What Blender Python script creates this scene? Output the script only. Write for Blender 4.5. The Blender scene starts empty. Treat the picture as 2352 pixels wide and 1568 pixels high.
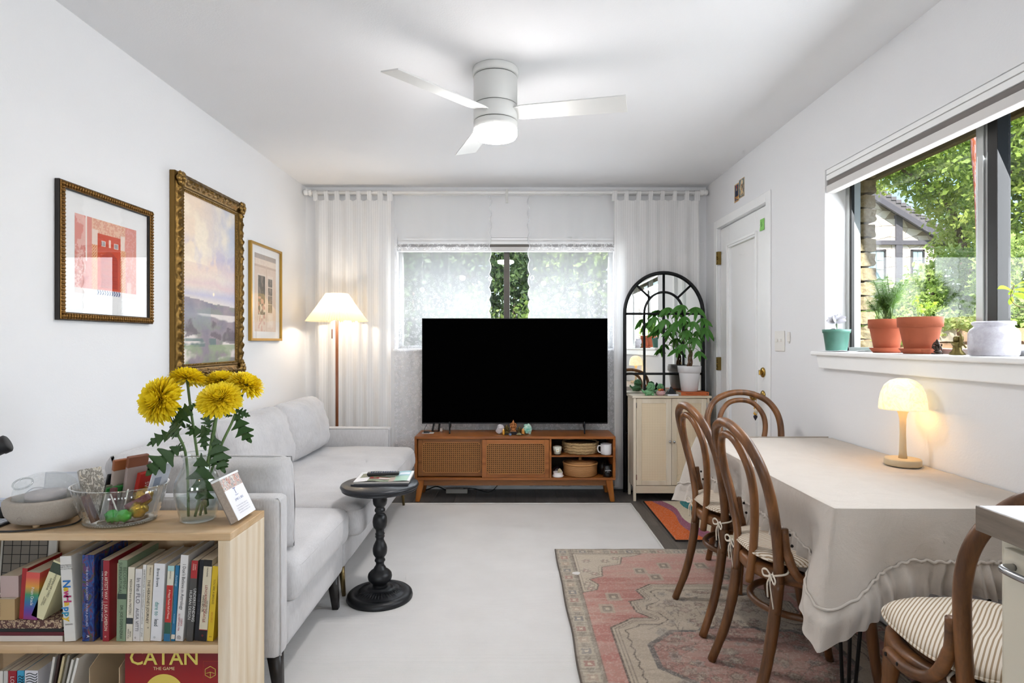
import bpy, bmesh, math, random
import numpy as np
from mathutils import Vector, Matrix, noise
R = math.radians
PI = math.pi
random.seed(7)
SC = bpy.context.scene
COL = SC.collection
# ------------------------------------------------------------------ camera
F, CX, CY, EYE = 1350.0, 1176.0, 784.0, 1.2          # focal length / principal point in photo pixels, eye height
cam_d = bpy.data.cameras.new('camera')
cam_d.sensor_width = 36.0
cam_d.lens = F / 2352.0 * 36.0
cam_d.clip_start = 0.05
cam_d.clip_end = 200
cam = bpy.data.objects.new('camera', cam_d)
COL.objects.link(cam)
cam.location = (0, 0, EYE)
cam.rotation_euler = (R(90), 0, 0)
SC.camera = cam
# ------------------------------------------------------------------ world, sun, daylight, exposure
SC.view_settings.view_transform = 'Standard'
SC.view_settings.look = 'None'
SC.view_settings.exposure = 0.40
SC.view_settings.gamma = 1.0
SC.view_settings.use_curve_mapping = False
SC.cycles.use_denoising = True
SC.cycles.max_bounces = 8
SC.cycles.diffuse_bounces = 4
SC.cycles.glossy_bounces = 4
SC.cycles.transmission_bounces = 6
SC.cycles.transparent_max_bounces = 16
SC.cycles.use_adaptive_sampling = True
SC.cycles.adaptive_threshold = 0.10
SC.cycles.adaptive_min_samples = 12
SC.cycles.sample_clamp_indirect = 6.0
SC.cycles.caustics_reflective = False
SC.cycles.caustics_refractive = False
W = bpy.data.worlds.new('world')
SC.world = W
W.use_nodes = True
wn, wl = W.node_tree.nodes, W.node_tree.links
wn.clear()
w_out = wn.new('ShaderNodeOutputWorld')
w_bg = wn.new('ShaderNodeBackground')
w_sky = wn.new('ShaderNodeTexSky')
w_sky.sky_type = 'NISHITA'
w_sky.sun_disc = False
w_sky.sun_elevation = R(52)
w_sky.sun_rotation = R(250)
w_sky.air_density = 1.0
w_sky.dust_density = 0.6
wl.new(w_sky.outputs[0], w_bg.inputs[0])
w_bg.inputs[1].default_value = 0.24
wl.new(w_bg.outputs[0], w_out.inputs[0])
sun_d = bpy.data.lights.new('sun', 'SUN')
sun_d.energy = 8.0
sun_d.angle = R(1.0)
sun_d.color = (1.0, 0.95, 0.86)
sun = bpy.data.objects.new('sun', sun_d)
COL.objects.link(sun)
sun.rotation_euler = (R(38), R(-24), 0)               # high, from behind the building
def daylight(name, loc, rot, sx, sy, power, col=(0.89, 0.945, 1.0)):
    d = bpy.data.lights.new(name, 'AREA')
    d.shape = 'RECTANGLE'
    d.size, d.size_y, d.energy, d.color = sx, sy, power, col
    o = bpy.data.objects.new(name, d)
    COL.objects.link(o)
    o.location, o.rotation_euler = loc, rot
    return o
# area lights for skylight at the side and back windows
daylight('daylight_side_window', (1.82, 2.08, 1.56), (0, R(66), 0), 0.72, 1.70, 32)
daylight('daylight_back_window', (-0.05, 5.02, 1.56), (R(-72), 0, 0), 1.70, 0.72, 21)
for _x in (-1.05, 1.05):  # unseen fill lights added behind the camera to brighten the room
    daylight('added_kitchen_fill', (_x, -2.72, 1.08), (R(90), 0, 0), 0.95, 1.0, 20)
# ------------------------------------------------------------------ room numbers
XL, XR, YW, YB, ZC = -1.68, 1.58, 4.787, -2.6, 2.455
def PX(px, py, y):
    """the point at depth y that the photograph shows at pixel (px, py)"""
    return Vector(((px - CX) * y / F, y, EYE - (py - CY) * y / F))
# ------------------------------------------------------------------ materials
def lin(h):
    if isinstance(h, str):
        h = h.lstrip('#')
        c = [int(h[i:i+2], 16) / 255 for i in (0, 2, 4)]
    else:
        c = list(h)[:3]
    return tuple((x / 12.92 if x <= 0.04045 else ((x + 0.055) / 1.055) ** 2.4) for x in c)
_mats = {}
class NT:
    """small helper around a material node tree"""
    def __init__(self, name):
        self.m = bpy.data.materials.new(name)
        self.m.use_nodes = True
        self.n, self.l = self.m.node_tree.nodes, self.m.node_tree.links
        self.n.clear()
        self.out = self.n.new('ShaderNodeOutputMaterial')
    def node(self, typ, ins=None, **kw):
        nd = self.n.new(typ)
        for k, v in kw.items():
            setattr(nd, k, v)
        for k, v in (ins or {}).items():
            self.set(nd, k, v)
        return nd
    def set(self, nd, k, v):
        s = nd.inputs[k]
        if hasattr(v, 'bl_idname') and hasattr(v, 'outputs'):
            self.l.new(v.outputs[0], s)
        elif isinstance(v, bpy.types.NodeSocket):
            self.l.new(v, s)
        else:
            if isinstance(v, (tuple, list)) and len(v) == 3 and s.type == 'RGBA':
                v = (*v, 1)
            s.default_value = v
    def math(self, op, a, b=0.0, c=0.0):
        nd = self.n.new('ShaderNodeMath')
        nd.operation = op
        self.set(nd, 0, a); self.set(nd, 1, b); self.set(nd, 2, c)
        return nd.outputs[0]
    def mix(self, fac, a, b, blend='MIX'):
        nd = self.n.new('ShaderNodeMix')
        nd.data_type = 'RGBA'
        nd.blend_type = blend
        self.set(nd, 0, fac); self.set(nd, 6, a); self.set(nd, 7, b)
        return nd.outputs[2]
    def ramp(self, fac, stops):
        nd = self.n.new('ShaderNodeValToRGB')
        el = nd.color_ramp.elements
        while len(el) < len(stops):
            el.new(0.5)
        for e, (p, c) in zip(el, stops):
            e.position = p
            e.color = (*lin(c), 1)
        self.set(nd, 0, fac)
        return nd.outputs[0]
    def coords(self, scale=(1, 1, 1), kind='Object', rot=(0, 0, 0)):
        tc = self.n.new('ShaderNodeTexCoord')
        mp = self.n.new('ShaderNodeMapping')
        mp.inputs[3].default_value = scale
        mp.inputs[2].default_value = rot
        self.l.new(tc.outputs[kind], mp.inputs[0])
        return mp.outputs[0]
    def noise(self, vec, scale, detail=3, rough=0.55, dist=0.0):
        nd = self.node('ShaderNodeTexNoise', {'Scale': scale, 'Detail': detail, 'Roughness': rough, 'Distortion': dist})
        self.l.new(vec, nd.inputs[0])
        return nd.outputs[0]
    def bump(self, h, strength=0.2, dist=0.002):
        nd = self.node('ShaderNodeBump', {'Strength': strength, 'Distance': dist, 'Height': h})
        return nd.outputs[0]
    def principled(self, color, rough=0.5, metal=0.0, normal=None, **kw):
        nd = self.node('ShaderNodeBsdfPrincipled', {'Base Color': color, 'Roughness': rough, 'Metallic': metal})
        if normal is not None:
            self.set(nd, 'Normal', normal)
        for k, v in kw.items():
            self.set(nd, k.replace('_', ' '), v)
        return nd
    def done(self, shader):
        self.l.new(shader.outputs[0], self.out.inputs[0])
        return self.m
def plain(color, rough=0.5, metal=0.0, vary=0.06, scale=14.0, bump=0.0, bscale=220.0, spec=0.5, name=None):
    """solid surface with a little procedural variation and fine relief"""
    key = ('plain', str(color), rough, metal, vary, scale, bump, bscale, spec)
    if key in _mats:
        return _mats[key]
    t = NT(name or 'surface')
    c = lin(color)
    v = t.coords()
    n = t.noise(v, scale)
    col = t.mix(n, tuple(min(1, x * (1 - vary)) for x in c), tuple(min(1, x * (1 + vary)) for x in c))
    nrm = t.bump(t.noise(v, bscale, 2), bump) if bump else None
    p = t.principled(col, rough, metal, nrm)
    p.inputs['Specular IOR Level'].default_value = spec
    _mats[key] = t.done(p)
    return _mats[key]
def emit(color, strength, name='glow'):
    key = ('emit', str(color), strength)
    if key not in _mats:
        t = NT(name)
        _mats[key] = t.done(t.node('ShaderNodeEmission', {'Color': lin(color), 'Strength': strength}))
    return _mats[key]
def wood(light, dark, axis='X', scale=1.0, rough=0.45, rings=9.0, bump=0.05, contrast=1.0, name='wood'):
    """long grain along one axis"""
    key = ('wood', light, dark, axis, scale, rough, rings, bump)
    if key in _mats:
        return _mats[key]
    t = NT(name)
    k = {'X': (0.09, 1, 1), 'Y': (1, 0.09, 1), 'Z': (1, 1, 0.09)}[axis]
    v = t.coords(tuple(scale * a for a in k))
    warp = t.noise(v, 3.5, 2, 0.5, 0.6)
    bands = t.math('FRACT', t.math('MULTIPLY', warp, rings))
    bands = t.math('ABSOLUTE', t.math('SUBTRACT', t.math('MULTIPLY', bands, 2.0), 1.0))
    fine = t.noise(v, 110, 3, 0.7)
    f = t.math('ADD', t.math('MULTIPLY', bands, 0.55), t.math('MULTIPLY', fine, 0.55))
    col = t.ramp(f, [(0.2, dark), (0.85, light)])
    p = t.principled(col, rough, 0, t.bump(fine, bump) if bump else None)
    _mats[key] = t.done(p)
    return _mats[key]
def fabric(color, weave=900.0, vary=0.10, rough=0.95, bump=0.35, wscale=5.0, name='fabric', sheen=0.2, mottle=0.5):
    key = ('fabric', color, weave, vary, bump, wscale)
    if key in _mats:
        return _mats[key]
    t = NT(name)
    c = lin(color)
    v = t.coords()
    big = t.noise(v, wscale, 3, 0.6)
    fine = t.noise(v, weave, 1)
    f = t.math('ADD', t.math('MULTIPLY', big, mottle), t.math('MULTIPLY', fine, 1 - mottle))
    col = t.mix(f, tuple(x * (1 - vary) for x in c), tuple(min(1, x * (1 + vary)) for x in c))
    p = t.principled(col, rough, 0, t.bump(fine, bump, 0.001))
    p.inputs['Sheen Weight'].default_value = sheen
    p.inputs['Specular IOR Level'].default_value = 0.2
    _mats[key] = t.done(p)
    return _mats[key]
def pane_glass(tint=(1, 1, 1), refl=1.0, name='pane_glass'):
    """thin clear pane: passes light straight through and mirrors a little"""
    key = ('pane', tint, refl)
    if key in _mats:
        return _mats[key]
    t = NT(name)
    lw = t.node('ShaderNodeLayerWeight', {'Blend': 0.5})
    f = t.math('MULTIPLY', t.math('ADD', 0.04, t.math('MULTIPLY', t.math('POWER', lw.outputs['Facing'], 5.0), 0.9)), refl)
    a = t.node('ShaderNodeBsdfTransparent', {'Color': tint})
    b = t.node('ShaderNodeBsdfGlossy', {'Color': (1, 1, 1), 'Roughness': 0.0})
    mx = t.node('ShaderNodeMixShader', {0: f})
    t.l.new(a.outputs[0], mx.inputs[1]); t.l.new(b.outputs[0], mx.inputs[2])
    _mats[key] = t.done(mx)
    return _mats[key]
def attr_mat(name, rough=0.6, weave=0.0, bump=0.0, sheen=0.0, nscale=300.0, vary=0.12):
    """colour printed or woven into the surface, held per vertex, with yarn/paint relief"""
    t = NT(name)
    a = t.node('ShaderNodeAttribute', attribute_name='print')
    v = t.coords()
    n = t.noise(v, nscale, 2)
    col = t.mix(t.math('MULTIPLY', n, vary * 2), a.outputs[0], t.mix(1.0, a.outputs[0], (0.45, 0.45, 0.45), 'MULTIPLY'))
    p = t.principled(col, rough, 0, t.bump(n, bump, 0.001) if bump else None)
    p.inputs['Sheen Weight'].default_value = sheen
    p.inputs['Specular IOR Level'].default_value = 0.25
    return t.done(p)
# ------------------------------------------------------------------ mesh building
def catmull(pts, k=6, closed=False):
    pts = [Vector(p) for p in pts]
    n = len(pts)
    out = []
    rng = n if closed else n - 1
    for i in range(rng):
        if closed:
            p0, p1, p2, p3 = pts[i-1], pts[i], pts[(i+1) % n], pts[(i+2) % n]
        else:
            p1, p2 = pts[i], pts[i+1]
            p0 = pts[i-1] if i > 0 else p1 * 2 - p2
            p3 = pts[i+2] if i + 2 < n else p2 * 2 - p1
        for j in range(k):
            t = j / k
            out.append(0.5 * ((2 * p1) + (p2 - p0) * t + (2 * p0 - 5 * p1 + 4 * p2 - p3) * t * t + (3 * p1 - p0 - 3 * p2 + p3) * t ** 3))
    if not closed:
        out.append(pts[-1])
    return out
class MB:
    def __init__(self):
        self.v, self.f, self.s, self.mi = [], [], [], []
        self.col = None
    def add(self, vs, fs, smooth=False, mi=0):
        b = len(self.v)
        self.v.extend(tuple(p) for p in vs)
        for f in fs:
            self.f.append(tuple(i + b for i in f))
            self.s.append(smooth)
            self.mi.append(mi)
        return self
    def box(self, x0, x1, y0, y1, z0, z1, mi=0, m=None):
        vs = [Vector((x, y, z)) for z in (z0, z1) for y in (y0, y1) for x in (x0, x1)]
        if m is not None:
            vs = [m @ p for p in vs]
        return self.add(vs, [(0, 2, 3, 1), (4, 5, 7, 6), (0, 1, 5, 4), (2, 6, 7, 3), (0, 4, 6, 2), (1, 3, 7, 5)], False, mi)
    def prism(self, outline, d0, d1, axis='Y', mi=0, smooth=False):
        """extrude a 2-D outline (a,b) along an axis between d0 and d1"""
        def mk(a, b, d):
            return {'Y': (a, d, b), 'X': (d, a, b), 'Z': (a, b, d)}[axis]
        n = len(outline)
        vs = [mk(a, b, d0) for a, b in outline] + [mk(a, b, d1) for a, b in outline]
        fs = [tuple(range(n - 1, -1, -1)), tuple(range(n, 2 * n))]
        fs += [(i, (i + 1) % n, n + (i + 1) % n, n + i) for i in range(n)]
        return self.add(vs, fs, smooth, mi)
    def lathe(self, prof, n=24, c=(0, 0, 0), m=None, mi=0, smooth=True, cap=True, sx=1.0, sy=1.0):
        vs, fs = [], []
        for r, z in prof:
            for i in range(n):
                a = 2 * PI * i / n
                vs.append(Vector((r * math.cos(a) * sx, r * math.sin(a) * sy, z)))
        for j in range(len(prof) - 1):
            for i in range(n):
                k = (i + 1) % n
                fs.append((j * n + i, j * n + k, (j + 1) * n + k, (j + 1) * n + i))
        if cap:
            if prof[0][0] > 1e-5:
                fs.append(tuple(range(n - 1, -1, -1)))
            if prof[-1][0] > 1e-5:
                fs.append(tuple(range((len(prof) - 1) * n, len(prof) * n)))
        if m is not None:
            vs = [m @ p for p in vs]
        vs = [p + Vector(c) for p in vs]
        return self.add(vs, fs, smooth, mi)
    def tube(self, pts, r, n=8, closed=False, mi=0, flat=None, up=None):
        pts = [Vector(p) for p in pts]
        m = len(pts)
        rs = r if isinstance(r, (list, tuple)) else [r] * m
        if len(rs) != m:
            rs = [rs[0] + (rs[-1] - rs[0]) * i / (m - 1) for i in range(m)] if len(rs) == 2 else [rs[min(len(rs) - 1, int(i * len(rs) / m))] for i in range(m)]
        vs, fs = [], []
        nrm = None
        for i, p in enumerate(pts):
            if closed:
                t = pts[(i + 1) % m] - pts[i - 1]
            else:
                t = pts[min(i + 1, m - 1)] - pts[max(i - 1, 0)]
            if t.length < 1e-9:
                t = Vector((0, 0, 1))
            t.normalize()
            if nrm is None:
                u = Vector(up) if up else (Vector((0, 0, 1)) if abs(t.z) < 0.9 else Vector((1, 0, 0)))
                nrm = (u - t * u.dot(t)).normalized()
            else:
                nrm = nrm - t * nrm.dot(t)
                if nrm.length < 1e-6:
                    nrm = t.orthogonal()
                nrm.normalize()
            b = t.cross(nrm)
            fl = flat if flat else 1.0
            for k in range(n):
                a = 2 * PI * k / n
                vs.append(p + nrm * (math.cos(a) * rs[i]) + b * (math.sin(a) * rs[i] * fl))
        for i in range(m if closed else m - 1):
            j = (i + 1) % m
            for k in range(n):
                q = (k + 1) % n
                fs.append((i * n + k, i * n + q, j * n + q, j * n + k))
        if not closed:
            fs.append(tuple(range(n - 1, -1, -1)))
            fs.append(tuple(range((m - 1) * n, m * n)))
        return self.add(vs, fs, True, mi)
    def grid(self, fn, nu, nv, smooth=True, mi=0, color=None, wrap=False):
        b = len(self.v)
        vs, fs = [], []
        for j in range(nv + 1):
            for i in range(nu + (0 if wrap else 1)):
                vs.append(fn(i / nu, j / nv))
        w = nu if wrap else nu + 1
        for j in range(nv):
            for i in range(nu):
                k = (i + 1) % w if wrap else i + 1
                fs.append((j * w + i, j * w + k, (j + 1) * w + k, (j + 1) * w + i))
        if color is not None:
            if self.col is None:
                self.col = {}
            for j in range(nv + 1):
                for i in range(w):
                    self.col[b + j * w + i] = color(i / nu, j / nv)
        return self.add(vs, fs, smooth, mi)
    def ball(self, c, r, nu=12, nv=8, sc=(1, 1, 1), mi=0, m=None, rough=0.0, seed=0, rs=2.0):
        vs, fs = [], []
        for j in range(nv + 1):
            th = PI * j / nv
            for i in range(nu):
                ph = 2 * PI * i / nu
                d = Vector((math.sin(th) * math.cos(ph), math.sin(th) * math.sin(ph), -math.cos(th)))
                k = 1.0
                if rough:
                    k += rough * noise.noise(d * rs + Vector((seed * 3.7, seed, -seed)))
                p = Vector((d.x * r * sc[0], d.y * r * sc[1], d.z * r * sc[2])) * k
                vs.append((m @ p if m is not None else p) + Vector(c))
        for j in range(nv):
            for i in range(nu):
                k = (i + 1) % nu
                fs.append((j * nu + i, j * nu + k, (j + 1) * nu + k, (j + 1) * nu + i))
        return self.add(vs, fs, True, mi)
    def mesh(self, name='mesh'):
        me = bpy.data.meshes.new(name)
        me.from_pydata([tuple(p) for p in self.v], [], self.f)
        me.polygons.foreach_set('use_smooth', self.s)
        if any(self.mi):
            me.polygons.foreach_set('material_index', self.mi)
        if self.col:
            a = me.color_attributes.new('print', 'FLOAT_COLOR', 'POINT')
            buf = []
            for i in range(len(self.v)):
                c = self.col.get(i, (0.8, 0.8, 0.8))
                buf.extend((c[0], c[1], c[2], 1.0))
            a.data.foreach_set('color', buf)
        me.update()
        return me
    def obj(self, name, mats, parent=None, loc=(0, 0, 0), rot=(0, 0, 0), bevel=0.0, seg=2, sub=0, solid=0.0, weld=False):
        me = self.mesh(name)
        for m in (mats if isinstance(mats, (list, tuple)) else [mats]):
            me.materials.append(m)
        o = bpy.data.objects.new(name, me)
        COL.objects.link(o)
        o.parent = parent
        o.location, o.rotation_euler = loc, rot
        if weld:
            o.modifiers.new('weld', 'WELD').merge_threshold = 0.0001
        if solid:
            md = o.modifiers.new('solid', 'SOLIDIFY')
            md.thickness = solid
        if bevel:
            md = o.modifiers.new('bevel', 'BEVEL')
            md.width, md.segments, md.limit_method, md.angle_limit = bevel, seg, 'ANGLE', R(35)
            md.harden_normals = False
        if sub:
            md = o.modifiers.new('sub', 'SUBSURF')
            md.levels = md.render_levels = sub
        return o
def tag(o, label=None, cat=None, group=None, kind=None):
    if label: o['label'] = label
    if cat: o['category'] = cat
    if group: o['group'] = group
    if kind: o['kind'] = kind
    return o
def thing(name, label, cat, loc=(0, 0, 0), rot=(0, 0, 0), group=None):
    o = bpy.data.objects.new(name, None)
    o.empty_display_size = 0.05
    COL.objects.link(o)
    o.location, o.rotation_euler = loc, rot
    return tag(o, label, cat, group)
def struct(name, mb, mats, parent=None, **kw):
    o = mb.obj(name, mats, parent, **kw)
    if parent is None:
        o['kind'] = 'structure'
    return o
def clone(o, parent=None):
    c = o.copy()
    COL.objects.link(c)
    c.parent = parent
    for ch in [x for x in o.children]:
        clone(ch, c)
    return c
_fonts = {}
def text(parent, body, size, loc, rot, m, name='lettering', align='CENTER', width=None, ext=0.0, shear=0.0, bold=0.0):
    cu = bpy.data.curves.new(name, 'FONT')
    cu.body = body
    cu.size = size
    cu.align_x, cu.align_y = align, 'CENTER'
    cu.extrude = ext
    cu.offset = bold
    cu.shear = shear
    cu.resolution_u = 2
    cu.materials.append(m)
    o = bpy.data.objects.new(name, cu)
    COL.objects.link(o)
    o.parent = parent
    o.location = loc
    o.rotation_euler = rot
    if width:
        w = sum(0.30 if ch in "iIl.,'! " else 0.78 if ch in 'mwMW' else 0.56 for ch in max(body.split('\n'), key=len)) * size
        if w > width:
            o.scale.x = width / w
    return o

# ------------------------------------------------------------------ printed / woven sheets (colour per vertex, computed)
def vnoise(x, y, seed=0.0):
    xi, yi = np.floor(x), np.floor(y)
    fx, fy = x - xi, y - yi
    fx, fy = fx * fx * (3 - 2 * fx), fy * fy * (3 - 2 * fy)
    def h(a, b):
        s = np.sin(a * 127.1 + b * 311.7 + seed * 74.7) * 43758.5453
        return s - np.floor(s)
    return (h(xi, yi) * (1 - fx) + h(xi + 1, yi) * fx) * (1 - fy) + (h(xi, yi + 1) * (1 - fx) + h(xi + 1, yi + 1) * fx) * fy
def fnoise(x, y, seed=0.0, octv=4):
    t, a, n = 0, 0.5, 0
    for i in range(octv):
        t = t + a * vnoise(x * 2 ** i, y * 2 ** i, seed + i)
        n += a
        a *= 0.5
    return t / n
def inpoly(x, y, poly):
    c = np.zeros(x.shape, bool)
    n = len(poly)
    for i in range(n):
        (x0, y0), (x1, y1) = poly[i], poly[i - 1]
        if y0 == y1:
            continue
        c ^= ((y0 > y) != (y1 > y)) & (x < (x1 - x0) * (y - y0) / (y1 - y0) + x0)
    return c
def polydist(x, y, poly):
    d = np.full(x.shape, 9e9)
    n = len(poly)
    for i in range(n):
        (x0, y0), (x1, y1) = poly[i], poly[i - 1]
        dx, dy = x1 - x0, y1 - y0
        l = dx * dx + dy * dy + 1e-12
        t = np.clip(((x - x0) * dx + (y - y0) * dy) / l, 0, 1)
        d = np.minimum(d, np.hypot(x - x0 - t * dx, y - y0 - t * dy))
    return d
class Paint:
    """a colour field over (x, y) arrays that is filled shape by shape"""
    def __init__(self, x, y, base):
        self.x, self.y = x, y
        self.c = np.empty(x.shape + (3,))
        self.c[:] = lin(base)
    def put(self, mask, color, a=1.0):
        col = np.array(lin(color))
        mk = np.clip(mask.astype(float) * a, 0, 1)[..., None]
        self.c = self.c * (1 - mk) + col * mk
        return self
    def rect(self, x0, x1, y0, y1, color, a=1.0):
        return self.put((self.x >= x0) & (self.x <= x1) & (self.y >= y0) & (self.y <= y1), color, a)
    def disc(self, cx, cy, r, color, a=1.0, sy=1.0):
        return self.put(np.hypot(self.x - cx, (self.y - cy) / sy) < r, color, a)
def sheet(name, nu, nv, pos, paint, mat, parent=None, loc=(0, 0, 0), rot=(0, 0, 0), size=(1, 1)):
    """flat or draped sheet: pos(x, y) -> arrays X, Y, Z;  paint(x, y) -> colours;  x, y run over size in metres"""
    x, y = np.meshgrid(np.linspace(0, size[0], nu + 1), np.linspace(0, size[1], nv + 1))
    X, Y, Z = pos(x, y)
    co = np.stack([X, Y, Z], -1).reshape(-1, 3)
    i, j = np.meshgrid(np.arange(nu), np.arange(nv))
    a = (j * (nu + 1) + i).ravel()
    q = np.stack([a, a + 1, a + nu + 2, a + nu + 1], -1)
    me = bpy.data.meshes.new(name)
    me.vertices.add(len(co)); me.loops.add(q.size); me.polygons.add(len(q))
    me.vertices.foreach_set('co', co.ravel())
    me.loops.foreach_set('vertex_index', q.ravel())
    me.polygons.foreach_set('loop_start', np.arange(0, q.size, 4))
    me.polygons.foreach_set('use_smooth', np.ones(len(q), bool))
    c = paint(x, y).reshape(-1, 3)
    at = me.color_attributes.new('print', 'FLOAT_COLOR', 'POINT')
    at.data.foreach_set('color', np.concatenate([c, np.ones((len(c), 1))], 1).ravel())
    me.update(calc_edges=True)
    me.validate()
    me.materials.append(mat)
    o = bpy.data.objects.new(name, me)
    COL.objects.link(o)
    o.parent = parent
    o.location, o.rotation_euler = loc, rot
    return o
def softbox(x0, x1, y0, y1, z0, z1, r, n=(10, 10, 5), crown=0.0, wr=0.0, wf=6.0, seed=0, puff=(0, 0, 0), dirs=None):
    """upholstery block: rounded box with crown and fabric wrinkles"""
    c = Vector(((x0 + x1) / 2, (y0 + y1) / 2, (z0 + z1) / 2))
    h = Vector(((x1 - x0) / 2, (y1 - y0) / 2, (z1 - z0) / 2))
    bm_ = bmesh.new()
    mb = MB()
    idx = {}
    def vert(u, v, w):
        key = (round(u, 5), round(v, 5), round(w, 5))
        if key in idx:
            return idx[key]
        p = Vector((u * h.x, v * h.y, w * h.z))
        q = Vector(tuple(max(-(h[i] - r), min(h[i] - r, p[i])) for i in range(3)))
        d = p - q
        if d.length > 1e-9:
            p = q + d.normalized() * r
        k = (1 - u * u) * (1 - v * v)
        if w > 0:
            p.z += crown * k * w
        p.x += math.copysign(puff[0] * (1 - v * v) * (1 - w * w), u) if abs(u) > 1e-6 else 0
        p.y += math.copysign(puff[1] * (1 - u * u) * (1 - w * w), v) if abs(v) > 1e-6 else 0
        p.z += math.copysign(puff[2] * k, w) if abs(w) > 1e-6 and not crown else 0
        if wr:
            s = Vector((p.x * (dirs or (1, 1, 1))[0], p.y * (dirs or (1, 1, 1))[1], p.z * (dirs or (1, 1, 1))[2])) * wf + Vector((seed * 7.3, seed * 1.7, seed))
            nn = noise.noise(s) * 0.65 + noise.noise(s * 2.3) * 0.35
            p += Vector((u ** 3, v ** 3, w)).normalized() * (nn * wr) if (u or v or w) else Vector()
        idx[key] = len(mb.v)
        mb.v.append(tuple(p + c))
        return idx[key]
    def ring(N):
        # denser near the ends so the rounding is smooth
        return [math.sin((i / N - 0.5) * PI) for i in range(N + 1)]
    U, V, Wd = ring(n[0]), ring(n[1]), ring(n[2])
    def face(a, b, f):
        for i in range(len(a) - 1):
            for j in range(len(b) - 1):
                mb.f.append(tuple(vert(*f(a[i + di], b[j + dj])) for di, dj in ((0, 0), (1, 0), (1, 1), (0, 1))))
                mb.s.append(True); mb.mi.append(0)
    face(U, V, lambda a, b: (a, b, 1)); face(V, U, lambda a, b: (b, a, -1))
    face(U, Wd, lambda a, b: (a, -1, b)); face(Wd, U, lambda a, b: (b, 1, a))
    face(V, Wd, lambda a, b: (1, a, b)); face(Wd, V, lambda a, b: (-1, b, a))
    bm_.free()
    return mb
# ================================================================== THE SETTING
def wall_paint():
    t = NT('wall_paint')
    v = t.coords()
    n = t.noise(v, 130, 3, 0.6)
    big = t.noise(v, 1.3, 2)
    col = t.mix(big, lin('#e8e8e9'), lin('#eeeeef'))
    p = t.principled(col, 0.75, 0, t.bump(n, 0.22, 0.002))
    p.inputs['Specular IOR Level'].default_value = 0.25
    return t.done(p)
PAINT = wall_paint()
TRIM = plain('#f6f6f5', 0.42, vary=0.02, name='trim_paint')
# floor slab with separate planks
plank_m = NT('grey_oak_plank')
def _plank():
    t = plank_m
    info = t.node('ShaderNodeObjectInfo')
    v = t.coords((1, 0.08, 1))
    off = t.node('ShaderNodeVectorMath', operation='ADD')
    t.l.new(v, off.inputs[0])
    cmb = t.node('ShaderNodeCombineXYZ', {0: t.math('MULTIPLY', info.outputs['Random'], 7.0), 1: t.math('MULTIPLY', info.outputs['Random'], 3.0)})
    t.l.new(cmb.outputs[0], off.inputs[1])
    g = t.noise(off.outputs[0], 9, 4, 0.65, 1.2)
    fine = t.noise(off.outputs[0], 160, 2, 0.6)
    f = t.math('ADD', t.math('MULTIPLY', g, 0.7), t.math('MULTIPLY', fine, 0.35))
    col = t.ramp(f, [(0.25, '#3a3634'), (0.55, '#57524f'), (0.85, '#6f6a66')])
    shade = t.math('ADD', 0.8, t.math('MULTIPLY', info.outputs['Random'], 0.4))
    col = t.mix(1.0, col, t.node('ShaderNodeCombineColor', {0: shade, 1: shade, 2: shade}).outputs[0], 'MULTIPLY')
    return t.done(t.principled(col, 0.42, 0, t.bump(fine, 0.08)))
PLANK = _plank()
fl = struct('floor', MB().box(XL - 0.1, XR + 0.1, YB - 0.1, YW + 0.1, -0.15, -0.014), plain('#2c2927', 0.8))
pw, plen = 0.1555, 1.22
pm = MB().box(0.0008, pw - 0.0008, 0.0008, plen - 0.0008, -0.013, 0.0).mesh('plank')
pm.materials.append(PLANK)
nc = int(math.ceil((XR - XL) / pw))
for i in range(nc):
    y = YB - (i * 0.437 % plen)
    while y < YW:
        y0, y1 = max(y, YB), min(y + plen, YW)
        if y1 - y0 > 0.05:
            o = bpy.data.objects.new('plank', pm)
            COL.objects.link(o)
            o.parent = fl
            o.location = (XL + i * pw, y0, 0)
            o.scale = (min(1.0, (XR - XL - i * pw) / pw), (y1 - y0) / plen, 1)
        y += plen
struct('ceiling', MB().box(XL - 0.5, XR + 0.1, YB - 1.6, YW + 0.3, ZC, ZC + 0.3), PAINT)  # runs past the rear wall as an added overhang that blocks sun
struct('wall_left', MB().box(XL - 0.15, XL, YB - 0.15, YW + 0.15, -0.15, ZC), PAINT)
# back wall with its window opening
BX0, BX1, BZ0, BZ1 = -0.936, 0.833, 1.143, 2.047
m = MB()
m.box(XL, BX0, YW, YW + 0.15, -0.15, ZC).box(BX1, XR, YW, YW + 0.15, -0.15, ZC)
m.box(BX0, BX1, YW, YW + 0.15, -0.15, BZ0).box(BX0, BX1, YW, YW + 0.15, BZ1, ZC)
struct('wall_back', m, PAINT)
# right wall with window and door openings
RY0, RY1, RZ0, RZ1 = 1.20, 2.967, 1.150, 2.063
DY0, DY1, DZ = 3.643, 4.512, 2.062
m = MB()
m.box(XR, XR + 0.15, YB - 0.15, RY0, -0.15, ZC).box(XR, XR + 0.15, RY1, DY0, -0.15, ZC).box(XR, XR + 0.15, DY1, YW + 0.15, -0.15, ZC)
m.box(XR, XR + 0.15, RY0, RY1, -0.15, RZ0).box(XR, XR + 0.15, RY0, RY1, RZ1, ZC)
m.box(XR, XR + 0.15, DY0, DY1, DZ, ZC)
struct('wall_right', m, PAINT)
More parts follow.
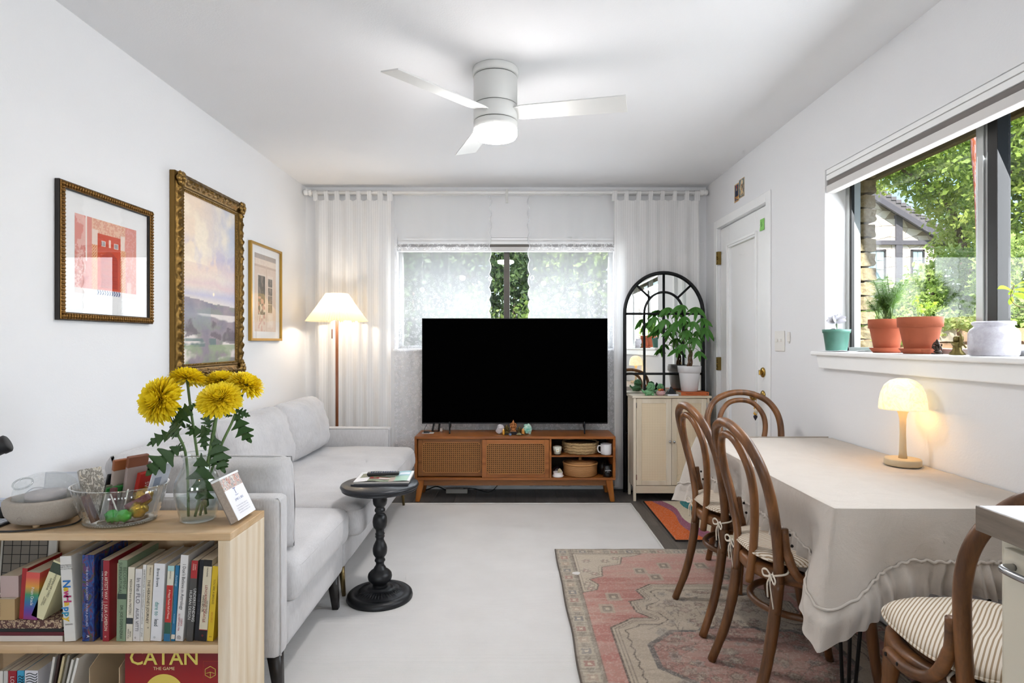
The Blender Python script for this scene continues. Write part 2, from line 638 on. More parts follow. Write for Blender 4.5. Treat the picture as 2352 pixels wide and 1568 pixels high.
# wall behind the camera with two added window openings for the fill lights
m = MB()
m.box(XL, -1.45, YB - 0.15, YB, -0.15, ZC).box(1.45, XR, YB - 0.15, YB, -0.15, ZC)
m.box(-0.5, 0.5, YB - 0.15, YB, 0.55, 1.62).box(-1.45, 1.45, YB - 0.15, YB, -0.15, 0.55).box(-1.45, 1.45, YB - 0.15, YB, 1.62, ZC)
struct('wall_rear', m, PAINT)
ALU = plain('#4a4641', 0.38, 0.6, vary=0.04, name='bronze_aluminium')
ALU_IN = plain('#b9bab8', 0.35, 0.5, vary=0.03, name='mill_aluminium')
GLASS = pane_glass((1, 1, 1), 0.7)
for n_, s in (('added_window_3', -1), ('added_window_4', 1)):  # made-up windows, out of view, where the fill lights shine in
    k = thing(n_, None, None, (s * 0.975, YB - 0.1, 0)); k['kind'] = 'structure'
    MB().box(-0.475, 0.475, -0.03, 0.03, 0.55, 0.60).box(-0.475, 0.475, -0.03, 0.03, 1.57, 1.62).box(-0.475, -0.43, -0.03, 0.03, 0.6, 1.57).box(0.43, 0.475, -0.03, 0.03, 0.6, 1.57).obj('window_frame', TRIM, k)
    MB().box(-0.43, 0.43, -0.003, 0.003, 0.6, 1.57).obj('pane', GLASS, k)
# baseboards
struct('baseboard_back', MB().box(XL, XR, YW - 0.014, YW, 0, 0.085), TRIM, bevel=0.004)
struct('baseboard_left', MB().box(XL, XL + 0.014, YB, YW - 0.014, 0, 0.085), TRIM, bevel=0.004)
m = MB().box(XR - 0.014, XR, 1.05, DY0 - 0.07, 0, 0.085)
struct('baseboard_right', m, TRIM, bevel=0.004)
# ---- side window: sliding aluminium frame, sill with apron
w1 = thing('window_1', None, None, (0, 0, 0)); w1['kind'] = 'structure'
GX = 1.712
m = MB()
m.box(GX - 0.028, GX + 0.03, RY1 - 0.030, RY1, RZ0, RZ1).box(GX - 0.028, GX + 0.03, RY0, RY0 + 0.03, RZ0, RZ1)
m.box(GX - 0.028, GX + 0.03, RY0, RY1, RZ0, RZ0 + 0.022).box(GX - 0.028, GX + 0.03, RY0, RY1, RZ1 - 0.03, RZ1)
m.obj('window_frame', ALU_IN, w1, bevel=0.002)
MB().box(GX - 0.022, GX + 0.018, 2.082, 2.142, RZ0 + 0.022, RZ1 - 0.03).box(GX - 0.029, GX - 0.022, 2.100, 2.128, RZ0 + 0.022, RZ1 - 0.03).obj('meeting_stile', ALU_IN, w1, bevel=0.002)
MB().box(GX - 0.030, GX + 0.018, 2.038, 2.081, RZ0 + 0.022, RZ1 - 0.03).obj('sash_stile', plain('#1d1a18', 0.4, 0.2, name='black_gasket'), w1, bevel=0.002)
MB().box(GX - 0.024, GX - 0.010, RY1 - 0.046, RY1 - 0.030, RZ0 + 0.022, RZ1 - 0.03).obj('gasket', plain('#1d1a18', 0.4, 0.2), w1)
MB().box(GX + 0.006, GX + 0.010, 2.12, RY1 - 0.03, RZ0 + 0.02, RZ1 - 0.03).obj('pane', GLASS, w1)
MB().box(GX - 0.010, GX - 0.006, RY0 + 0.03, 2.05, RZ0 + 0.02, RZ1 - 0.03).obj('pane', GLASS, w1)
MB().box(1.532, GX, RY0 - 0.05, RY1 + 0.055, 1.130, 1.151).obj('window_sill', TRIM, w1, bevel=0.006, seg=3)
MB().prism([(RY0 - 0.03, 1.130), (RY1 + 0.035, 1.130), (RY1 + 0.008, 1.066), (RY0 - 0.0, 1.066)], XR - 0.028, XR, 'X').obj('apron', TRIM, w1, bevel=0.004)
# ---- back window
w2 = thing('window_2', None, None, (0, 0, 0)); w2['kind'] = 'structure'
GY = YW + 0.115
m = MB()
m.box(BX0, BX0 + 0.03, GY - 0.03, GY + 0.03, BZ0, BZ1).box(BX1 - 0.03, BX1, GY - 0.03, GY + 0.03, BZ0, BZ1)
m.box(BX0, BX1, GY - 0.03, GY + 0.03, BZ0, BZ0 + 0.022).box(BX0, BX1, GY - 0.03, GY + 0.03, BZ1 - 0.03, BZ1)
m.obj('window_frame', ALU_IN, w2, bevel=0.002)
MB().box(-0.068, -0.020, GY - 0.03, GY + 0.02, BZ0 + 0.02, BZ1 - 0.03).obj('meeting_stile', ALU, w2, bevel=0.002)
MB().box(BX0 + 0.03, -0.05, GY - 0.002, GY + 0.002, BZ0 + 0.02, BZ1 - 0.03).obj('pane', GLASS, w2)
MB().box(-0.05, BX1 - 0.03, GY - 0.002, GY + 0.002, BZ0 + 0.02, BZ1 - 0.03).obj('pane', GLASS, w2)
MB().box(BX0 - 0.03, BX1 + 0.03, YW - 0.024, GY - 0.03, BZ0 - 0.022, BZ0).obj('window_sill', TRIM, w2, bevel=0.005)
# ---- door in the right wall
d1 = thing('door_1', None, None, (XR, 0, 0)); d1['kind'] = 'structure'
LY0, LY1, LZ0, LZ1 = 3.864, 4.337, 0.30, 1.893
m = MB()
m.box(0.022, 0.062, DY0 + 0.003, LY0, 0.006, DZ - 0.004).box(0.022, 0.062, LY1, DY1 - 0.003, 0.006, DZ - 0.004)
m.box(0.022, 0.062, LY0, LY1, 0.006, LZ0).box(0.022, 0.062, LY0, LY1, LZ1, DZ - 0.004)
m.obj('door_slab', TRIM, d1, bevel=0.002)
m = MB()
for a, b, w in ((0.0, 0.016, 0.022), (0.016, 0.030, 0.012)):
    m.box(0.022 - w * 0.6, 0.024, LY0 - 0.030 + a, LY0 - 0.030 + b + 0.002, LZ0 - 0.03, LZ1 + 0.03)
    m.box(0.022 - w * 0.6, 0.024, LY1 + 0.030 - b - 0.002, LY1 + 0.030 - a, LZ0 - 0.03, LZ1 + 0.03)
    m.box(0.022 - w * 0.6, 0.024, LY0 - 0.014, LY1 + 0.014, LZ1 + 0.030 - b - 0.002, LZ1 + 0.030 - a)
    m.box(0.022 - w * 0.6, 0.024, LY0 - 0.014, LY1 + 0.014, LZ0 - 0.030 + a, LZ0 - 0.030 + b + 0.002)
m.obj('lite_moulding', TRIM, d1, bevel=0.003)
shade_m = NT('door_shade_cloth')
def _ds():
    t = shade_m
    v = t.coords()
    n = t.noise(v, 600, 1)
    a = t.principled(t.mix(n, lin('#fbf9f8'), lin('#ffffff')), 0.8)
    b = t.node('ShaderNodeBsdfTranslucent', {'Color': lin('#f6f1ee')})
    mx = t.node('ShaderNodeMixShader', {0: 0.15})
    t.l.new(a.outputs[0], mx.inputs[1]); t.l.new(b.outputs[0], mx.inputs[2])
    return t.done(mx)
MB().box(0.036, 0.040, LY0 + 0.012, LY1 - 0.006, LZ0, LZ1 - 0.004).obj('door_shade', _ds(), d1)
MB().box(0.050, 0.054, LY0, LY1, LZ0, LZ1).obj('pane', GLASS, d1)
BRASS = plain('#b08d4a', 0.22, 1.0, vary=0.05, name='brass')
OLDBRASS = plain('#8a7342', 0.35, 1.0, vary=0.1, name='aged_brass')
for z in (1.838, 1.03, 0.22):
    h = MB().box(-0.004, 0.022, DY1 - 0.012, DY1 + 0.016, z - 0.05, z + 0.05)
    for q in range(5):
        h.lathe([(0.007, z - 0.05 + q * 0.02 + 0.001), (0.007, z - 0.05 + q * 0.02 + 0.019)], 10, (-0.006, DY1, 0))
    h.obj('hinge', OLDBRASS, d1)
RX = Matrix.Rotation(R(-90), 4, 'Y')
lock = MB().lathe([(0.031, 0), (0.033, 0.004), (0.029, 0.010), (0.014, 0.013), (0.0, 0.013)], 24, m=RX, sy=1.0).obj('deadbolt', BRASS, d1, (0.022, 3.745, 1.003))
MB().box(-0.030, -0.012, -0.005, 0.005, -0.016, 0.016).obj('thumb_turn', BRASS, lock, bevel=0.003)
kn = MB().lathe([(0.034, 0), (0.036, 0.004), (0.030, 0.010), (0.013, 0.014), (0.011, 0.036), (0.020, 0.044), (0.029, 0.056), (0.031, 0.066), (0.027, 0.078), (0.015, 0.084), (0, 0.085)], 28, m=RX).obj('door_knob', BRASS, d1, (0.022, 3.745, 0.853))
# casing and gap shadow line around the door
cs = MB()
for y0, y1 in ((DY0 - 0.062, DY0 - 0.002), (DY1 + 0.002, DY1 + 0.062)):
    cs.box(XR - 0.010, XR, y0, y1, 0, DZ + 0.064)
cs.box(XR - 0.010, XR, DY0 - 0.002, DY1 + 0.002, DZ + 0.003, DZ + 0.064)
struct('trim_1', cs, TRIM, bevel=0.003)
jm = MB().box(XR + 0.064, XR + 0.15, DY0, DY0 + 0.014, 0, DZ).box(XR + 0.064, XR + 0.15, DY1 - 0.014, DY1, 0, DZ).box(XR + 0.064, XR + 0.15, DY0, DY1, DZ - 0.014, DZ).box(XR, XR + 0.15, DY0, DY1, -0.02, 0.005)
struct('trim_2', jm, TRIM)
# ---- outside of the right wall: brick reveal, eave
brick_m = NT('olive_brick')
def _bm():
    t = brick_m
    info = t.node('ShaderNodeObjectInfo')
    v = t.coords()
    n = t.noise(v, 40, 4, 0.7)
    streak = t.noise(t.coords((6, 6, 0.6)), 40, 2)
    f = t.math('ADD', t.math('MULTIPLY', n, 0.7), t.math('MULTIPLY', info.outputs['Random'], 0.25))
    col = t.ramp(t.math('ADD', f, t.math('MULTIPLY', streak, 0.15)), [(0.3, '#6d5f45'), (0.6, '#92825f'), (0.9, '#b3a585')])
    return t.done(t.principled(col, 0.9, 0, t.bump(n, 0.8, 0.006)))
BRICK = _bm()
ext = struct('wall_exterior', MB().box(1.73, 1.765, -3.0, RY0 - 0.012, -0.2, 2.45).box(1.73, 1.765, RY1 + 0.014, DY0, -0.2, 2.45).box(1.73, 1.765, RY0 - 0.012, RY1 + 0.014, -0.2, 1.10).box(1.73, 1.765, RY0 - 0.012, RY1 + 0.014, 2.09, 2.45), plain('#8d8470', 0.95, bump=0.5))
random.seed(11)
bme = []
for q in range(3):
    mb = MB()
    bm_ = bmesh.new()
    bmesh.ops.create_cube(bm_, size=1.0)
    bmesh.ops.subdivide_edges(bm_, edges=bm_.edges, cuts=3, use_grid_fill=True)
    for v in bm_.verts:
        p = v.co
        v.co = Vector((p.x * 0.088, p.y * 0.195, p.z * 0.062)) + noise.noise_vector(p * 3.1 + Vector((q * 5, 0, 0))) * 0.010
    me = bpy.data.meshes.new('brick')
    bm_.to_mesh(me); bm_.free()
    me.materials.append(BRICK)
    bme.append(me)
def brick(x, y, z, i):
    o = bpy.data.objects.new('brick', bme[i % 3])
    COL.objects.link(o)
    o.parent = ext
    o.location = (x, y, z)
for i in range(18):
    z = 0.95 + 0.0735 * i
    brick(1.787, RY1 + 0.085 + (0.006 if i % 2 else 0), z, i)
    brick(1.787, RY1 + 0.30, z, i + 1)
    brick(1.787, RY0 - 0.10, z, i + 2)
for j in range(9):
    brick(1.787, RY0 + 0.1 + j * 0.205, 1.075, j)
EAVE = plain('#7d6c46', 0.8, vary=0.25, scale=9, bump=0.3, bscale=60, name='weathered_eave')
ev = struct('roof_eave', MB().box(1.66, 2.36, -3.0, 5.6, 2.46, 2.50), EAVE)
MB().box(2.36, 2.40, -3.0, 5.6, 2.257, 2.52).box(2.32, 2.36, -3.0, 5.6, 2.30, 2.46).obj('fascia', EAVE, ev, bevel=0.004)
# ================================================================== RUGS
def white_rug():
    t = NT('ribbed_cotton')
    v = t.coords()
    n = t.noise(v, 5, 3)
    rib = t.node('ShaderNodeTexWave', {'Scale': 58.0, 'Distortion': 0.8, 'Detail': 2.0, 'Detail Scale': 4.0}, wave_type='BANDS', bands_direction='Y')
    t.l.new(v, rib.inputs[0])
    fine = t.noise(v, 700, 1)
    col = t.mix(n, lin('#d9d6d3'), lin('#e7e5e3'))
    col = t.mix(t.math('MULTIPLY', rib.outputs[1], 0.10), col, lin('#a79d92'))
    h = t.math('ADD', rib.outputs[1], t.math('MULTIPLY', fine, 0.6))
    p = t.principled(col, 0.95, 0, t.bump(h, 0.45, 0.003))
    p.inputs['Specular IOR Level'].default_value = 0.1
    m = t.done(p)
    x0, x1, y0, y1 = -1.50, 0.875, 0.6, 4.33
    bumps = [(0.12, 3.68, 0.16, 0.010), (0.02, 3.72, 0.10, 0.010), (0.20, 3.02, 0.06, 0.017), (0.33, 3.00, 0.05, 0.016), (-0.1, 2.6, 0.2, 0.006), (0.45, 3.7, 0.2, 0.006), (-0.4, 3.9, 0.2, 0.006)]
    def f(u, v_):
        x, y = x0 + (x1 - x0) * u, y0 + (y1 - y0) * v_
        z = 0.0070 + 0.001 * noise.noise(Vector((x * 5, y * 5, 0)))
        for bx, by, r, h_ in bumps:
            z += (0 if x > 0.2 and y < 3.4 and by < 3.1 and bx < 0 else 1) * h_ * math.exp(-(((x - bx) / r) ** 2 + ((y - by) / r) ** 2) * 1.6)
        e = 0.006 * noise.noise(Vector((x * 9, y * 9, 3)))
        return (x + (e if u in (0, 1) else 0), y + (e if v_ in (0, 1) else 0), z)
    mb = MB().grid(f, 110, 160)
    r = thing('cotton_rug', 'large off-white ribbed cotton rug reaching under the sofa', 'rug')
    mb.obj('rug_body', m, r, solid=0.006)
    b = MB()
    for pts in ([(x1, y) for y in np.linspace(y0, y1, 60)], [(x, y1) for x in np.linspace(x0, x1, 60)]):
        b.tube([(x + 0.004 * noise.noise(Vector((x * 9, y * 9, 1))), y, 0.007) for x, y in pts], 0.0045, 6)
    b.obj('bound_edge', m, r)
white_rug()
def persian_rug():
    x0, x1, y0, y1 = 0.24, 1.555, 1.15, 3.35
    cx, cy = 0.897, 2.21
    half = [(0.786, 2.862), (0.67, 2.862), (0.589, 2.79), (0.612, 2.70), (0.533, 2.672), (0.545, 2.565), (0.60, 2.51), (0.511, 2.51), (0.409, 2.43)]
    up = half[::-1] + [(2 * cx - a, b) for a, b in half]
    medal = up + [(a, 2 * cy - b) for a, b in up[::-1]]
    oct_ = [(0.538, 2.29), (0.655, 2.40), (0.77, 2.40), (0.79, 2.43), (1.004, 2.43), (1.024, 2.40), (1.139, 2.40), (1.256, 2.29), (1.256, 2.13), (1.139, 2.02), (1.024, 2.02), (1.004, 1.99), (0.79, 1.99), (0.77, 2.02), (0.655, 2.02), (0.538, 2.13)]
    corner = [(0.335, 3.27), (0.72, 3.27), (0.66, 3.235), (0.60, 3.22), (0.575, 3.12), (0.47, 3.08), (0.455, 2.96), (0.385, 2.92), (0.42, 2.86), (0.405, 2.80), (0.335, 2.77)]
    def paint(x, y):
        X, Y = x + x0, y + y0
        ax = cx - np.abs(X - cx)                 # mirror in both axes
        ay = cy + np.abs(Y - cy)
        P = Paint(ax, ay, '#b07a6c')
        n = fnoise(X * 14, Y * 30, 1)
        P.put(fnoise(X * 3, Y * 8, 2) > 0.5, '#a95f56', 0.55)
        P.put(fnoise(X * 4, Y * 60, 5) > 0.56, '#c08f7f', 0.35)
        P.put(ay > 2.95, '#bd8f80', 0.55)
        # small field motifs
        for mx, my in ((0.66, 3.03), (0.42, 2.60), (0.47, 2.72), (0.80, 3.10), (0.72, 2.95)):
            d = np.maximum(np.abs(ax - mx), np.abs(ay - my) * 0.8)
            P.put(d < 0.034, '#a89884', 0.8).put(d < 0.022, '#6f655a', 0.7).put(d < 0.009, '#b9a78f', 0.9)
        zig = np.abs(((ax + ay) * 22) % 2 - 1)
        P.put(inpoly(ax, ay, corner), '#b8a992')
        dc = polydist(ax, ay, corner)
        P.put(dc < 0.004, '#6d6054', 0.9)
        P.put(inpoly(ax, ay, corner) & (np.abs(dc - 0.016) < 0.0022), '#8a7c6c', 0.8)
        for mx, my in ((0.40, 3.16), (0.50, 3.16), (0.38, 3.03), (0.42, 2.99), (0.37, 2.87), (0.56, 3.20), (0.375, 2.815)):
            d = np.hypot(ax - mx, ay - my) + 0.006 * np.sin(np.arctan2(ay - my, ax - mx) * 6)
            P.put(d < 0.022, '#8c7d70', 0.8).put(d < 0.011, '#a87f70', 0.9).put(d < 0.005, '#cbbda6')
        im = inpoly(ax, ay, medal)
        dm = polydist(ax, ay, medal)
        P.put(im, '#b0a08a')
        P.put(im & (fnoise(X * 5, Y * 20, 7) > 0.52), '#a3937e', 0.6)
        P.put(dm < 0.0045, '#574c44', 0.9)
        for o, w in ((0.016, 0.0028), (0.027, 0.002)):
            P.put(im & (np.abs(dm - o) < w), '#7a6d60', 0.85)
        P.put(im & (np.abs(dm - 0.052 - 0.012 * np.abs((ay * 32) % 2 - 1)) < 0.0030), '#4f463f', 0.85)
        io = inpoly(ax, ay, oct_)
        do = polydist(ax, ay, oct_)
        P.put(io, '#a5776a')
        P.put(io & (fnoise(X * 6, Y * 26, 9) > 0.5), '#96665b', 0.6)
        P.put(do < 0.011, '#5d5a58', 0.9)
        P.put(io & (np.abs(do - 0.026) < 0.002), '#8b6a5e', 0.6)
        # florals inside the octagon and medallion arms
        rng = random.Random(3)
        for _ in range(95):
            mx, my = rng.uniform(0.56, cx), rng.uniform(cy, 2.86)
            r = rng.uniform(0.010, 0.024)
            if rng.random() < 0.12:
                dmask = np.abs(ax - mx) + np.abs(ay - my)
            else:
                dmask = np.hypot(ax - mx, ay - my) * (1 + 0.25 * np.sin(5 * np.arctan2(ay - my, ax - mx)))
            inside = im & (dm > 0.07)
            a, b = rng.choice([('#a89580', '#6f5850'), ('#77695f', '#b9a891'), ('#7b5850', '#b59d88'), ('#8f8a82', '#5a514b')])
            P.put(inside & (dmask < r), a, 0.55).put(inside & (dmask < r * 0.5), b, 0.6)
            P.put(inside & (np.abs(dmask - r) < 0.0016), '#5c514a', 0.5)
        for _ in range(30):
            mx, my = rng.uniform(0.56, cx), rng.uniform(cy, 2.80)
            a = rng.uniform(0, 3.1)
            L = rng.uniform(0.03, 0.09)
            u = (ax - mx) * math.cos(a) + (ay - my) * math.sin(a)
            w = -(ax - mx) * math.sin(a) + (ay - my) * math.cos(a)
            P.put(im & (dm > 0.06) & (np.abs(w) < 0.0018) & (np.abs(u) < L), '#5c514a', 0.6)
        # border with flowers
        bx, by = X - x0, y1 - Y
        bord = (ax < x0 + 0.092) | (ay > 2 * cy - (cy - (y1 - cy)) - 0.0 - 0.08) if False else (ax < x0 + 0.092) | (Y > y1 - 0.075) | (Y < y0 + 0.075)
        P.put(bord, '#8d8272')
        P.put(bord & (fnoise(X * 40, Y * 40, 12) > 0.55), '#7c7163', 0.5)
        along = np.where(ax < x0 + 0.092, Y, X)
        across = np.where(ax < x0 + 0.092, ax - x0, np.minimum(y1 - Y, Y - y0))
        step = 0.088
        k = np.floor(along / step)
        fu, fv = (along / step - k - 0.5) * step, across - 0.045
        th = np.arctan2(fv, fu)
        d = np.hypot(fu, fv) * (1 + 0.22 * np.cos(th * 4))
        kk = (k % 3)
        P.put(bord & (d < 0.032), '#b3a48e', 0.75)
        P.put(bord & (d < 0.021) & (kk == 0), '#9c6a60', 0.8).put(bord & (d < 0.021) & (kk == 1), '#6c6c6e', 0.8).put(bord & (d < 0.021) & (kk == 2), '#a58d78', 0.8)
        P.put(bord & (d < 0.008), '#c2b49c')
        P.put(bord & (np.abs(fu) > 0.036) & (np.abs(np.abs(fv) - 0.02) < 0.010), '#a89a86', 0.7)
        P.put((np.abs(ax - x0 - 0.092) < 0.003), '#6f6459', 0.8)
        # wear: dusty bleaching and weft streaks
        wear = fnoise(X * 7, Y * 40, 21)
        P.put(wear > 0.55, '#b5a796', 0.22)
        P.put(vnoise(X * 300, Y * 300, 4) > 0.62, '#8b7a6c', 0.22)
        P.put(vnoise(X * 260, Y * 160, 8) > 0.70, '#c9bcaa', 0.22)
        P.put(ax < x0 + 0.006, '#4d4138', 0.9)
        g = P.c.mean(-1, keepdims=True)
        return np.minimum(0.9, (P.c * 0.78 + g * 0.22) * 1.22)
    mat = attr_mat('wool_pile', 0.95, bump=0.5, nscale=420, vary=0.10, sheen=0.1)
    def pos(x, y):
        e = 0.008 * (vnoise(x * 0 + 3, y * 4, 3) - 0.5) * (x < 0.02)
        Y = y + y0 + 0.008 * (vnoise(x * 14, y * 0, 5) - 0.5) * (y > 2.15)
        Z = 0.0175 + 0.0025 * vnoise(x * 6, y * 6, 2)
        return x + x0 + e, Y, Z
    r = thing('persian_rug', 'faded pink and taupe patterned wool rug under the dining table', 'rug')
    o = sheet('rug_body', 300, 460, pos, paint, mat, r, size=(x1 - x0, y1 - y0))
    o.modifiers.new('solid', 'SOLIDIFY').thickness = 0.008
    fr = MB()
    for i in range(230):
        x = x0 + 0.004 + (x1 - x0 - 0.008) * i / 229
        a = random.uniform(-0.004, 0.004)
        fr.tube([(x, y1 - 0.004, 0.014), (x + a, y1 + 0.006 + random.uniform(0, 0.006), 0.011)], 0.0014, 4)
    f = fr.obj('fringe', plain('#cfc6b8', 0.95), r)
    f['kind'] = 'stuff'
persian_rug()
def door_mat():
    x0, x1, y0, y1 = 0.985, 1.550, 3.53, 4.385
    def paint(x, y):
        u, v = x / (x1 - x0), y / (y1 - y0)            # u: 0 left, v: 0 near
        P = Paint(u, v, '#d9cdb6')
        s = 0.06 * np.sin(v * 7.5 + 0.6)
        e = u + 0.20 * v * 0 + s
        a = 0.30 - 0.16 * np.clip(v, 0, 1) + 0.05 * np.sin(v * 8 + 2.4)
        b = 0.50 - 0.30 * v + 0.07 * np.sin(v * 7 + 1.9)
        P.put(u < b, '#9c5a75')
        P.put(u < a + (v < 0.0) * 0, '#d8672a')
        band = 0.055 + 0.018 * np.sin(v * 6 + 1)
        P.put((u < a) & (u > 0.30 + 0.0 * v) & (v < 0.2), '#d8672a')
        # teal loop with yellow heart towards the upper right
        lx, ly = u - 0.86, v - 0.80
        d = np.hypot(lx * 1.0, ly * 1.35 + 0.25 * lx)
        P.put(d < 0.42, '#2f8d93').put(d < 0.29, '#e6a52f').put((d < 0.14), '#2f8d93')
        d2 = u - 0.62 - 0.30 * (0.45 - v)
        P.put((v < 0.5) & (d2 > 0.10), '#3f9aa0').put((v < 0.5) & (d2 > 0.27), '#d9cdb6')
        P.put(vnoise(x * 420, y * 420, 3) > 0.62, '#efe3cc', 0.16)
        P.put(vnoise(x * 380, y * 380, 9) > 0.66, '#5a3c3c', 0.16)
        return P.c
    mat = attr_mat('coir_print', 0.95, bump=0.8, nscale=650, vary=0.12)
    r = thing('door_mat', 'colourful door mat with wavy orange, plum, teal and yellow bands', 'mat')
    sheet('mat_pile', 150, 210, lambda x, y: (x + x0, y + y0, 0.010 + 0 * x), paint, mat, r, size=(x1 - x0, y1 - y0))
    MB().box(x0 - 0.004, x1 + 0.004, y0 - 0.004, y1 + 0.004, 0.0005, 0.0095).obj('backing', plain('#26211f', 0.8), r)
door_mat()
# ================================================================== TV STAND, TV
WALNUT = wood('#a3622b', '#7d4516', 'X', 1.0, 0.35, 6, name='honey_walnut')
WALNUT_D = wood('#8f5a2c', '#6f4219', 'X', 1.0, 0.4, 6)
WALNUT_Z = wood('#b06a26', '#8a4c14', 'Z', 1.0, 0.35, 6)
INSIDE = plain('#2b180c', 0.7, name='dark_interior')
def tv_stand():
    y0 = 4.383
    s = y0 / F
    cxw = 0.023
    r = thing('tv_stand', 'walnut media console with cane sliding doors and splayed legs', 'tv stand', (cxw, y0, 0))
    def u(px):
        return (px - CX) * s - cxw
    L, Rr, D, zt, zb = u(952), u(1414), 0.335, 0.491, 0.166
    b = MB()
    b.box(L, Rr, 0, D, zt - 0.019, zt).box(L, Rr, 0, D, zb, zb + 0.016)
    b.box(L, L + 0.018, 0, D, zb + 0.016, zt - 0.019).box(Rr - 0.018, Rr, 0, D, zb + 0.016, zt - 0.019)
    b.box(u(1262), u(1267), 0.004, D, zb + 0.016, zt - 0.019)
    b.obj('carcass', WALNUT, r, bevel=0.0025)
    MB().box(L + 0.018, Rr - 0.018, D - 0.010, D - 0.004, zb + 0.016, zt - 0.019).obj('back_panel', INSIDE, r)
    MB().box(u(1267), Rr - 0.018, 0.012, D - 0.012, 0.336, 0.348).obj('shelf', WALNUT, r, bevel=0.002)
    CANE = plain('#a8713a', 0.55, vary=0.12, scale=60, name='cane')
    def door(name, xa, xb, ya, zlo, zhi, mat):
        dr = thing('sliding_door', None, None, ((xa + xb) / 2, ya, (zlo + zhi) / 2))
        dr.parent = r
        w, h = (xb - xa) / 2, (zhi - zlo) / 2
        iw, ih = w - 0.034, h - 0.030
        fb = MB()
        fb.box(-w, -iw, 0, 0.018, -h, h).box(iw, w, 0, 0.018, -h, h).box(-iw, iw, 0, 0.018, ih, h).box(-iw, iw, 0, 0.018, -h, -ih)
        fb.obj('door_frame', mat, dr, bevel=0.002)
        ring = []
        rr = 0.022
        for sx, sz, a0 in ((1, 1, 0), (-1, 1, 90), (-1, -1, 180), (1, -1, 270)):
            for q in range(5):
                a = R(a0 + q * 22.5)
                ring.append((sx * (iw - rr) + math.cos(a) * rr, -0.0005, sz * (ih - rr) + math.sin(a) * rr))
        MB().tube(ring, 0.0035, 6, True).obj('cane_bead', CANE, dr)
        c = MB()
        pitch = 0.0145
        nx, nz = int(2 * iw / pitch), int(2 * ih / pitch)
        px_, pz_ = 2 * iw / nx, 2 * ih / nz
        yy = 0.007
        for i in range(nx + 1):
            for o in (-0.0021, 0.0021):
                x = -iw + i * px_ + o
                c.box(x - 0.0011, x + 0.0011, yy, yy + 0.001, -ih, ih)
        for j in range(nz + 1):
            for o in (-0.0021, 0.0021):
                z = -ih + j * pz_ + o
                c.box(-iw, iw, yy - 0.0012, yy - 0.0002, z - 0.0011, z + 0.0011)
        for sgn in (1, -1):
            for i in range(-nz, nx + 1):
                # diagonal strand clipped to the opening
                xa_, za_ = -iw + (i + 0.5) * px_, -ih
                n_ = nz
                pts = []
                for q in (0, n_):
                    pts.append((xa_ + q * px_, za_ + q * pz_))
                (ax_, az_), (bx_, bz_) = pts
                if ax_ < -iw:
                    t_ = (-iw - ax_) / (bx_ - ax_); az_ += (bz_ - az_) * t_; ax_ = -iw
                if bx_ > iw:
                    t_ = (iw - ax_) / (bx_ - ax_) if bx_ != ax_ else 0; bz_ = az_ + (bz_ - az_) * t_; bx_ = iw
                if bx_ - ax_ < 0.004:
                    continue
                d_ = Vector((px_, 0, pz_)).normalized()
                nn = Vector((-d_.z, 0, d_.x)) * 0.0013
                vs = [Vector((ax_, 0, az_)) - nn, Vector((bx_, 0, bz_)) - nn, Vector((bx_, 0, bz_)) + nn, Vector((ax_, 0, az_)) + nn]
                vs = [Vector((sgn * p.x, yy - 0.0018 - (0.0004 if sgn > 0 else 0), p.z)) for p in vs]
                c.add(vs, [(0, 1, 2, 3) if sgn > 0 else (3, 2, 1, 0)])
        cn = c.obj('cane_webbing', CANE, dr)
        cn['kind'] = 'stuff'
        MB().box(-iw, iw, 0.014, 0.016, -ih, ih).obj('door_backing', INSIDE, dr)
    door('a', L + 0.022, u(1107) + 0.02, 0.026, zb + 0.024, zt - 0.021, WALNUT_D)
    door('b', u(1107), u(1262) - 0.002, 0.001, zb + 0.018, zt - 0.024, WALNUT)
    MB().box(L + 0.045, Rr - 0.045, 0.035, 0.055, 0.118, zb).box(L + 0.045, Rr - 0.045, D - 0.055, D - 0.035, 0.118, zb).box(L + 0.06, L + 0.08, 0.055, D - 0.055, 0.118, zb).box(Rr - 0.08, Rr - 0.06, 0.055, D - 0.055, 0.118, zb).obj('apron_rail', WALNUT_D, r, bevel=0.002)
    for sx in (0, 1):
        for sy in (0, 1):
            xe = L if sx == 0 else Rr
            d = 1 if sx == 0 else -1
            y_ = 0.012 if sy == 0 else D - 0.052
            out = [(xe + d * 0.020, zb), (xe + d * 0.070, zb), (xe + d * 0.062, zb - 0.05), (xe + d * 0.036, 0.001), (xe + d * 0.003, 0.001)]
            if d < 0:
                out = out[::-1]
            MB().prism(out, y_, y_ + 0.040, 'Y').obj('leg', WALNUT_Z, r, bevel=0.004)
tv_stand()
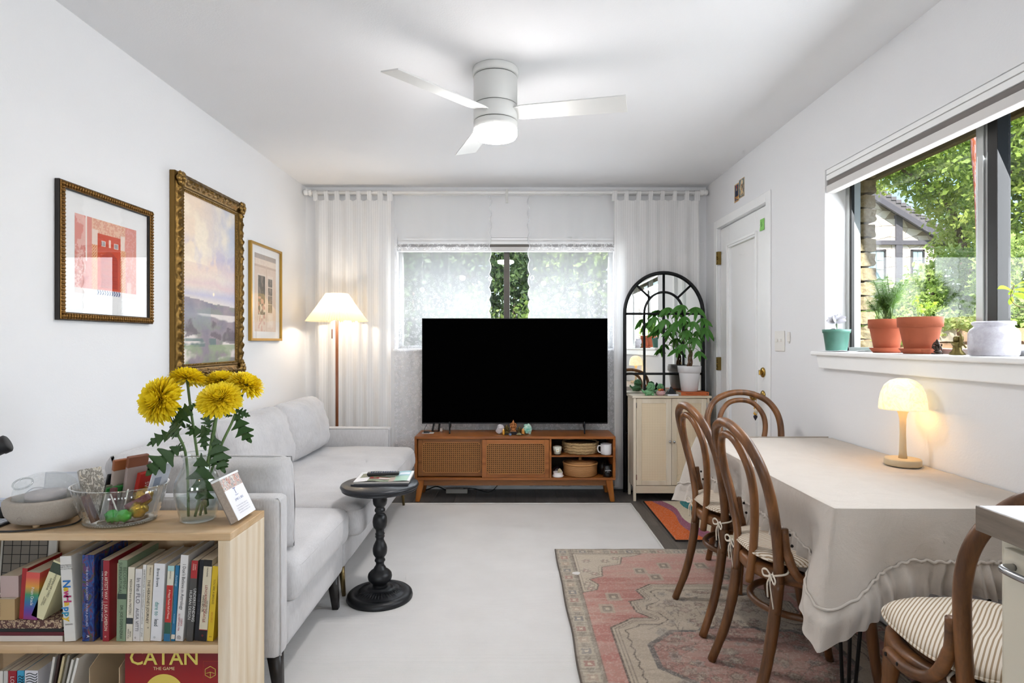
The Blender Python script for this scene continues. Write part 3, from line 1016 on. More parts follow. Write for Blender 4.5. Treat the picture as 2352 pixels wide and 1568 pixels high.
def television():
    y = 4.585
    r = thing('television', 'large black flat-screen television standing on the console', 'television', (0.022, y, 0.491))
    w, z0, z1 = 0.724, 0.068, 0.890
    BLK = plain('#0a0a0b', 0.45, 0.0, name='black_plastic')
    MB().box(-w, w, 0, 0.028, z0, z1).box(-w * 0.7, w * 0.7, 0.028, 0.055, z0 + 0.04, z1 - 0.25).obj('housing', BLK, r, bevel=0.004)
    t = NT('dark_screen')
    p = t.principled((0.0008, 0.0008, 0.0009), 0.55)
    p.inputs['Specular IOR Level'].default_value = 0.0
    MB().box(-w + 0.004, w - 0.004, -0.0015, 0.0, z0 + 0.010, z1 - 0.005).obj('screen', t.done(p), r)
    MB().box(-w, w, -0.002, 0.0005, z1 - 0.005, z1).box(-w, w, -0.002, 0.0005, z0, z0 + 0.009).box(-w, -w + 0.004, -0.002, 0.0005, z0 + 0.009, z1 - 0.005).box(w - 0.004, w, -0.002, 0.0005, z0 + 0.009, z1 - 0.005).obj('bezel', plain('#1b1c1e', 0.3, 0.5), r)
    GUN = plain('#3a3d42', 0.35, 0.7)
    for x, d in ((-0.51, 1), (0.545, -1)):
        m = MB()
        for sy in (-1, 1):
            a = Vector((x, 0.015, z0 + 0.02)); b = Vector((x + d * 0.004, 0.012 + sy * 0.035, 0.045)); c = Vector((x - d * 0.012 * sy, 0.012 + sy * 0.105, 0.0085))
            m.tube(catmull([a, b, c], 5), [0.012, 0.009], 8, flat=0.6)
        m.obj('foot', GUN, r)
television()
# ================================================================== ARCH MIRROR, CABINET
def arch_mirror():
    y0 = 4.655
    r = thing('arch_mirror', 'tall arched window-pane mirror with black metal bars leaning on curtain', 'mirror', (1.205, y0, 0.0), (R(-0.35), 0, 0))
    hw, zs, zt = 0.322, 1.420, 1.756
    BLK = plain('#16171a', 0.45, 0.4, name='black_steel')
    def arch(rad, z_s, n=28):
        return [(rad * math.cos(PI * i / n), 0, z_s + rad * math.sin(PI * i / n) * ((zt - zs - 0.011) / (hw - 0.011) if rad > 0.25 else 1.0)) for i in range(n + 1)]
    def bar(m, pts, w=0.011, d=0.012, closed=False):
        m.tube(pts, w * 0.9, 4, closed, up=(0, 1, 0))
    m = MB()
    outer = [(hw - 0.011, 0, 0.012)] + arch(hw - 0.011, zs) + [(-hw + 0.011, 0, 0.012)]
    bar(m, outer, 0.016, closed=True)
    m.obj('frame', BLK, r)
    g = MB()
    n = 40
    pts = [(hw - 0.012, 0.012)] + [((hw - 0.012) * math.cos(PI * i / n), zs + (zt - zs - 0.012) * math.sin(PI * i / n)) for i in range(n + 1)] + [(-hw + 0.012, 0.012)]
    g.prism(pts, 0.003, 0.008, 'Y')
    t = NT('mirror_silver')
    t.done(t.node('ShaderNodeBsdfGlossy', {'Color': (0.86, 0.88, 0.87), 'Roughness': 0.0}))
    g.obj('mirror_glass', t.m, r)
    b = MB()
    ri = 0.155
    for z in (zs, 0.944, 0.47):
        bar(b, [(-hw + 0.012, -0.002, z), (hw - 0.012, -0.002, z)], 0.010)
    bar(b, [(0, -0.002, 0.012), (0, -0.002, zt - 0.012)], 0.010)
    for s in (-1, 1):
        bar(b, [(s * ri, -0.002, 0.012), (s * ri, -0.002, zs)], 0.010)
        bar(b, [(s * ri * 0.707, -0.002, zs + 0.006 + 0.17 * 0.707), (s * (hw - 0.014) * 0.707, -0.002, zs + (zt - zs - 0.014) * 0.707)], 0.009)
    bar(b, [(ri * math.cos(PI * i / 20), -0.002, zs + 0.172 * math.sin(PI * i / 20)) for i in range(21)], 0.010)
    b.obj('glazing_bars', BLK, r)
    MB().box(-hw + 0.01, hw - 0.01, 0.0085, 0.014, 0.012, zs).obj('backing_board', plain('#3a332c', 0.8), r)
arch_mirror()
BIRCH = wood('#eadfcb', '#d6c8ae', 'Z', 1.0, 0.5, 5, name='pale_birch')
BIRCH_X = wood('#eadfcb', '#d6c8ae', 'X', 1.0, 0.5, 5)
def cane_mat():
    t = NT('fine_cane')
    v = t.coords()
    sep = t.node('ShaderNodeSeparateXYZ'); t.l.new(v, sep.inputs[0])
    def stripe(a, f):
        return t.math('ABSOLUTE', t.math('SUBTRACT', t.math('FRACT', t.math('MULTIPLY', a, f)), 0.5))
    a = t.math('MULTIPLY', stripe(sep.outputs[0], 150), stripe(sep.outputs[2], 150))
    col = t.ramp(t.math('MULTIPLY', a, 5.0), [(0.0, '#ecdcc0'), (0.55, '#e3cfae'), (1.0, '#c4ab84')])
    return t.done(t.principled(col, 0.6, 0, t.bump(a, 0.6, 0.002)))
CANE_FINE = cane_mat()
def rattan_cabinet():
    y0 = 4.414
    s = y0 / F
    r = thing('rattan_cabinet', 'pale wood two-door cabinet with woven cane panels', 'cabinet', (1.195, y0, 0))
    def u(px):
        return (px - CX) * s - 1.195
    D, zt = 0.220, 0.792
    L, Rr = u(1455), u(1630)
    MB().box(L - 0.010, Rr + 0.012, -0.012, D, zt - 0.016, zt).obj('top_board', BIRCH_X, r, bevel=0.002)
    for x in (L, Rr - 0.020):
        for y in (0, D - 0.022):
            MB().box(x, x + 0.020, y, y + 0.022, 0.001, zt - 0.016).obj('corner_post', BIRCH, r, bevel=0.0015)
    for a, b_ in ((L + 0.004, L + 0.012), (Rr - 0.012, Rr - 0.004)):
        MB().box(a, b_, 0.022, D - 0.022, 0.10, zt - 0.016).obj('side_panel', BIRCH, r)
    MB().box(L + 0.02, Rr - 0.02, D - 0.012, D - 0.006, 0.10, zt - 0.016).obj('back_panel', BIRCH, r)
    MB().box(L + 0.02, Rr - 0.02, 0.01, D - 0.012, 0.10, 0.112).obj('bottom_board', BIRCH, r)
    MB().box(L + 0.020, Rr - 0.020, 0.002, 0.020, 0.060, 0.116).obj('bottom_rail', BIRCH_X, r, bevel=0.0015)
    STEEL = plain('#b9b9bb', 0.25, 0.95)
    mid = (L + Rr) / 2
    for a, b_, kx in ((L + 0.022, mid - 0.001, 1), (mid + 0.001, Rr - 0.022, -1)):
        d = thing('door', None, None, ((a + b_) / 2, 0.0, 0.45)); d.parent = r
        w = (b_ - a) / 2
        z0, z1 = 0.120 - 0.45, zt - 0.020 - 0.45
        st = 0.040
        MB().box(-w, -w + st, 0, 0.016, z0, z1).box(w - st, w, 0, 0.016, z0, z1).box(-w + st, w - st, 0, 0.016, z0, z0 + 0.034).box(-w + st, w - st, 0, 0.016, z1 - 0.036, z1).obj('door_frame', BIRCH, d, bevel=0.002)
        MB().box(-w + st, w - st, 0.006, 0.010, z0 + 0.034, z1 - 0.036).obj('cane_panel', CANE_FINE, d)
        MB().lathe([(0.003, 0), (0.003, 0.010), (0.008, 0.013), (0.010, 0.019), (0.007, 0.025), (0, 0.026)], 14, m=Matrix.Rotation(R(90), 4, 'X')).obj('knob', STEEL, d, (kx * (w - 0.015), 0, 0.0))
        for z in (0.27, -0.27):
            MB().box(-kx * w - 0.003, -kx * w + 0.003, -0.002, 0.010, z - 0.02, z + 0.02).obj('hinge', STEEL, d)
rattan_cabinet()
# ================================================================== SOFAS AND CUSHIONS
def sofa_mat():
    t = NT('grey_chenille')
    v = t.coords()
    big = t.noise(v, 4, 4, 0.65)
    thread = t.noise(t.coords((1, 1, 0.12)), 260, 2, 0.7)
    fine = t.noise(v, 900, 1)
    f = t.math('ADD', t.math('MULTIPLY', big, 0.5), t.math('MULTIPLY', thread, 0.5))
    col = t.ramp(f, [(0.25, '#b2b0b0'), (0.5, '#c9c7c7'), (0.78, '#d8d7d8')])
    p = t.principled(col, 0.9, 0, t.bump(t.math('ADD', t.math('MULTIPLY', thread, 0.7), fine), 0.25, 0.0015))
    p.inputs['Sheen Weight'].default_value = 0.35
    p.inputs['Sheen Roughness'].default_value = 0.4
    p.inputs['Specular IOR Level'].default_value = 0.15
    return t.done(p)
SOFA = sofa_mat()
def seam_loop(x0, x1, y0, y1, z, r=0.03, rad=0.0035):
    pts = []
    for sx, sy, a0 in ((1, 1, 0), (0, 1, 90), (0, 0, 180), (1, 0, 270)):
        cx_, cy_ = (x1 - r if sx else x0 + r), (y1 - r if sy else y0 + r)
        for q in range(5):
            a = R(a0 + q * 22.5)
            pts.append((cx_ + r * math.cos(a), cy_ + r * math.sin(a), z))
    return MB().tube(pts, rad, 6, True)
def far_sofa():
    r = thing('sofa', 'long grey fabric sofa section with brass legs beside floor lamp', 'sofa', (0, 0, 0))
    y0, y1 = 2.712, 4.325
    softbox(-1.655, -0.775, y0, y1, 0.150, 0.300, 0.018, (8, 12, 4)).obj('base', SOFA, r)
    softbox(-1.655, -1.48, y0, y1 - 0.10, 0.295, 0.700, 0.03, (5, 12, 6)).obj('backrest', SOFA, r)
    softbox(-1.655, -0.880, y1 - 0.105, y1, 0.295, 0.578, 0.016, (10, 4, 6)).obj('arm', SOFA, r)
    MB().tube([(-0.884, y1 - 0.102, 0.30), (-0.884, y1 - 0.102, 0.565), (-0.895, y1 - 0.102, 0.574), (-1.45, y1 - 0.102, 0.574)], 0.003, 6).obj('arm_piping', SOFA, r)
    c = softbox(-1.49, -0.690, y0 - 0.01, y1 - 0.112, 0.292, 0.452, 0.052, (26, 44, 8), crown=0.018, wr=0.014, wf=6.5, seed=2, dirs=(0.45, 2.8, 1)).obj('seat_cushion', SOFA, r)
    seam_loop(-1.47, -0.696, y0 - 0.006, y1 - 0.116, 0.420, 0.05, 0.0030).obj('piping', SOFA, c)
    BR = plain('#8d7a52', 0.3, 0.9, name='antique_brass')
    for x in (-0.800, -1.60):
        for y in (y0 + 0.045, y1 - 0.045):
            MB().tube([(x, y, 0.152), (x + (0.012 if x > -1 else -0.01), y, 0.008)], [0.017, 0.010], 4, up=(0.7, 0.7, 0)).obj('leg', BR, r)
far_sofa()
def near_sofa():
    r = thing('sofa_chair', 'grey fabric sofa section with dark legs and tall arm behind bookcase', 'sofa', (0, 0, 0))
    y0, y1 = 1.935, 2.694
    softbox(-1.655, -0.770, y0 + 0.07, y1, 0.152, 0.300, 0.016, (8, 8, 4)).obj('base', SOFA, r)
    softbox(-1.655, -1.48, y0 + 0.07, y1, 0.295, 0.690, 0.03, (5, 8, 6)).obj('backrest', SOFA, r)
    softbox(-1.655, -0.765, y0, y0 + 0.082, 0.150, 0.686, 0.022, (10, 5, 10)).obj('arm', SOFA, r)
    MB().tube([(-0.7655, y0 + 0.012, 0.16), (-0.7655, y0 + 0.012, 0.665), (-0.775, y0 + 0.012, 0.680), (-1.40, y0 + 0.012, 0.6835)], 0.0028, 6).obj('arm_piping', SOFA, r)
    c = softbox(-1.49, -0.735, y0 + 0.086, y1 - 0.006, 0.290, 0.450, 0.048, (24, 24, 8), crown=0.020, wr=0.007, wf=5, seed=5).obj('seat_cushion', SOFA, r)
    seam_loop(-1.47, -0.741, y0 + 0.09, y1 - 0.010, 0.418, 0.05, 0.0030).obj('piping', SOFA, c)
    DK = plain('#2a2624', 0.4, vary=0.1, name='espresso_wood')
    for x in (-0.800, -1.60):
        for y in (y0 + 0.05, y1 - 0.07):
            MB().tube([(x, y, 0.156), (x + (0.014 if x > -1 else -0.01), y, 0.008)], [0.030, 0.018], 4, up=(0.7, 0.7, 0)).obj('leg', DK, r)
near_sofa()
def cushion(label, loc, rot, w, h, t, seed, wr=0.020):
    """loose back cushion: local x = width, z = height (from the bottom edge), y = thickness"""
    r = thing('back_cushion', label, 'cushion', loc, rot, 'loose back cushions on the sofa')
    def shell(sgn):
        def f(u, v):
            a, b = 2 * u - 1, 2 * v - 1
            e = (1 - abs(a) ** 3.2) * (1 - abs(b) ** 3.0)
            th = t * 0.5 * max(e, 0) ** 0.42 + 0.006
            pin = 1 - 0.055 * (abs(a) ** 2) * (1 - abs(b)) - 0.0
            pin2 = 1 - 0.045 * (abs(b) ** 2) * (1 - abs(a))
            x, z = a * w / 2 * (1 - 0.04 * (1 - b * b) * abs(a) ** 3 * 0), b * h / 2
            x *= 1 - 0.03 * (1 - abs(b)) * abs(a) ** 4 * -1
            n = noise.noise(Vector((x * 5 + seed * 3, z * 9, sgn * 2.0))) * 0.6 + noise.noise(Vector((x * 13 + seed, z * 16, sgn))) * 0.4
            radial = math.sin(18 * math.atan2(b - 0.2, a + 0.01)) * max(0, math.hypot(a, b) - 0.55) * 0.5
            k = wr * (n + radial) * min(1, e * 3)
            return Vector((x, sgn * (th + k), z + h / 2))
        return f
    m = MB()
    m.grid(shell(-1), 30, 24)
    m.grid(lambda u, v: shell(1)(1 - u, v), 30, 24)
    m.obj('cushion_body', SOFA, r, weld=True)
    pts = []
    for k in range(48):
        a = 2 * PI * k / 48
        ca, sa = math.cos(a), math.sin(a)
        q = 0.16
        x, z = math.copysign(abs(ca) ** q, ca) * w / 2, math.copysign(abs(sa) ** q, sa) * h / 2
        pts.append((x, 0.004 * noise.noise(Vector((x * 20, z * 20, seed))), z + h / 2))
    MB().tube(pts, 0.0062, 6, True).obj('piping', SOFA, r)
    return r
# against the left wall they face +x
cushion('grey back cushion furthest from bookcase, beside the far sofa arm', (-1.345, 3.86, 0.462), (0, 0, R(90)), 0.66, 0.36, 0.24, 1).rotation_euler = (R(-14), 0, R(90))
cushion('grey back cushion in the middle of the far sofa section', (-1.345, 3.17, 0.462), (R(-14), 0, R(90)), 0.70, 0.36, 0.24, 2)
cushion('grey back cushion behind the glass candy bowl', (-1.355, 2.43, 0.458), (R(-16), 0, R(90)), 0.60, 0.34, 0.24, 3)
cushion('grey cushion standing upright against the tall arm beside the calendar', (-1.03, 2.115, 0.462), (R(4), 0, R(0)), 0.49, 0.33, 0.155, 4, 0.008)
# ================================================================== SIDE TABLE
def side_table():
    r = thing('side_table', 'black turned pedestal side table beside the sofa', 'side table', (-0.616, 2.742, 0.0075))
    BLK = plain('#191a1d', 0.38, 0.15, vary=0.08, name='black_lacquer')
    BLK2 = plain('#202227', 0.32, 0.1, vary=0.05, name='satin_black_top')
    prof = [(35, 372), (40, 378), (44, 400), (45, 420), (42, 442), (34, 455), (27, 462), (28, 468), (32, 474), (34, 484), (31, 492), (26, 498), (30, 506), (36, 512), (43, 530), (46, 555), (43, 580), (36, 594), (27, 604), (25, 622), (29, 628), (30, 634), (26, 639), (29, 644), (30, 650), (26, 655), (24, 668), (31, 684), (40, 702), (45, 722), (45, 740), (42, 758), (34, 772), (27, 780), (29, 788), (33, 796), (33, 803), (27, 809), (25, 822), (29, 834), (36, 842), (38, 850), (44, 856), (60, 868), (72, 882), (76, 900), (72, 918), (60, 932), (46, 942), (42, 955), (46, 962), (46, 972)]
    k = 0.000736
    MB().lathe([(a * k, 1.2 - (216 + b / 2.761) * 0.002031) for a, b in prof[::-1]], 32).obj('turned_column', BLK, r)
    MB().lathe([(0.150, 0.0), (0.1515, 0.006), (0.148, 0.020), (0.140, 0.027), (0.124, 0.029), (0.119, 0.026), (0.112, 0.028), (0.085, 0.040), (0.062, 0.046), (0.056, 0.046), (0.053, 0.053), (0.040, 0.056), (0.030, 0.056)], 56).obj('base', BLK, r)
    for i in range(44):
        a = 2 * PI * i / 44
        d, n_ = Vector((math.cos(a), math.sin(a), 0)), Vector((-math.sin(a), math.cos(a), 0))
        o = MB().add([d * 0.066 + n_ * 0.0022 + Vector((0, 0, 0.0455)), d * 0.066 - n_ * 0.0022 + Vector((0, 0, 0.0455)), d * 0.088 - n_ * 0.0050 + Vector((0, 0, 0.0400)), d * 0.104 + Vector((0, 0, 0.0322)), d * 0.088 + n_ * 0.0050 + Vector((0, 0, 0.0400)), d * 0.086 + Vector((0, 0, 0.0445))], [(0, 5, 1), (1, 5, 2), (2, 5, 3), (3, 5, 4), (4, 5, 0)]).obj('carved_leaf', BLK, r) if i < 44 else None
    MB().lathe([(0.030, 0.494), (0.060, 0.500), (0.164, 0.503), (0.172, 0.506), (0.174, 0.511), (0.169, 0.514), (0.177, 0.518), (0.180, 0.523), (0.177, 0.530), (0.171, 0.5335), (0.0, 0.534)], 64).obj('table_top', BLK2, r)
side_table()
TBL = (-0.616, 2.742, 0.0075 + 0.534)
# ================================================================== FLOOR LAMP
def floor_lamp():
    r = thing('floor_lamp', 'slim wooden floor lamp with pleated cream shade', 'floor lamp', (-1.34, 4.50, 0))
    WD = wood('#9a5f3a', '#7a4526', 'Z', 1, 0.4, 5)
    MB().lathe([(0.13, 0.001), (0.132, 0.010), (0.125, 0.018), (0.02, 0.022)], 32).obj('base', plain('#3b2a20', 0.4), r)
    MB().lathe([(0.0115, 0.02), (0.0115, 1.42)], 14).obj('pole', WD, r)
    t = NT('pleated_paper')
    v = t.coords()
    a = t.principled(lin('#f3e8cf'), 0.8)
    b = t.node('ShaderNodeBsdfTranslucent', {'Color': lin('#f7e7c4')})
    mx = t.node('ShaderNodeMixShader', {0: 0.55}); t.l.new(a.outputs[0], mx.inputs[1]); t.l.new(b.outputs[0], mx.inputs[2])
    t.done(mx)
    m = MB()
    n = 144
    prof = [(0.226, 1.352), (0.150, 1.46), (0.080, 1.566)]
    vs, fs = [], []
    for q, (rr, z) in enumerate(prof):
        for i in range(n):
            an = 2 * PI * i / n
            k = rr + (0.0065 if i % 2 else -0.004) * (0.4 + rr * 3)
            vs.append((k * math.cos(an), k * math.sin(an), z + (0.003 if i % 2 else 0) * (q == 0)))
    for q in range(2):
        for i in range(n):
            j = (i + 1) % n
            fs.append((q * n + i, q * n + j, (q + 1) * n + j, (q + 1) * n + i))
    m.add(vs, fs)
    m.obj('lamp_shade', t.m, r)
    GOLD = plain('#c79a45', 0.25, 1.0)
    f = MB()
    for i in range(3):
        an = R(30 + 120 * i)
        f.tube([(0, 0, 1.553), (0.076 * math.cos(an), 0.076 * math.sin(an), 1.560)], 0.0018, 6)
    f.tube([(0, 0, 1.42), (0, 0, 1.555)], 0.004, 8)
    f.obj('shade_carrier', GOLD, r)
    MB().lathe([(0.004, 1.555), (0.008, 1.563), (0.005, 1.572), (0.0, 1.577)], 12).obj('finial', GOLD, r)
    MB().ball((0, 0, 1.46), 0.034, 16, 12, (1, 1, 1.2)).obj('bulb', emit('#fff0dc', 120), r)
    MB().tube([(-0.035, -0.01, 1.40), (-0.0352, -0.01, 1.296)], 0.0008, 5).obj('pull_cord', plain('#cbb48a', 0.6), r)
    MB().lathe([(0.0035, 1.222), (0.0042, 1.228), (0.0042, 1.290), (0.002, 1.296)], 10, (-0.035, -0.01, 0)).obj('pull_handle', WD, r)
floor_lamp()
# ================================================================== CEILING FAN
def ceiling_fan():
    r = thing('ceiling_fan', 'white three-blade ceiling fan with a round lit lamp underneath', 'ceiling fan', (-0.0765, 2.718, ZC))
    WH = plain('#dededb', 0.45, vary=0.02, name='white_enamel')
    DK = plain('#4b4a47', 0.7)
    z = lambda a: a - ZC
    MB().lathe([(0.105, -0.0005), (0.107, -0.004), (0.106, z(2.424)), (0.100, z(2.4205))], 48).obj('canopy', WH, r)
    MB().lathe([(0.096, z(2.421)), (0.096, z(2.416))], 48).obj('seam', DK, r)
    MB().lathe([(0.099, z(2.4165)), (0.1012, z(2.413)), (0.1012, z(2.292)), (0.099, z(2.289))], 48).obj('motor_housing', WH, r)
    MB().lathe([(0.096, z(2.290)), (0.096, z(2.285))], 48).obj('seam', DK, r)
    MB().lathe([(0.099, z(2.2855)), (0.1015, z(2.283)), (0.1015, z(2.218)), (0.099, z(2.2155))], 48).obj('blade_hub', WH, r)
    MB().lathe([(0.096, z(2.217)), (0.096, z(2.211))], 48).obj('seam', DK, r)
    MB().lathe([(0.099, z(2.2115)), (0.1015, z(2.209)), (0.1015, z(2.176)), (0.098, z(2.172))], 48).obj('light_ring', WH, r)
    MB().lathe([(0.098, z(2.173)), (0.1005, z(2.169)), (0.1005, z(2.152)), (0.094, z(2.142)), (0.078, z(2.137)), (0.0, z(2.135))], 48).obj('diffuser', emit('#fefbfa', 98.0), r)
    for a in (-12, 108, -132 + 0):
        an = R({-12: -12, 108: 108 + 120 + 0, -132: 108}[a])
        M = Matrix.Rotation(an, 4, 'Z') @ Matrix.Translation((0, 0, z(2.250))) @ Matrix.Rotation(R(-13), 4, 'X')
        b = MB()
        out = [(0.075, -0.040), (0.13, -0.052), (0.594, -0.060), (0.598, 0.060), (0.12, 0.052), (0.075, 0.040)]
        top = [M @ Vector((x, y, 0.003)) for x, y in out]
        bot = [M @ Vector((x, y, -0.003)) for x, y in out]
        n = len(out)
        b.add(top + bot, [tuple(range(n)), tuple(range(2 * n - 1, n - 1, -1))] + [(i, n + i, n + (i + 1) % n, (i + 1) % n) for i in range(n)])
        b.obj('blade', WH, r, bevel=0.0015)
ceiling_fan()
# ================================================================== BLINDS, RODS, CURTAINS
def blind(name, label, x0, x1, m4, z0, z1):
    """raised cellular blind; local x along the window, y = depth towards the room negative"""
    r = thing(name, label, 'blind', (0, 0, 0))
    r.matrix_world = m4
    GR = plain('#bdb7b3', 0.9, vary=0.05)
    CL = plain('#dad7d4', 0.85, vary=0.03, name='blind_cloth')
    h = z1 - z0
    MB().box(x0, x1, -0.022, 0.022, z1 - 0.024, z1 - 0.001).obj('headrail', TRIM, r, bevel=0.002)
    MB().box(x0 + 0.002, x1 - 0.002, -0.016, 0.018, z1 - 0.028, z1 - 0.024).obj('headrail_gap', GR, r)
    MB().box(x0, x1, -0.022, 0.022, z1 - 0.054, z1 - 0.028).obj('valance_strip', TRIM, r, bevel=0.002)
    nf = 5
    for i in range(nf):
        za = z0 + 0.040 + (h - 0.096) * i / nf
        zb_ = z0 + 0.040 + (h - 0.096) * (i + 1) / nf
        zm = (za + zb_) / 2
        MB().prism([(-0.012, za), (-0.019, zm), (-0.012, zb_), (0.016, zb_), (0.020, zm), (0.016, za)], x0 + 0.003, x1 - 0.003, 'X').obj('pleat', GR, r)
    MB().box(x0, x1, -0.024, 0.022, z0, z0 + 0.038).obj('bottom_rail', CL, r, bevel=0.004)
blind('cellular_blind', 'raised white cellular blind over the side window with potted herbs', -RY1 + 0.004, -RY0 - 0.004, Matrix.Translation((XR + 0.026, 0, 0)) @ Matrix.Rotation(R(-90), 4, 'Z'), 1.945, RZ1)
blind('cellular_blind', 'raised white cellular blind behind the lace curtains', BX0 + 0.004, BX1 - 0.004, Matrix.Translation((0, YW + 0.030, 0)), 1.934, BZ1)
def curtain_rods():
    WH = plain('#f0efed', 0.35, vary=0.02, name='white_rod')
    zr = 2.392
    r = thing('curtain_rod', 'white double curtain rod running wall to wall above the window', 'curtain rod', (0, 0, 0))
    rod = lambda y, z, rad, xa, xb: MB().tube([(xa, y, z), (xb, y, z)], rad, 14)
    rod(4.705, zr, 0.0135, XL + 0.06, XR - 0.06).obj('outer_rod', WH, r)
    rod(4.752, zr - 0.004, 0.0090, XL + 0.06, XR - 0.06).obj('inner_rod', WH, r)
    for x, s in ((XL + 0.045, -1), (XR - 0.045, 1)):
        MB().lathe([(0.020, -0.030), (0.022, -0.026), (0.022, -0.004), (0.018, 0), (0.016, 0.004), (0.022, 0.006), (0.022, 0.026), (0.018, 0.030)], 20, (x, 4.705, zr), Matrix.Rotation(R(90), 4, 'Y')).obj('end_cap', WH, r)
        MB().box(x - 0.010, x + 0.010, 4.705, YW, zr - 0.012, zr + 0.026).obj('bracket', WH, r, bevel=0.003)
    x = (1164 - CX) * 4.68 / F
    MB().box(x - 0.008, x + 0.008, 4.693, YW, zr + 0.010, zr + 0.022).box(x - 0.010, x + 0.010, 4.689, 4.696, zr - 0.085, zr + 0.022).obj('bracket', plain('#d5d4d0', 0.4), r, bevel=0.001)
curtain_rods()
def sheer_mat(name, color, alpha, transl, stripes=0.0, lace=False):
    t = NT(name)
    v = t.coords()
    sep = t.node('ShaderNodeSeparateXYZ'); t.l.new(v, sep.inputs[0])
    d = t.node('ShaderNodeBsdfDiffuse', {'Color': lin(color)})
    tr = t.node('ShaderNodeBsdfTranslucent', {'Color': lin(color)})
    mx = t.node('ShaderNodeMixShader', {0: transl}); t.l.new(d.outputs[0], mx.inputs[1]); t.l.new(tr.outputs[0], mx.inputs[2])
    clear = t.node('ShaderNodeBsdfTransparent')
    fac = alpha
    if stripes:
        w = t.math('ABSOLUTE', t.math('SUBTRACT', t.math('FRACT', t.math('MULTIPLY', sep.outputs[0], stripes)), 0.5))
        fac = t.math('ADD', alpha, t.math('MULTIPLY', t.math('LESS_THAN', w, 0.10), 0.14))
    if lace:
        # sprigs of leaves worked into the net, thicker towards the hem
        mp = t.coords((1, 1, 1))
        vor = t.node('ShaderNodeTexVoronoi', {'Scale': 34.0}, feature='F1'); t.l.new(mp, vor.inputs[0])
        vo2 = t.node('ShaderNodeTexVoronoi', {'Scale': 95.0}, feature='F1'); t.l.new(mp, vo2.inputs[0])
        leaf = t.math('LESS_THAN', t.math('ABSOLUTE', t.math('SUBTRACT', t.math('ADD', vor.outputs[0], t.math('MULTIPLY', vo2.outputs[0], 0.55)), 0.62)), 0.11)
        hem = t.math('SMOOTH_MIN', t.math('MAXIMUM', t.math('MULTIPLY', t.math('SUBTRACT', 1.80, sep.outputs[2]), 2.2), 0.0), 1.0, 0.1)
        top = t.math('LESS_THAN', t.math('ABSOLUTE', t.math('SUBTRACT', sep.outputs[2], 1.965)), 0.024)
        dens = t.math('MAXIMUM', t.math('MULTIPLY', hem, 0.16), t.math('MULTIPLY', top, 0.35))
        fac = t.math('ADD', alpha, t.math('MULTIPLY', leaf, dens))
        fac = t.math('ADD', fac, t.math('MULTIPLY', hem, 0.16))
    m2 = t.node('ShaderNodeMixShader', {0: fac}); t.l.new(clear.outputs[0], m2.inputs[1]); t.l.new(mx.outputs[0], m2.inputs[2])
    return t.done(m2)
COTTON = sheer_mat('white_cotton_voile', '#fcfbfa', 0.90, 0.40, stripes=55.0)
LACE = sheer_mat('white_lace', '#fbfbfd', 0.27, 0.4, lace=True)
def fold(x, seed, freq, z):
    a = noise.noise(Vector((x * freq, seed * 4.1, z * 0.35)))
    b = noise.noise(Vector((x * freq * 2.3, seed * 9.7, z * 0.6)))
    return a * 0.75 + b * 0.35
def tab_curtain(label, px0, px1, seed, xtra=0.0):
    y = 4.706
    x0, x1 = (px0 - CX) * y / F, (px1 - CX) * y / F
    r = thing('tab_curtain', label, 'curtain', (0, 0, 0), group='white tab-top cotton curtains')
    ztop, zbot = 2.338, 0.035
    nt = 7
    def f(u, v):
        z = ztop + (zbot - ztop) * v
        x = x0 + (x1 - x0) * u
        amp = 0.008 + 0.010 * min(1, v * 5)
        yy = y + amp * (math.sin(u * nt * 2 * PI * 0.93 + seed + 1.1 * math.sin(u * 9 + seed)) * 0.8 + fold(x, seed, 8, z) * 0.9)
        sag = 0.012 * (0.5 - 0.5 * math.cos(u * nt * 2 * PI)) * max(0, 1 - v * 12)
        xx = x + 0.012 * fold(x + 3, seed + 2, 5, z * 1.5) * min(1, v * 3)
        return Vector((xx, min(max(yy, 4.684), 4.732), z - sag))
    MB().grid(f, 150, 44).obj('curtain_panel', COTTON, r)
    hem = MB().grid(lambda u, v: f(u, v * 0.042) + Vector((0, -0.0015, 0.0)), 150, 3)
    hem.obj('heading_band', COTTON, r)
    for i in range(nt + 1):
        u = (i + 0.02) / nt if i < nt else 0.985
        w = 0.030 + 0.012 * random.random()
        cxm = x0 + (x1 - x0) * u
        zr = 2.392
        lp = []
        for q in range(11):
            a = PI * q / 10
            lp.append((4.705 - 0.0165 * math.cos(a), zr + 0.0165 * math.sin(a)))
        path = [(f(u, 0).y - 0.003, ztop - 0.012)] + lp + [(f(u, 0).y + 0.003, ztop - 0.012)]
        vs, fs = [], []
        for (yy, zz) in path:
            vs += [(cxm - w / 2, yy, zz), (cxm + w / 2, yy, zz)]
        for q in range(len(path) - 1):
            fs.append((2 * q, 2 * q + 1, 2 * q + 3, 2 * q + 2))
        MB().add(vs, fs, True).obj('tab', COTTON, r)
    return r
random.seed(4)
tab_curtain('white tab-top cotton curtain behind the floor lamp', 724, 898, 1.0)
tab_curtain('white tab-top cotton curtain behind the arched mirror', 1411, 1604, 2.6)
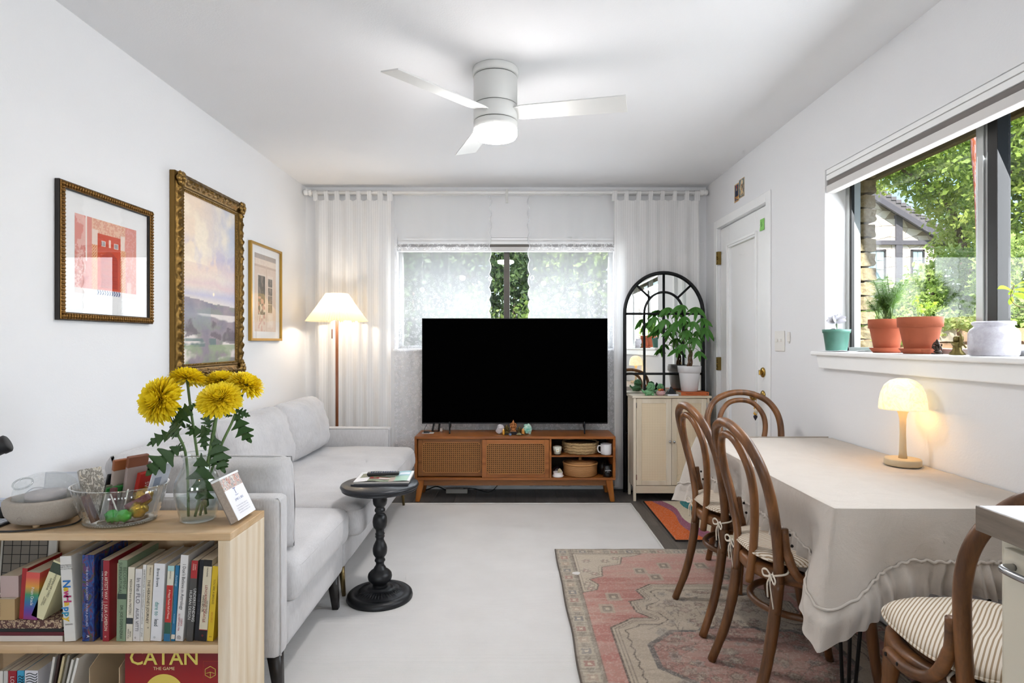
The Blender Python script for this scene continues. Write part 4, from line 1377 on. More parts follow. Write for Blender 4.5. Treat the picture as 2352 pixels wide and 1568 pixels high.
def lace_curtain(label, px0, px1, seed, scallop):
    y = 4.752
    x0, x1 = (px0 - CX) * y / F, (px1 - CX) * y / F
    ztop, zbot = 2.398, 0.03
    r = thing('lace_curtain', label, 'curtain', (0, 0, 0), group='sheer lace curtains')
    def f(u, v):
        z = ztop + (zbot - ztop) * v
        x = x0 + (x1 - x0) * u
        g = (1 - u) if scallop < 0 else u
        # free edge: scalloped and drifting a little
        e = scallop * (0.016 * abs(math.sin((z + 0.03 * math.sin(z * 5)) * PI / 0.098)) - 0.012) * max(0, (g - 0.93) / 0.07)
        drift = -scallop * 0.020 * v * g
        yy = y - 0.004 + 0.014 * (math.sin(u * 21 + seed + 1.6 * math.sin(u * 5 + seed)) * 0.6 + fold(x, seed, 7, z * 0.6)) * min(1, 0.25 + v * 4)
        return Vector((x + e + drift, min(max(yy, 4.738), 4.768), z))
    MB().grid(f, 130, 170).obj('lace_panel', LACE, r)
    uu = 1.0 if scallop > 0 else 0.0
    MB().tube([f(uu, k / 340) + Vector((0, -0.001, 0)) for k in range(341)], 0.0028, 5).obj('scalloped_edge', sheer_mat('edge', '#f4f4f6', 0.75, 0.5) if 'edge' not in _mats else _mats['edge'], r)
lace_curtain('sheer lace curtain with scalloped edge, beside the floor lamp curtain', 906, 1128, 0.7, 1)
lace_curtain('sheer lace curtain with scalloped edge, beside the mirror curtain', 1212, 1414, 3.3, -1)
def crystal_drops():
    CR = pane_glass((0.95, 0.97, 1.0), 2.2, 'crystal')
    for i, (px, py) in enumerate(((970, 665), (1031, 694), (1126, 640), (1222, 638), (1291, 696), (1355, 671))):
        p = PX(px, py, 4.83)
        r = thing('crystal_drop', ['faceted crystal hanging in the window, leftmost of six', 'faceted crystal hanging low in the window, second from left', 'faceted crystal hanging by the left lace scallops', 'faceted crystal hanging by the right lace scallops', 'faceted crystal hanging low in the window, second from right', 'faceted crystal hanging in the window, rightmost of six'][i], 'crystal', p, group='crystals hanging in the back window')
        MB().lathe([(0.0, -0.022), (0.014, -0.010), (0.019, 0.0), (0.014, 0.008), (0.004, 0.018), (0, 0.02)], 8, smooth=False).obj('crystal', CR, r)
        MB().tube([(0, 0, 0.018), (0, 0, 1.934 - p.z)], 0.0005, 4).obj('thread', plain('#dddddd', 0.5), r)
crystal_drops()
# ================================================================== DINING TABLE AND CLOTH
TX0, TX1, TY0, TY1, TZ = 0.918, 1.566, 1.664, 2.896, 0.728
def dining_table():
    r = thing('dining_table', 'dining table on black hairpin legs under the linen cloth', 'table', ((TX0 + TX1) / 2, (TY0 + TY1) / 2, 0))
    hx, hy = (TX1 - TX0) / 2 - 0.010, (TY1 - TY0) / 2 - 0.010
    MB().box(-hx, hx - 0.004, -hy, hy, 0.694, 0.722).obj('table_top', wood('#7a4f2e', '#5a3820', 'Y'), r, bevel=0.004)
    BLK = plain('#141414', 0.45, 0.5, name='black_iron')
    for sx in (-1, 1):
        for sy in (-1, 1):
            cx_, cy_ = sx * (hx - 0.10), sy * (hy - 0.10)
            m = MB()
            f = Vector((cx_ + sx * 0.035, cy_ + sy * 0.035, 0.034))
            for ang in (0, 120, 240):
                t_ = Vector((cx_ + 0.055 * math.cos(R(ang)), cy_ + 0.055 * math.sin(R(ang)), 0.694))
                m.tube([t_, f + Vector((0.010 * math.cos(R(ang)), 0.010 * math.sin(R(ang)), 0))], 0.0055, 8)
            m.ball(f, 0.012, 10, 6)
            m.obj('hairpin_leg', BLK, r)
dining_table()
def linen():
    t = NT('washed_linen')
    v = t.coords()
    crease = t.noise(v, 9, 4, 0.6, 0.8)
    w1 = t.noise(t.coords((1, 12, 12)), 110, 1)
    w2 = t.noise(t.coords((12, 1, 12)), 110, 1)
    fine = t.noise(v, 800, 1)
    col = t.mix(t.math('ADD', t.math('MULTIPLY', crease, 0.5), t.math('MULTIPLY', fine, 0.4)), lin('#bdb4aa'), lin('#d3cbc2'))
    h = t.math('ADD', t.math('MULTIPLY', crease, 2.2), t.math('MULTIPLY', t.math('ADD', w1, w2), 0.25))
    p = t.principled(col, 0.9, 0, t.bump(h, 0.45, 0.006))
    p.inputs['Specular IOR Level'].default_value = 0.15
    p.inputs['Sheen Weight'].default_value = 0.15
    return t.done(p)
LINEN = linen()
def tablecloth():
    r = thing('tablecloth', 'crumpled beige linen tablecloth with gathered ruffle hem', 'tablecloth', (0, 0, 0))
    x0, x1, y0, y1 = TX0, TX1, TY0, TY1
    # path of the free edge: wall end near camera -> left side -> wall end far
    segs = [((x1, y0), (x0, y0)), ((x0, y0), (x0, y1)), ((x0, y1), (x1, y1))]
    L = [x1 - x0, y1 - y0, x1 - x0]
    total = sum(L)
    cn, cf = L[0], L[0] + L[1]
    def edge(s):
        """point on the table edge, outward normal (blended round the corners), corner weights"""
        r_ = 0.05
        if s < L[0]:
            p = Vector((x1 - s, y0, 0)); n = Vector((0, -1, 0))
        elif s < cf:
            p = Vector((x0, y0 + s - L[0], 0)); n = Vector((-1, 0, 0))
        else:
            p = Vector((x0 + s - cf, y1, 0)); n = Vector((0, 1, 0))
        for c, na, nb in ((cn, Vector((0, -1, 0)), Vector((-1, 0, 0))), (cf, Vector((-1, 0, 0)), Vector((0, 1, 0)))):
            d = (s - c) / 0.13
            if abs(d) < 1:
                k = 0.5 + 0.5 * d
                n = (na * (1 - k) + nb * k).normalized()
        return p, n
    def drop(s):
        d = 0.135
        for c, a in ((cn, 0.115), (cf, 0.105)):
            d += a * max(0, 1 - abs(s - c) / 0.20) ** 1.1
        return d
    def surf(s, q, ruffle=False):
        """q: 0 at the table edge, 1 at the seam; beyond 1 is the ruffle"""
        p, n = edge(s)
        cw = max(max(0, 1 - abs(s - cn) / 0.19), max(0, 1 - abs(s - cf) / 0.19))
        dz = drop(s)
        hang = dz * min(q, 1) + 0.095 * max(0, q - 1)
        ds = min(abs(s - cn), abs(s - cf))
        out = 0.012 + 0.014 * (1 - math.exp(-q * 3)) + (0.085 * math.exp(-(ds / 0.060) ** 2) - 0.020 * math.exp(-((ds - 0.13) / 0.045) ** 2)) * min(q, 1.3) + 0.012 * max(0, q - 1)
        g = min(q, 1.4)
        foldn = 0.026 * g * noise.noise(Vector((s * 6.5, 1.3, q * 0.5))) + 0.010 * g * noise.noise(Vector((s * 17, 4.3, q)))
        corner_fold = 0.022 * cw * math.sin((s - cn if abs(s - cn) < 0.4 else s - cf) * 38) * g
        if q > 1:
            k = (q - 1)
            foldn += (0.0085 * math.sin(s * 165 + 2.5 * math.sin(s * 21)) + 0.0045 * math.sin(s * 97 + 1.0)) * (0.55 + 0.6 * k)
            hang += 0.004 * math.sin(s * 60)
        tt = Vector((-n.y, n.x, 0))
        z = TZ - 0.004 - hang + 0.006 * math.exp(-q * 14)
        P = p + n * (out + foldn * 0.9 + corner_fold * 0.6) + tt * (0.012 * noise.noise(Vector((s * 9, 7, q))) * g)
        P.z = z
        P.x = min(P.x, XR - 0.004)
        return P
    ns = 300
    top = MB()
    def ft(u, v):
        x, y = x0 - 0.010 + (x1 - x0 + 0.018) * u, y0 - 0.010 + (y1 - y0 + 0.02) * v
        z = TZ - 0.002 + 0.0018 * noise.noise(Vector((x * 7, y * 7, 0))) + 0.0012 * noise.noise(Vector((x * 22, y * 9, 4)))
        # ironed fold lines
        z += 0.0022 * math.exp(-((y - 2.25 + 0.1 * x) / 0.012) ** 2) + 0.0015 * math.exp(-((x - 1.22) / 0.010) ** 2)
        e = min(u, v, 1 - v)
        z -= 0.004 * max(0, 1 - e / 0.012)
        return Vector((x, y, z))
    top.grid(ft, 60, 100)
    c = top.obj('cloth_top', LINEN, r)
    sk = MB().grid(lambda u, v: surf(u * total, v), ns, 14)
    sk.obj('cloth_skirt', LINEN, r)
    rf = MB().grid(lambda u, v: surf(u * total, 1 + v * 1.0), 760, 8)
    rf.obj('ruffle', LINEN, r)
    sm = MB().tube([surf(total * i / 420, 1.0) + edge(total * i / 420)[1] * (0.004 + 0.003 * math.sin(i * 1.9)) + Vector((0, 0, 0.003 * math.sin(i * 1.3))) for i in range(421)], 0.0042, 6)
    sm.obj('gathered_seam', LINEN, r)
tablecloth()
# ================================================================== BENTWOOD CHAIRS
BENT = wood('#84562f', '#4c2d14', 'Z', 1.6, 0.36, 5, 0.08, name='bentwood_beech')
BENT_R = wood('#7f522c', '#4c2d14', 'X', 1.6, 0.36, 5, 0.08)
SCREW = plain('#201a16', 0.4, 0.7)
def bentwood_chair(label):
    r = thing('bentwood_chair', label, 'chair', group='bentwood chairs round the dining table')
    half = [(-0.163, -0.166, 0.330), (-0.160, -0.155, 0.45), (-0.176, -0.168, 0.57), (-0.194, -0.196, 0.70), (-0.186, -0.222, 0.79), (-0.142, -0.246, 0.858), (-0.070, -0.259, 0.893)]
    hoop = half + [(0, -0.262, 0.903)] + [(-a, b, c) for a, b, c in half[::-1]]
    MB().tube(catmull(hoop, 7), 0.0165, 10).obj('back_hoop', BENT, r)
    ih = [(-0.052, -0.205, 0.385), (-0.066, -0.196, 0.50), (-0.100, -0.206, 0.63), (-0.121, -0.221, 0.72), (-0.112, -0.236, 0.79), (-0.066, -0.251, 0.846)]
    inner = ih + [(0, -0.254, 0.862)] + [(-a, b, c) for a, b, c in ih[::-1]]
    MB().tube(catmull(inner, 7), 0.0135, 10).obj('inner_hoop', BENT, r)
    for s in (-1, 1):
        MB().tube(catmull([(s * 0.163, -0.158, 0.425), (s * 0.160, -0.172, 0.29), (s * 0.166, -0.202, 0.14), (s * 0.175, -0.252, 0.0)], 7), [0.0185, 0.0185, 0.017, 0.0155], 10).obj('leg', BENT, r)
        MB().tube(catmull([(s * 0.140, 0.128, 0.440), (s * 0.148, 0.140, 0.29), (s * 0.158, 0.155, 0.14), (s * 0.176, 0.186, 0.0)], 7), [0.0205, 0.018, 0.016, 0.014], 10).obj('leg', BENT, r)
        b = MB().tube(catmull([(s * 0.213, 0.030, 0.434), (s * 0.214, -0.050, 0.434), (s * 0.200, -0.112, 0.456), (s * 0.184, -0.138, 0.52), (s * 0.186, -0.150, 0.600)], 7), [0.0135, 0.0135, 0.014, 0.012], 10).obj('hip_brace', BENT_R, r)
        sc = MB()
        for p in ((s * 0.227, 0.015, 0.436), (s * 0.227, -0.03, 0.436)):
            sc.ball(p, 0.0050, 8, 5, (0.5, 1, 1))
        for p in ((s * 0.178, -0.128, 0.545), (s * 0.180, -0.136, 0.580)):
            sc.ball((p[0] - s * 0.0, p[1] + 0.006, p[2]), 0.0050, 8, 5)
        o = sc.obj('screw', SCREW, b); o['kind'] = 'stuff'
    prof = [(0.168, 0.414), (0.198, 0.412), (0.205, 0.420), (0.206, 0.446), (0.200, 0.455), (0.182, 0.457), (0.168, 0.450)]
    MB().lathe(prof + [prof[0]], 44, cap=False).obj('seat_ring', BENT_R, r)
    MB().lathe([(0.0, 0.437), (0.172, 0.437), (0.172, 0.446), (0.0, 0.444)], 36).obj('seat_panel', BENT_R, r)
    MB().tube([(0.158 * math.cos(2 * PI * i / 40), 0.158 * math.sin(2 * PI * i / 40) - 0.010, 0.305) for i in range(40)], 0.0115, 10, True).obj('stretcher_ring', BENT_R, r)
    return r
def striped_mat(ang):
    t = NT('ticking_stripe')
    v = t.coords((1, 1, 1), rot=(0, 0, ang))
    sep = t.node('ShaderNodeSeparateXYZ'); t.l.new(v, sep.inputs[0])
    w = t.math('FRACT', t.math('MULTIPLY', sep.outputs[0], 118.0))
    m = t.math('LESS_THAN', w, 0.40)
    fine = t.noise(v, 900, 1)
    col = t.mix(m, lin('#ddd3c4'), lin('#9d876c'))
    return t.done(t.principled(col, 0.95, 0, t.bump(fine, 0.3, 0.001)))
TIE = fabric('#d8cdbd', 900, 0.1)
def chair_cushion(label, mat, seed, ties=True):
    r = thing('seat_cushion', label, 'cushion', group='striped seat pads')
    def prof(th):
        c, s = math.cos(th), math.sin(th)
        k = (abs(c) ** 3.0 + abs(s) ** 3.0) ** (-1 / 3.0)
        return 0.196 * k * (1 - 0.04 * s)
    m = MB()
    nu, nv = 48, 14
    def f(u, v):
        th = 2 * PI * u
        a = PI * v
        rr = prof(th) * math.sin(a) ** 0.55 if 0 < v < 1 else 0.0
        z = 0.030 - math.cos(a) * 0.030 if v > 0.5 else 0.030 - math.cos(a) * 0.026
        q = rr / 0.2
        z += (0.006 * (1 - q * q) if v > 0.5 else 0) + 0.004 * noise.noise(Vector((math.cos(th) * 3 * q, math.sin(th) * 3 * q, seed + v * 3)))
        if v > 0.5:
            z -= 0.012 * math.exp(-(q / 0.13) ** 2)
        return Vector((rr * math.cos(th), rr * math.sin(th), z + 0.002))
    m.grid(f, nu, nv, wrap=True)
    m.obj('pad', mat, r, weld=True)
    MB().tube([(prof(2 * PI * i / 60) * 1.004 * math.cos(2 * PI * i / 60), prof(2 * PI * i / 60) * 1.004 * math.sin(2 * PI * i / 60), 0.030) for i in range(60)], 0.0036, 6, True).obj('piping', mat, r)
    for s in (-1, 1):
        k = MB()
        bx, by, bz = s * 0.164, -0.180, -0.012      # knot just behind the post
        k.tube(catmull([(s * 0.150, -0.120, 0.022), (s * 0.138, -0.150, 0.005), (bx, by, bz)], 5), 0.0032, 6)
        k.tube(catmull([(s * 0.150, -0.120, 0.022), (s * 0.186, -0.140, 0.005), (bx, by, bz)], 5), 0.0032, 6)
        for sx in (-1, 1):
            k.tube(catmull([(bx, by, bz), (bx + sx * 0.022, by - 0.006, bz + 0.014), (bx + sx * 0.046, by - 0.008, bz + 0.004), (bx + sx * 0.036, by - 0.008, bz - 0.010), (bx, by - 0.003, bz)], 6), 0.0036, 6, flat=0.6)
            k.tube(catmull([(bx, by, bz), (bx + sx * 0.010, by - 0.008, bz - 0.025), (bx + sx * 0.020 + 0.008, by - 0.006, bz - 0.070 - 0.02 * (sx > 0))], 6), 0.0032, 6, flat=0.6)
        k.ball((bx, by - 0.003, bz), 0.0075, 8, 6)
        k.obj('tie', TIE, r)
    return r
chairs = [
    ((0.990, 2.000, 0.021), -90, 'bentwood chair on the long side of the table, nearer the camera', 'striped seat pad on the long-side chair nearer the camera', 0.9),
    ((1.008, 2.535, 0.021), -90, 'bentwood chair on the long side of the table, further back near the door mat', 'striped seat pad on the long-side chair further back', 0.5),
    ((1.237, 2.930, 0.021), 180, 'bentwood chair at the far end of the table before the door', 'striped seat pad at the far end of the table', 0.2),
    ((1.115, 1.372, 0.021), 0, 'bentwood chair at the near end of the table beside the kitchen counter', 'striped seat pad with tie bow beside the kitchen counter', 0.75),
]
c0 = None
for i, (loc, rz, lab, clab, ang) in enumerate(chairs):
    if c0 is None:
        c0 = o = bentwood_chair(lab)
    else:
        o = clone(c0); o['label'] = lab
    o.location = loc
    o.rotation_euler = (0, 0, R(rz + (0, 2, 0, -3)[i]))
    cu = chair_cushion(clab, striped_mat(ang), i + 1.0)
    cu.location = (loc[0], loc[1], loc[2] + 0.4575)
    cu.rotation_euler = (0, 0, R(rz + (0, 2, 0, -3)[i]))
# ================================================================== KITCHEN COUNTER, TABLE LAMP
def counter():
    r = thing('kitchen_counter', 'cream kitchen counter end with white worktop and wood-tone edge', 'counter', (0.806, 1.023, 0))
    t = NT('laminate_edge')
    m_edge = wood('#8f8376', '#6f6255', 'Y', 2.0, 0.4, 8, 0.03)
    MB().box(0.004, 0.77, -2.0, -0.004, 0.880, 0.9155).obj('worktop', plain('#e9eaf0', 0.25, vary=0.02, name='white_laminate'), r, bevel=0.001)
    MB().box(0, 0.004, -2.0, 0, 0.872, 0.915).box(0.004, 0.77, -0.004, 0, 0.872, 0.915).obj('edge_band', m_edge, r, bevel=0.0015)
    CR = plain('#d6cfbd', 0.55, vary=0.04, scale=6, name='cream_cabinet_paint')
    MB().box(0.036, 0.77, -1.98, -0.012, 0.10, 0.872).box(0.09, 0.77, -1.98, -0.03, 0.016, 0.10).obj('cabinet_body', CR, r, bevel=0.002)
    for k, (ya, yb) in enumerate(((-0.55, -0.035), (-1.09, -0.57))):
        d = MB().box(0.019, 0.036, ya, yb, 0.12, 0.855).obj('door', CR, r, bevel=0.003)
        pts = catmull([(0.019, yb - 0.022, 0.829), (-0.004, yb - 0.026, 0.829), (-0.010, yb - 0.060, 0.829), (-0.004, yb - 0.098, 0.829), (0.019, yb - 0.102, 0.829)], 5)
        MB().tube(pts, 0.006, 8).obj('handle', plain('#a9aaac', 0.25, 0.95), d)
counter()
def table_lamp():
    r = thing('table_lamp', 'small mushroom table lamp with glowing marbled shade on tablecloth', 'lamp', (1.492, 2.244, TZ + 0.001))
    SAND = plain('#c9b899', 0.6, vary=0.05, bump=0.1, name='sand_enamel')
    MB().lathe([(0.060, 0.0), (0.0615, 0.003), (0.0615, 0.022), (0.0585, 0.026), (0.0, 0.026)], 48).obj('base', SAND, r)
    MB().lathe([(0.0150, 0.026), (0.0125, 0.05), (0.0105, 0.12), (0.0115, 0.175), (0.015, 0.195), (0.020, 0.206), (0.026, 0.212), (0.0, 0.213)], 24).obj('stem', SAND, r)
    t = NT('lit_alabaster')
    v = t.coords((1, 1, 1))
    n = t.noise(v, 26, 4, 0.55, 1.6)
    vein = t.math('POWER', t.math('SUBTRACT', 1.0, t.math('ABSOLUTE', t.math('MULTIPLY', t.math('SUBTRACT', n, 0.5), 5.0))), 2.0)
    col = t.mix(t.math('MAXIMUM', vein, 0.0), lin('#e8c67c'), lin('#fff2cd'))
    e = t.node('ShaderNodeEmission', {'Color': col, 'Strength': 0.50})
    p = t.principled(lin('#f4e3c2'), 0.35)
    ad = t.node('ShaderNodeAddShader'); t.l.new(e.outputs[0], ad.inputs[0]); t.l.new(p.outputs[0], ad.inputs[1])
    t.done(ad)
    MB().lathe([(0.0755, 0.213), (0.0765, 0.218), (0.0745, 0.245), (0.069, 0.275), (0.058, 0.302), (0.040, 0.319), (0.018, 0.3265), (0.0, 0.327)], 48, cap=False).obj('lamp_shade', t.m, r, solid=-0.004)
    MB().lathe([(0.0, 0.214), (0.034, 0.214), (0.034, 0.2185), (0.0, 0.2185)], 24).obj('bulb', emit('#ffcf85', 22), r)
table_lamp()
# ================================================================== PICTURES ON THE LEFT WALL
PICGLASS = pane_glass((1, 1, 1), 0.7, 'picture_glass')
MATBOARD = plain('#eeedec', 0.8, vary=0.01, name='mat_board')
def frame_bars(m, y0, y1, z0, z1, w, xa, xb):
    m.box(xa, xb, y0, y0 + w, z0, z1).box(xa, xb, y1 - w, y1, z0, z1).box(xa, xb, y0 + w, y1 - w, z0, z0 + w).box(xa, xb, y0 + w, y1 - w, z1 - w, z1)
    return m
def picture_door():
    y0, y1, z0, z1 = 2.157, 2.722, 1.280, 1.800
    r = thing('framed_print', 'square framed print of an orange doorway in beaded bronze frame', 'picture', (XL, y0, z0))
    W_, H_ = y1 - y0, z1 - z0
    BZ = plain('#7d5a2c', 0.35, 0.85, vary=0.2, scale=30, name='bronze_gilt')
    frame_bars(MB(), 0, W_, 0, H_, 0.030, 0.001, 0.018).obj('frame', plain('#1d1713', 0.5), r, bevel=0.001)
    frame_bars(MB(), 0.003, W_ - 0.003, 0.003, H_ - 0.003, 0.024, 0.018, 0.022).obj('gilt_moulding', BZ, r, bevel=0.002)
    b = MB()
    def run(pa, pb):
        pa, pb = Vector(pa), Vector(pb)
        n = int((pb - pa).length / 0.0135)
        for i in range(n + 1):
            p = pa.lerp(pb, i / n)
            d = (pb - pa).normalized()
            sc = (0.75, 0.55 if abs(d.y) > 0.5 else 1.0, 0.55 if abs(d.z) > 0.5 else 1.0)
            b.ball(p, 0.0105, 8, 6, sc)
    e = 0.0145
    run((0.022, e, e), (0.022, W_ - e, e)); run((0.022, e, H_ - e), (0.022, W_ - e, H_ - e)); run((0.022, e, e), (0.022, e, H_ - e)); run((0.022, W_ - e, e), (0.022, W_ - e, H_ - e))
    o = b.obj('beading', BZ, r); o['kind'] = 'stuff'
    MB().box(0.004, 0.007, 0.02, W_ - 0.02, 0.02, H_ - 0.02).obj('mat_board', MATBOARD, r)
    pw_, ph = 0.368, 0.305
    def paint(x, y):
        u, v = x / pw_, y / ph
        P = Paint(u, v, '#d98c80')
        n = fnoise(u * 14, v * 14, 1)
        fine = fnoise(u * 60, v * 50, 2)
        P.put((u < 0.155) & (n > 0.48), '#e7b7ac', 0.8)
        P.put((u < 0.155) & (v < 0.62) & (fine > 0.5), '#c25f50', 0.6)
        P.put((u > 0.80) & (fine > 0.56), '#e2a99e', 0.5)
        P.rect(0.155, 0.175, 0.42, 1.0, '#f1e6dd')
        P.put((u > 0.25) & (u < 0.80) & (v > 0.78), '#e8bca0')
        P.put((u > 0.27) & (u < 0.79) & (v > 0.80) & (fine > 0.50), '#d98f78', 0.7)
        P.rect(0.25, 0.34, 0.66, 0.86, '#e9d3c4').rect(0.72, 0.79, 0.66, 0.86, '#e9d3c4')
        chk = (np.floor(u * 60) + np.floor(v * 50)) % 2 > 0.5
        for a, b_ in ((0.25, 0.34), (0.72, 0.80)):
            P.rect(a, b_, 0.07, 0.66, '#e8b58e')
            P.put((u > a) & (u < b_) & (v > 0.07) & (v < 0.66) & chk, '#cf6a35', 0.75)
        P.rect(0.34, 0.72, 0.08, 0.82, '#cc4a2c')
        P.put((u > 0.39) & (u < 0.67) & (v < 0.60 - 0.9 * np.abs(u - 0.53) ** 2 * 6) & (v > 0.10), '#b8402e')
        P.put((u > 0.40) & (u < 0.66) & (v < 0.55) & (v > 0.10) & ((v * 34) % 1 < 0.14), '#8f2f28', 0.5)
        for cx_ in (0.43, 0.64):
            P.rect(cx_ - 0.035, cx_ + 0.035, 0.66, 0.73, '#e9dcd3')
            P.put((np.abs(u - cx_) < 0.03) & (np.abs(v - 0.695) < 0.03) & (((u * 70) % 1 < 0.4) | ((v * 60) % 1 < 0.4)), '#3b3550', 0.8)
        P.rect(0.52, 0.55, 0.66, 0.76, '#ecc7b8')
        P.put(v < 0.07, '#e4d9d4')
        P.put((v < 0.07) & (u > 0.33) & (u < 0.72), '#dfe0e8')
        P.put((v < 0.065) & (v > 0.005) & (u > 0.33) & (u < 0.72) & (((u * 26 + np.abs(v - 0.035) * 14) % 1) < 0.45), '#4d5a80')
        P.rect(0.83, 0.90, 0.07, 0.22, '#e8c9c0', 0.7)
        return P.c
    sheet('print', 150, 124, lambda x, y: (0.0075 + 0 * x, x + 0.091, y + 0.108), paint, attr_mat('print_paper', 0.7, vary=0.03), r, size=(pw_, ph))
    MB().box(0.012, 0.0135, 0.02, W_ - 0.02, 0.02, H_ - 0.02).obj('picture_glass', PICGLASS, r)
picture_door()
def picture_landscape():
    y0, y1, z0, z1 = 2.880, 3.607, 1.000, 2.043
    r = thing('framed_painting', 'tall pastel cloudscape painting in ornate gilt frame', 'picture', (XL, y0, z0))
    W_, H_ = y1 - y0, z1 - z0
    GILT = plain('#6b5126', 0.38, 0.85, vary=0.45, scale=60, name='antique_gilt')
    GILT_L = plain('#8a6c38', 0.35, 0.85, vary=0.2, scale=40)
    frame_bars(MB(), 0, W_, 0, H_, 0.085, 0.001, 0.026).obj('frame', plain('#7d5f2c', 0.4, 0.7, vary=0.15), r, bevel=0.002)
    w = 0.075
    def side(pa, pb, inn):
        pa, pb, inn = Vector(pa), Vector(pb), Vector(inn)
        ln = (pb - pa).length
        def f(u, v):
            # profile: outer lip, raised carved band, cove, inner bead
            s = v * w
            base = 0.026 + 0.018 * math.exp(-((v - 0.42) / 0.26) ** 2) + 0.006 * math.exp(-((v - 0.93) / 0.05) ** 2)
            k = math.exp(-((v - 0.40) / 0.24) ** 2)
            q = u * ln
            orn = 0.011 * k * (noise.noise(Vector((q * 95, v * 11.0, pa.z * 3 + pa.y))) + 0.6 * math.sin(q * 2 * PI / 0.052 + 5 * v) * math.cos(v * 9))
            mit = min(q, ln - q)
            p = pa.lerp(pb, u) + inn * s
            # mitre the ends
            c = max(0.0, s - mit)
            d = (pb - pa).normalized()
            if q < ln / 2:
                p += d * c
            else:
                p -= d * c
            p.x = max(0.020, base + orn)
            return p
        MB().grid(f, max(40, int(ln / 0.008)), 14).obj('carved_moulding', GILT, r)
    side((0, 0, 0), (0, W_, 0), (0, 0, 1)); side((0, W_, H_), (0, 0, H_), (0, 0, -1)); side((0, 0, H_), (0, 0, 0), (0, 1, 0)); side((0, W_, 0), (0, W_, H_), (0, -1, 0))
    for yy, zz in ((0.035, 0.035), (W_ - 0.035, 0.035), (0.035, H_ - 0.035), (W_ - 0.035, H_ - 0.035)):
        m = MB()
        for k in range(6):
            a = k * PI / 3
            m.ball((0.042, yy + 0.022 * math.cos(a), zz + 0.022 * math.sin(a)), 0.018, 8, 6, (0.7, 1, 1), rough=0.3, seed=k)
        m.ball((0.050, yy, zz), 0.015, 8, 6)
        m.obj('corner_ornament', GILT_L, r)
    b = MB()
    iw = w + 0.004
    def beads(pa, pb):
        pa, pb = Vector(pa), Vector(pb)
        n = int((pb - pa).length / 0.016)
        for i in range(n + 1):
            b.ball(pa.lerp(pb, i / n), 0.0055, 6, 4)
    for pa, pb in (((0.026, iw, iw), (0.026, W_ - iw, iw)), ((0.026, iw, H_ - iw), (0.026, W_ - iw, H_ - iw)), ((0.026, iw, iw), (0.026, iw, H_ - iw)), ((0.026, W_ - iw, iw), (0.026, W_ - iw, H_ - iw))):
        beads(pa, pb)
    o = b.obj('beading', GILT_L, r); o['kind'] = 'stuff'
    pw_, ph = W_ - 0.15, H_ - 0.15
    def paint(x, y):
        u, v = x / pw_, y / ph
        def mixc(a, b_, t):
            t = np.clip(t, 0, 1)[..., None]
            return np.array(lin(a)) * (1 - t) + np.array(lin(b_)) * t
        def lay(c, col, m, a=1.0):
            m = np.clip(m * a, 0, 1)[..., None]
            return c * (1 - m) + np.array(lin(col)) * m
        n1 = fnoise(u * 3, v * 5, 1); n2 = fnoise(u * 7, v * 12, 2); n3 = fnoise(u * 5, v * 22, 3)
        warp = u + 0.5 * (n1 - 0.5)
        c = mixc('#dcc8b4', '#b2b6c2', warp * 1.5 - 0.35)                      # upper sky: peach to blue grey
        low = np.clip((0.78 - v) / 0.22, 0, 1)
        c = c * (1 - low[..., None]) + mixc('#d9cdb8', '#c4bfc6', warp * 1.2 - 0.2) * low[..., None]
        c = lay(c, '#d9b9ac', np.clip(1 - np.abs(v - 0.58 + 0.1 * (n1 - 0.5)) / 0.10, 0, 1), 0.55)
        c = lay(c, '#aaa4bd', np.clip((n2 - 0.50) * 6, 0, 1) * np.clip(1 - np.abs(v - 0.66) / 0.12, 0, 1), 0.7)
        c = lay(c, '#e6d9c2', np.clip((n1 - 0.52) * 7, 0, 1) * (v > 0.6), 0.6)
        c = lay(c, '#c9a9b0', np.clip(1 - np.abs(v - 0.485 + 0.05 * (n2 - 0.5)) / 0.05, 0, 1), 0.6)
        c = lay(c, '#9d9dc0', np.clip(1 - np.abs(v - 0.42) / 0.05, 0, 1), 0.65)
        c = lay(c, '#f2dfc4', np.clip(1 - np.hypot((u - 0.55) * pw_, (v - 0.432) * ph) / 0.012, 0, 1) * 2)
        hor = 0.40 - 0.04 * u + 0.02 * (n2 - 0.5)
        land = v < hor
        lc = mixc('#77727f', '#9a8b8f', n2 * 1.6 - 0.3)
        lc = lay(lc, '#7f8577', np.clip((n3 - 0.5) * 7, 0, 1), 0.6)
        lc = lay(lc, '#d6cdc9', np.clip((fnoise(u * 2.2 + 3, v * 16, 5) - 0.53) * 12, 0, 1) * (v < 0.31), 0.9)
        lc = lay(lc, '#8c96a0', np.clip((0.10 - np.abs(v - 0.30)) * 9, 0, 1) * (u < 0.5) * 0.5)
        lc = lay(lc, '#60565f', np.clip((n2 - 0.48) * 9, 0, 1) * (np.abs(v - 0.205 - 0.03 * np.sin(u * 5)) < 0.05), 0.8)
        lc = lay(lc, '#59706e', np.clip((n2 - 0.42) * 9, 0, 1) * (np.abs(v - 0.135) < 0.025) * (u < 0.6), 0.8)
        lc = lay(lc, '#8b9877', np.clip((fnoise(u * 4, v * 9, 8) - 0.45) * 7, 0, 1) * (v < 0.12), 0.8)
        lc = lay(lc, '#d9cfca', np.clip((fnoise(u * 3 + 7, v * 12, 9) - 0.55) * 10, 0, 1) * (v < 0.14), 0.9)
        c = np.where(land[..., None], lc, c)
        c = np.minimum(1, c * (1.18 + 0.14 * fnoise(u * 40, v * 90, 11))[..., None])
        return c
    sheet('canvas', 110, 180, lambda x, y: (0.019 + 0 * x, x + 0.075, y + 0.075), paint, attr_mat('oil_paint', 0.5, bump=0.25, nscale=160, vary=0.04), r, size=(pw_, ph))
picture_landscape()
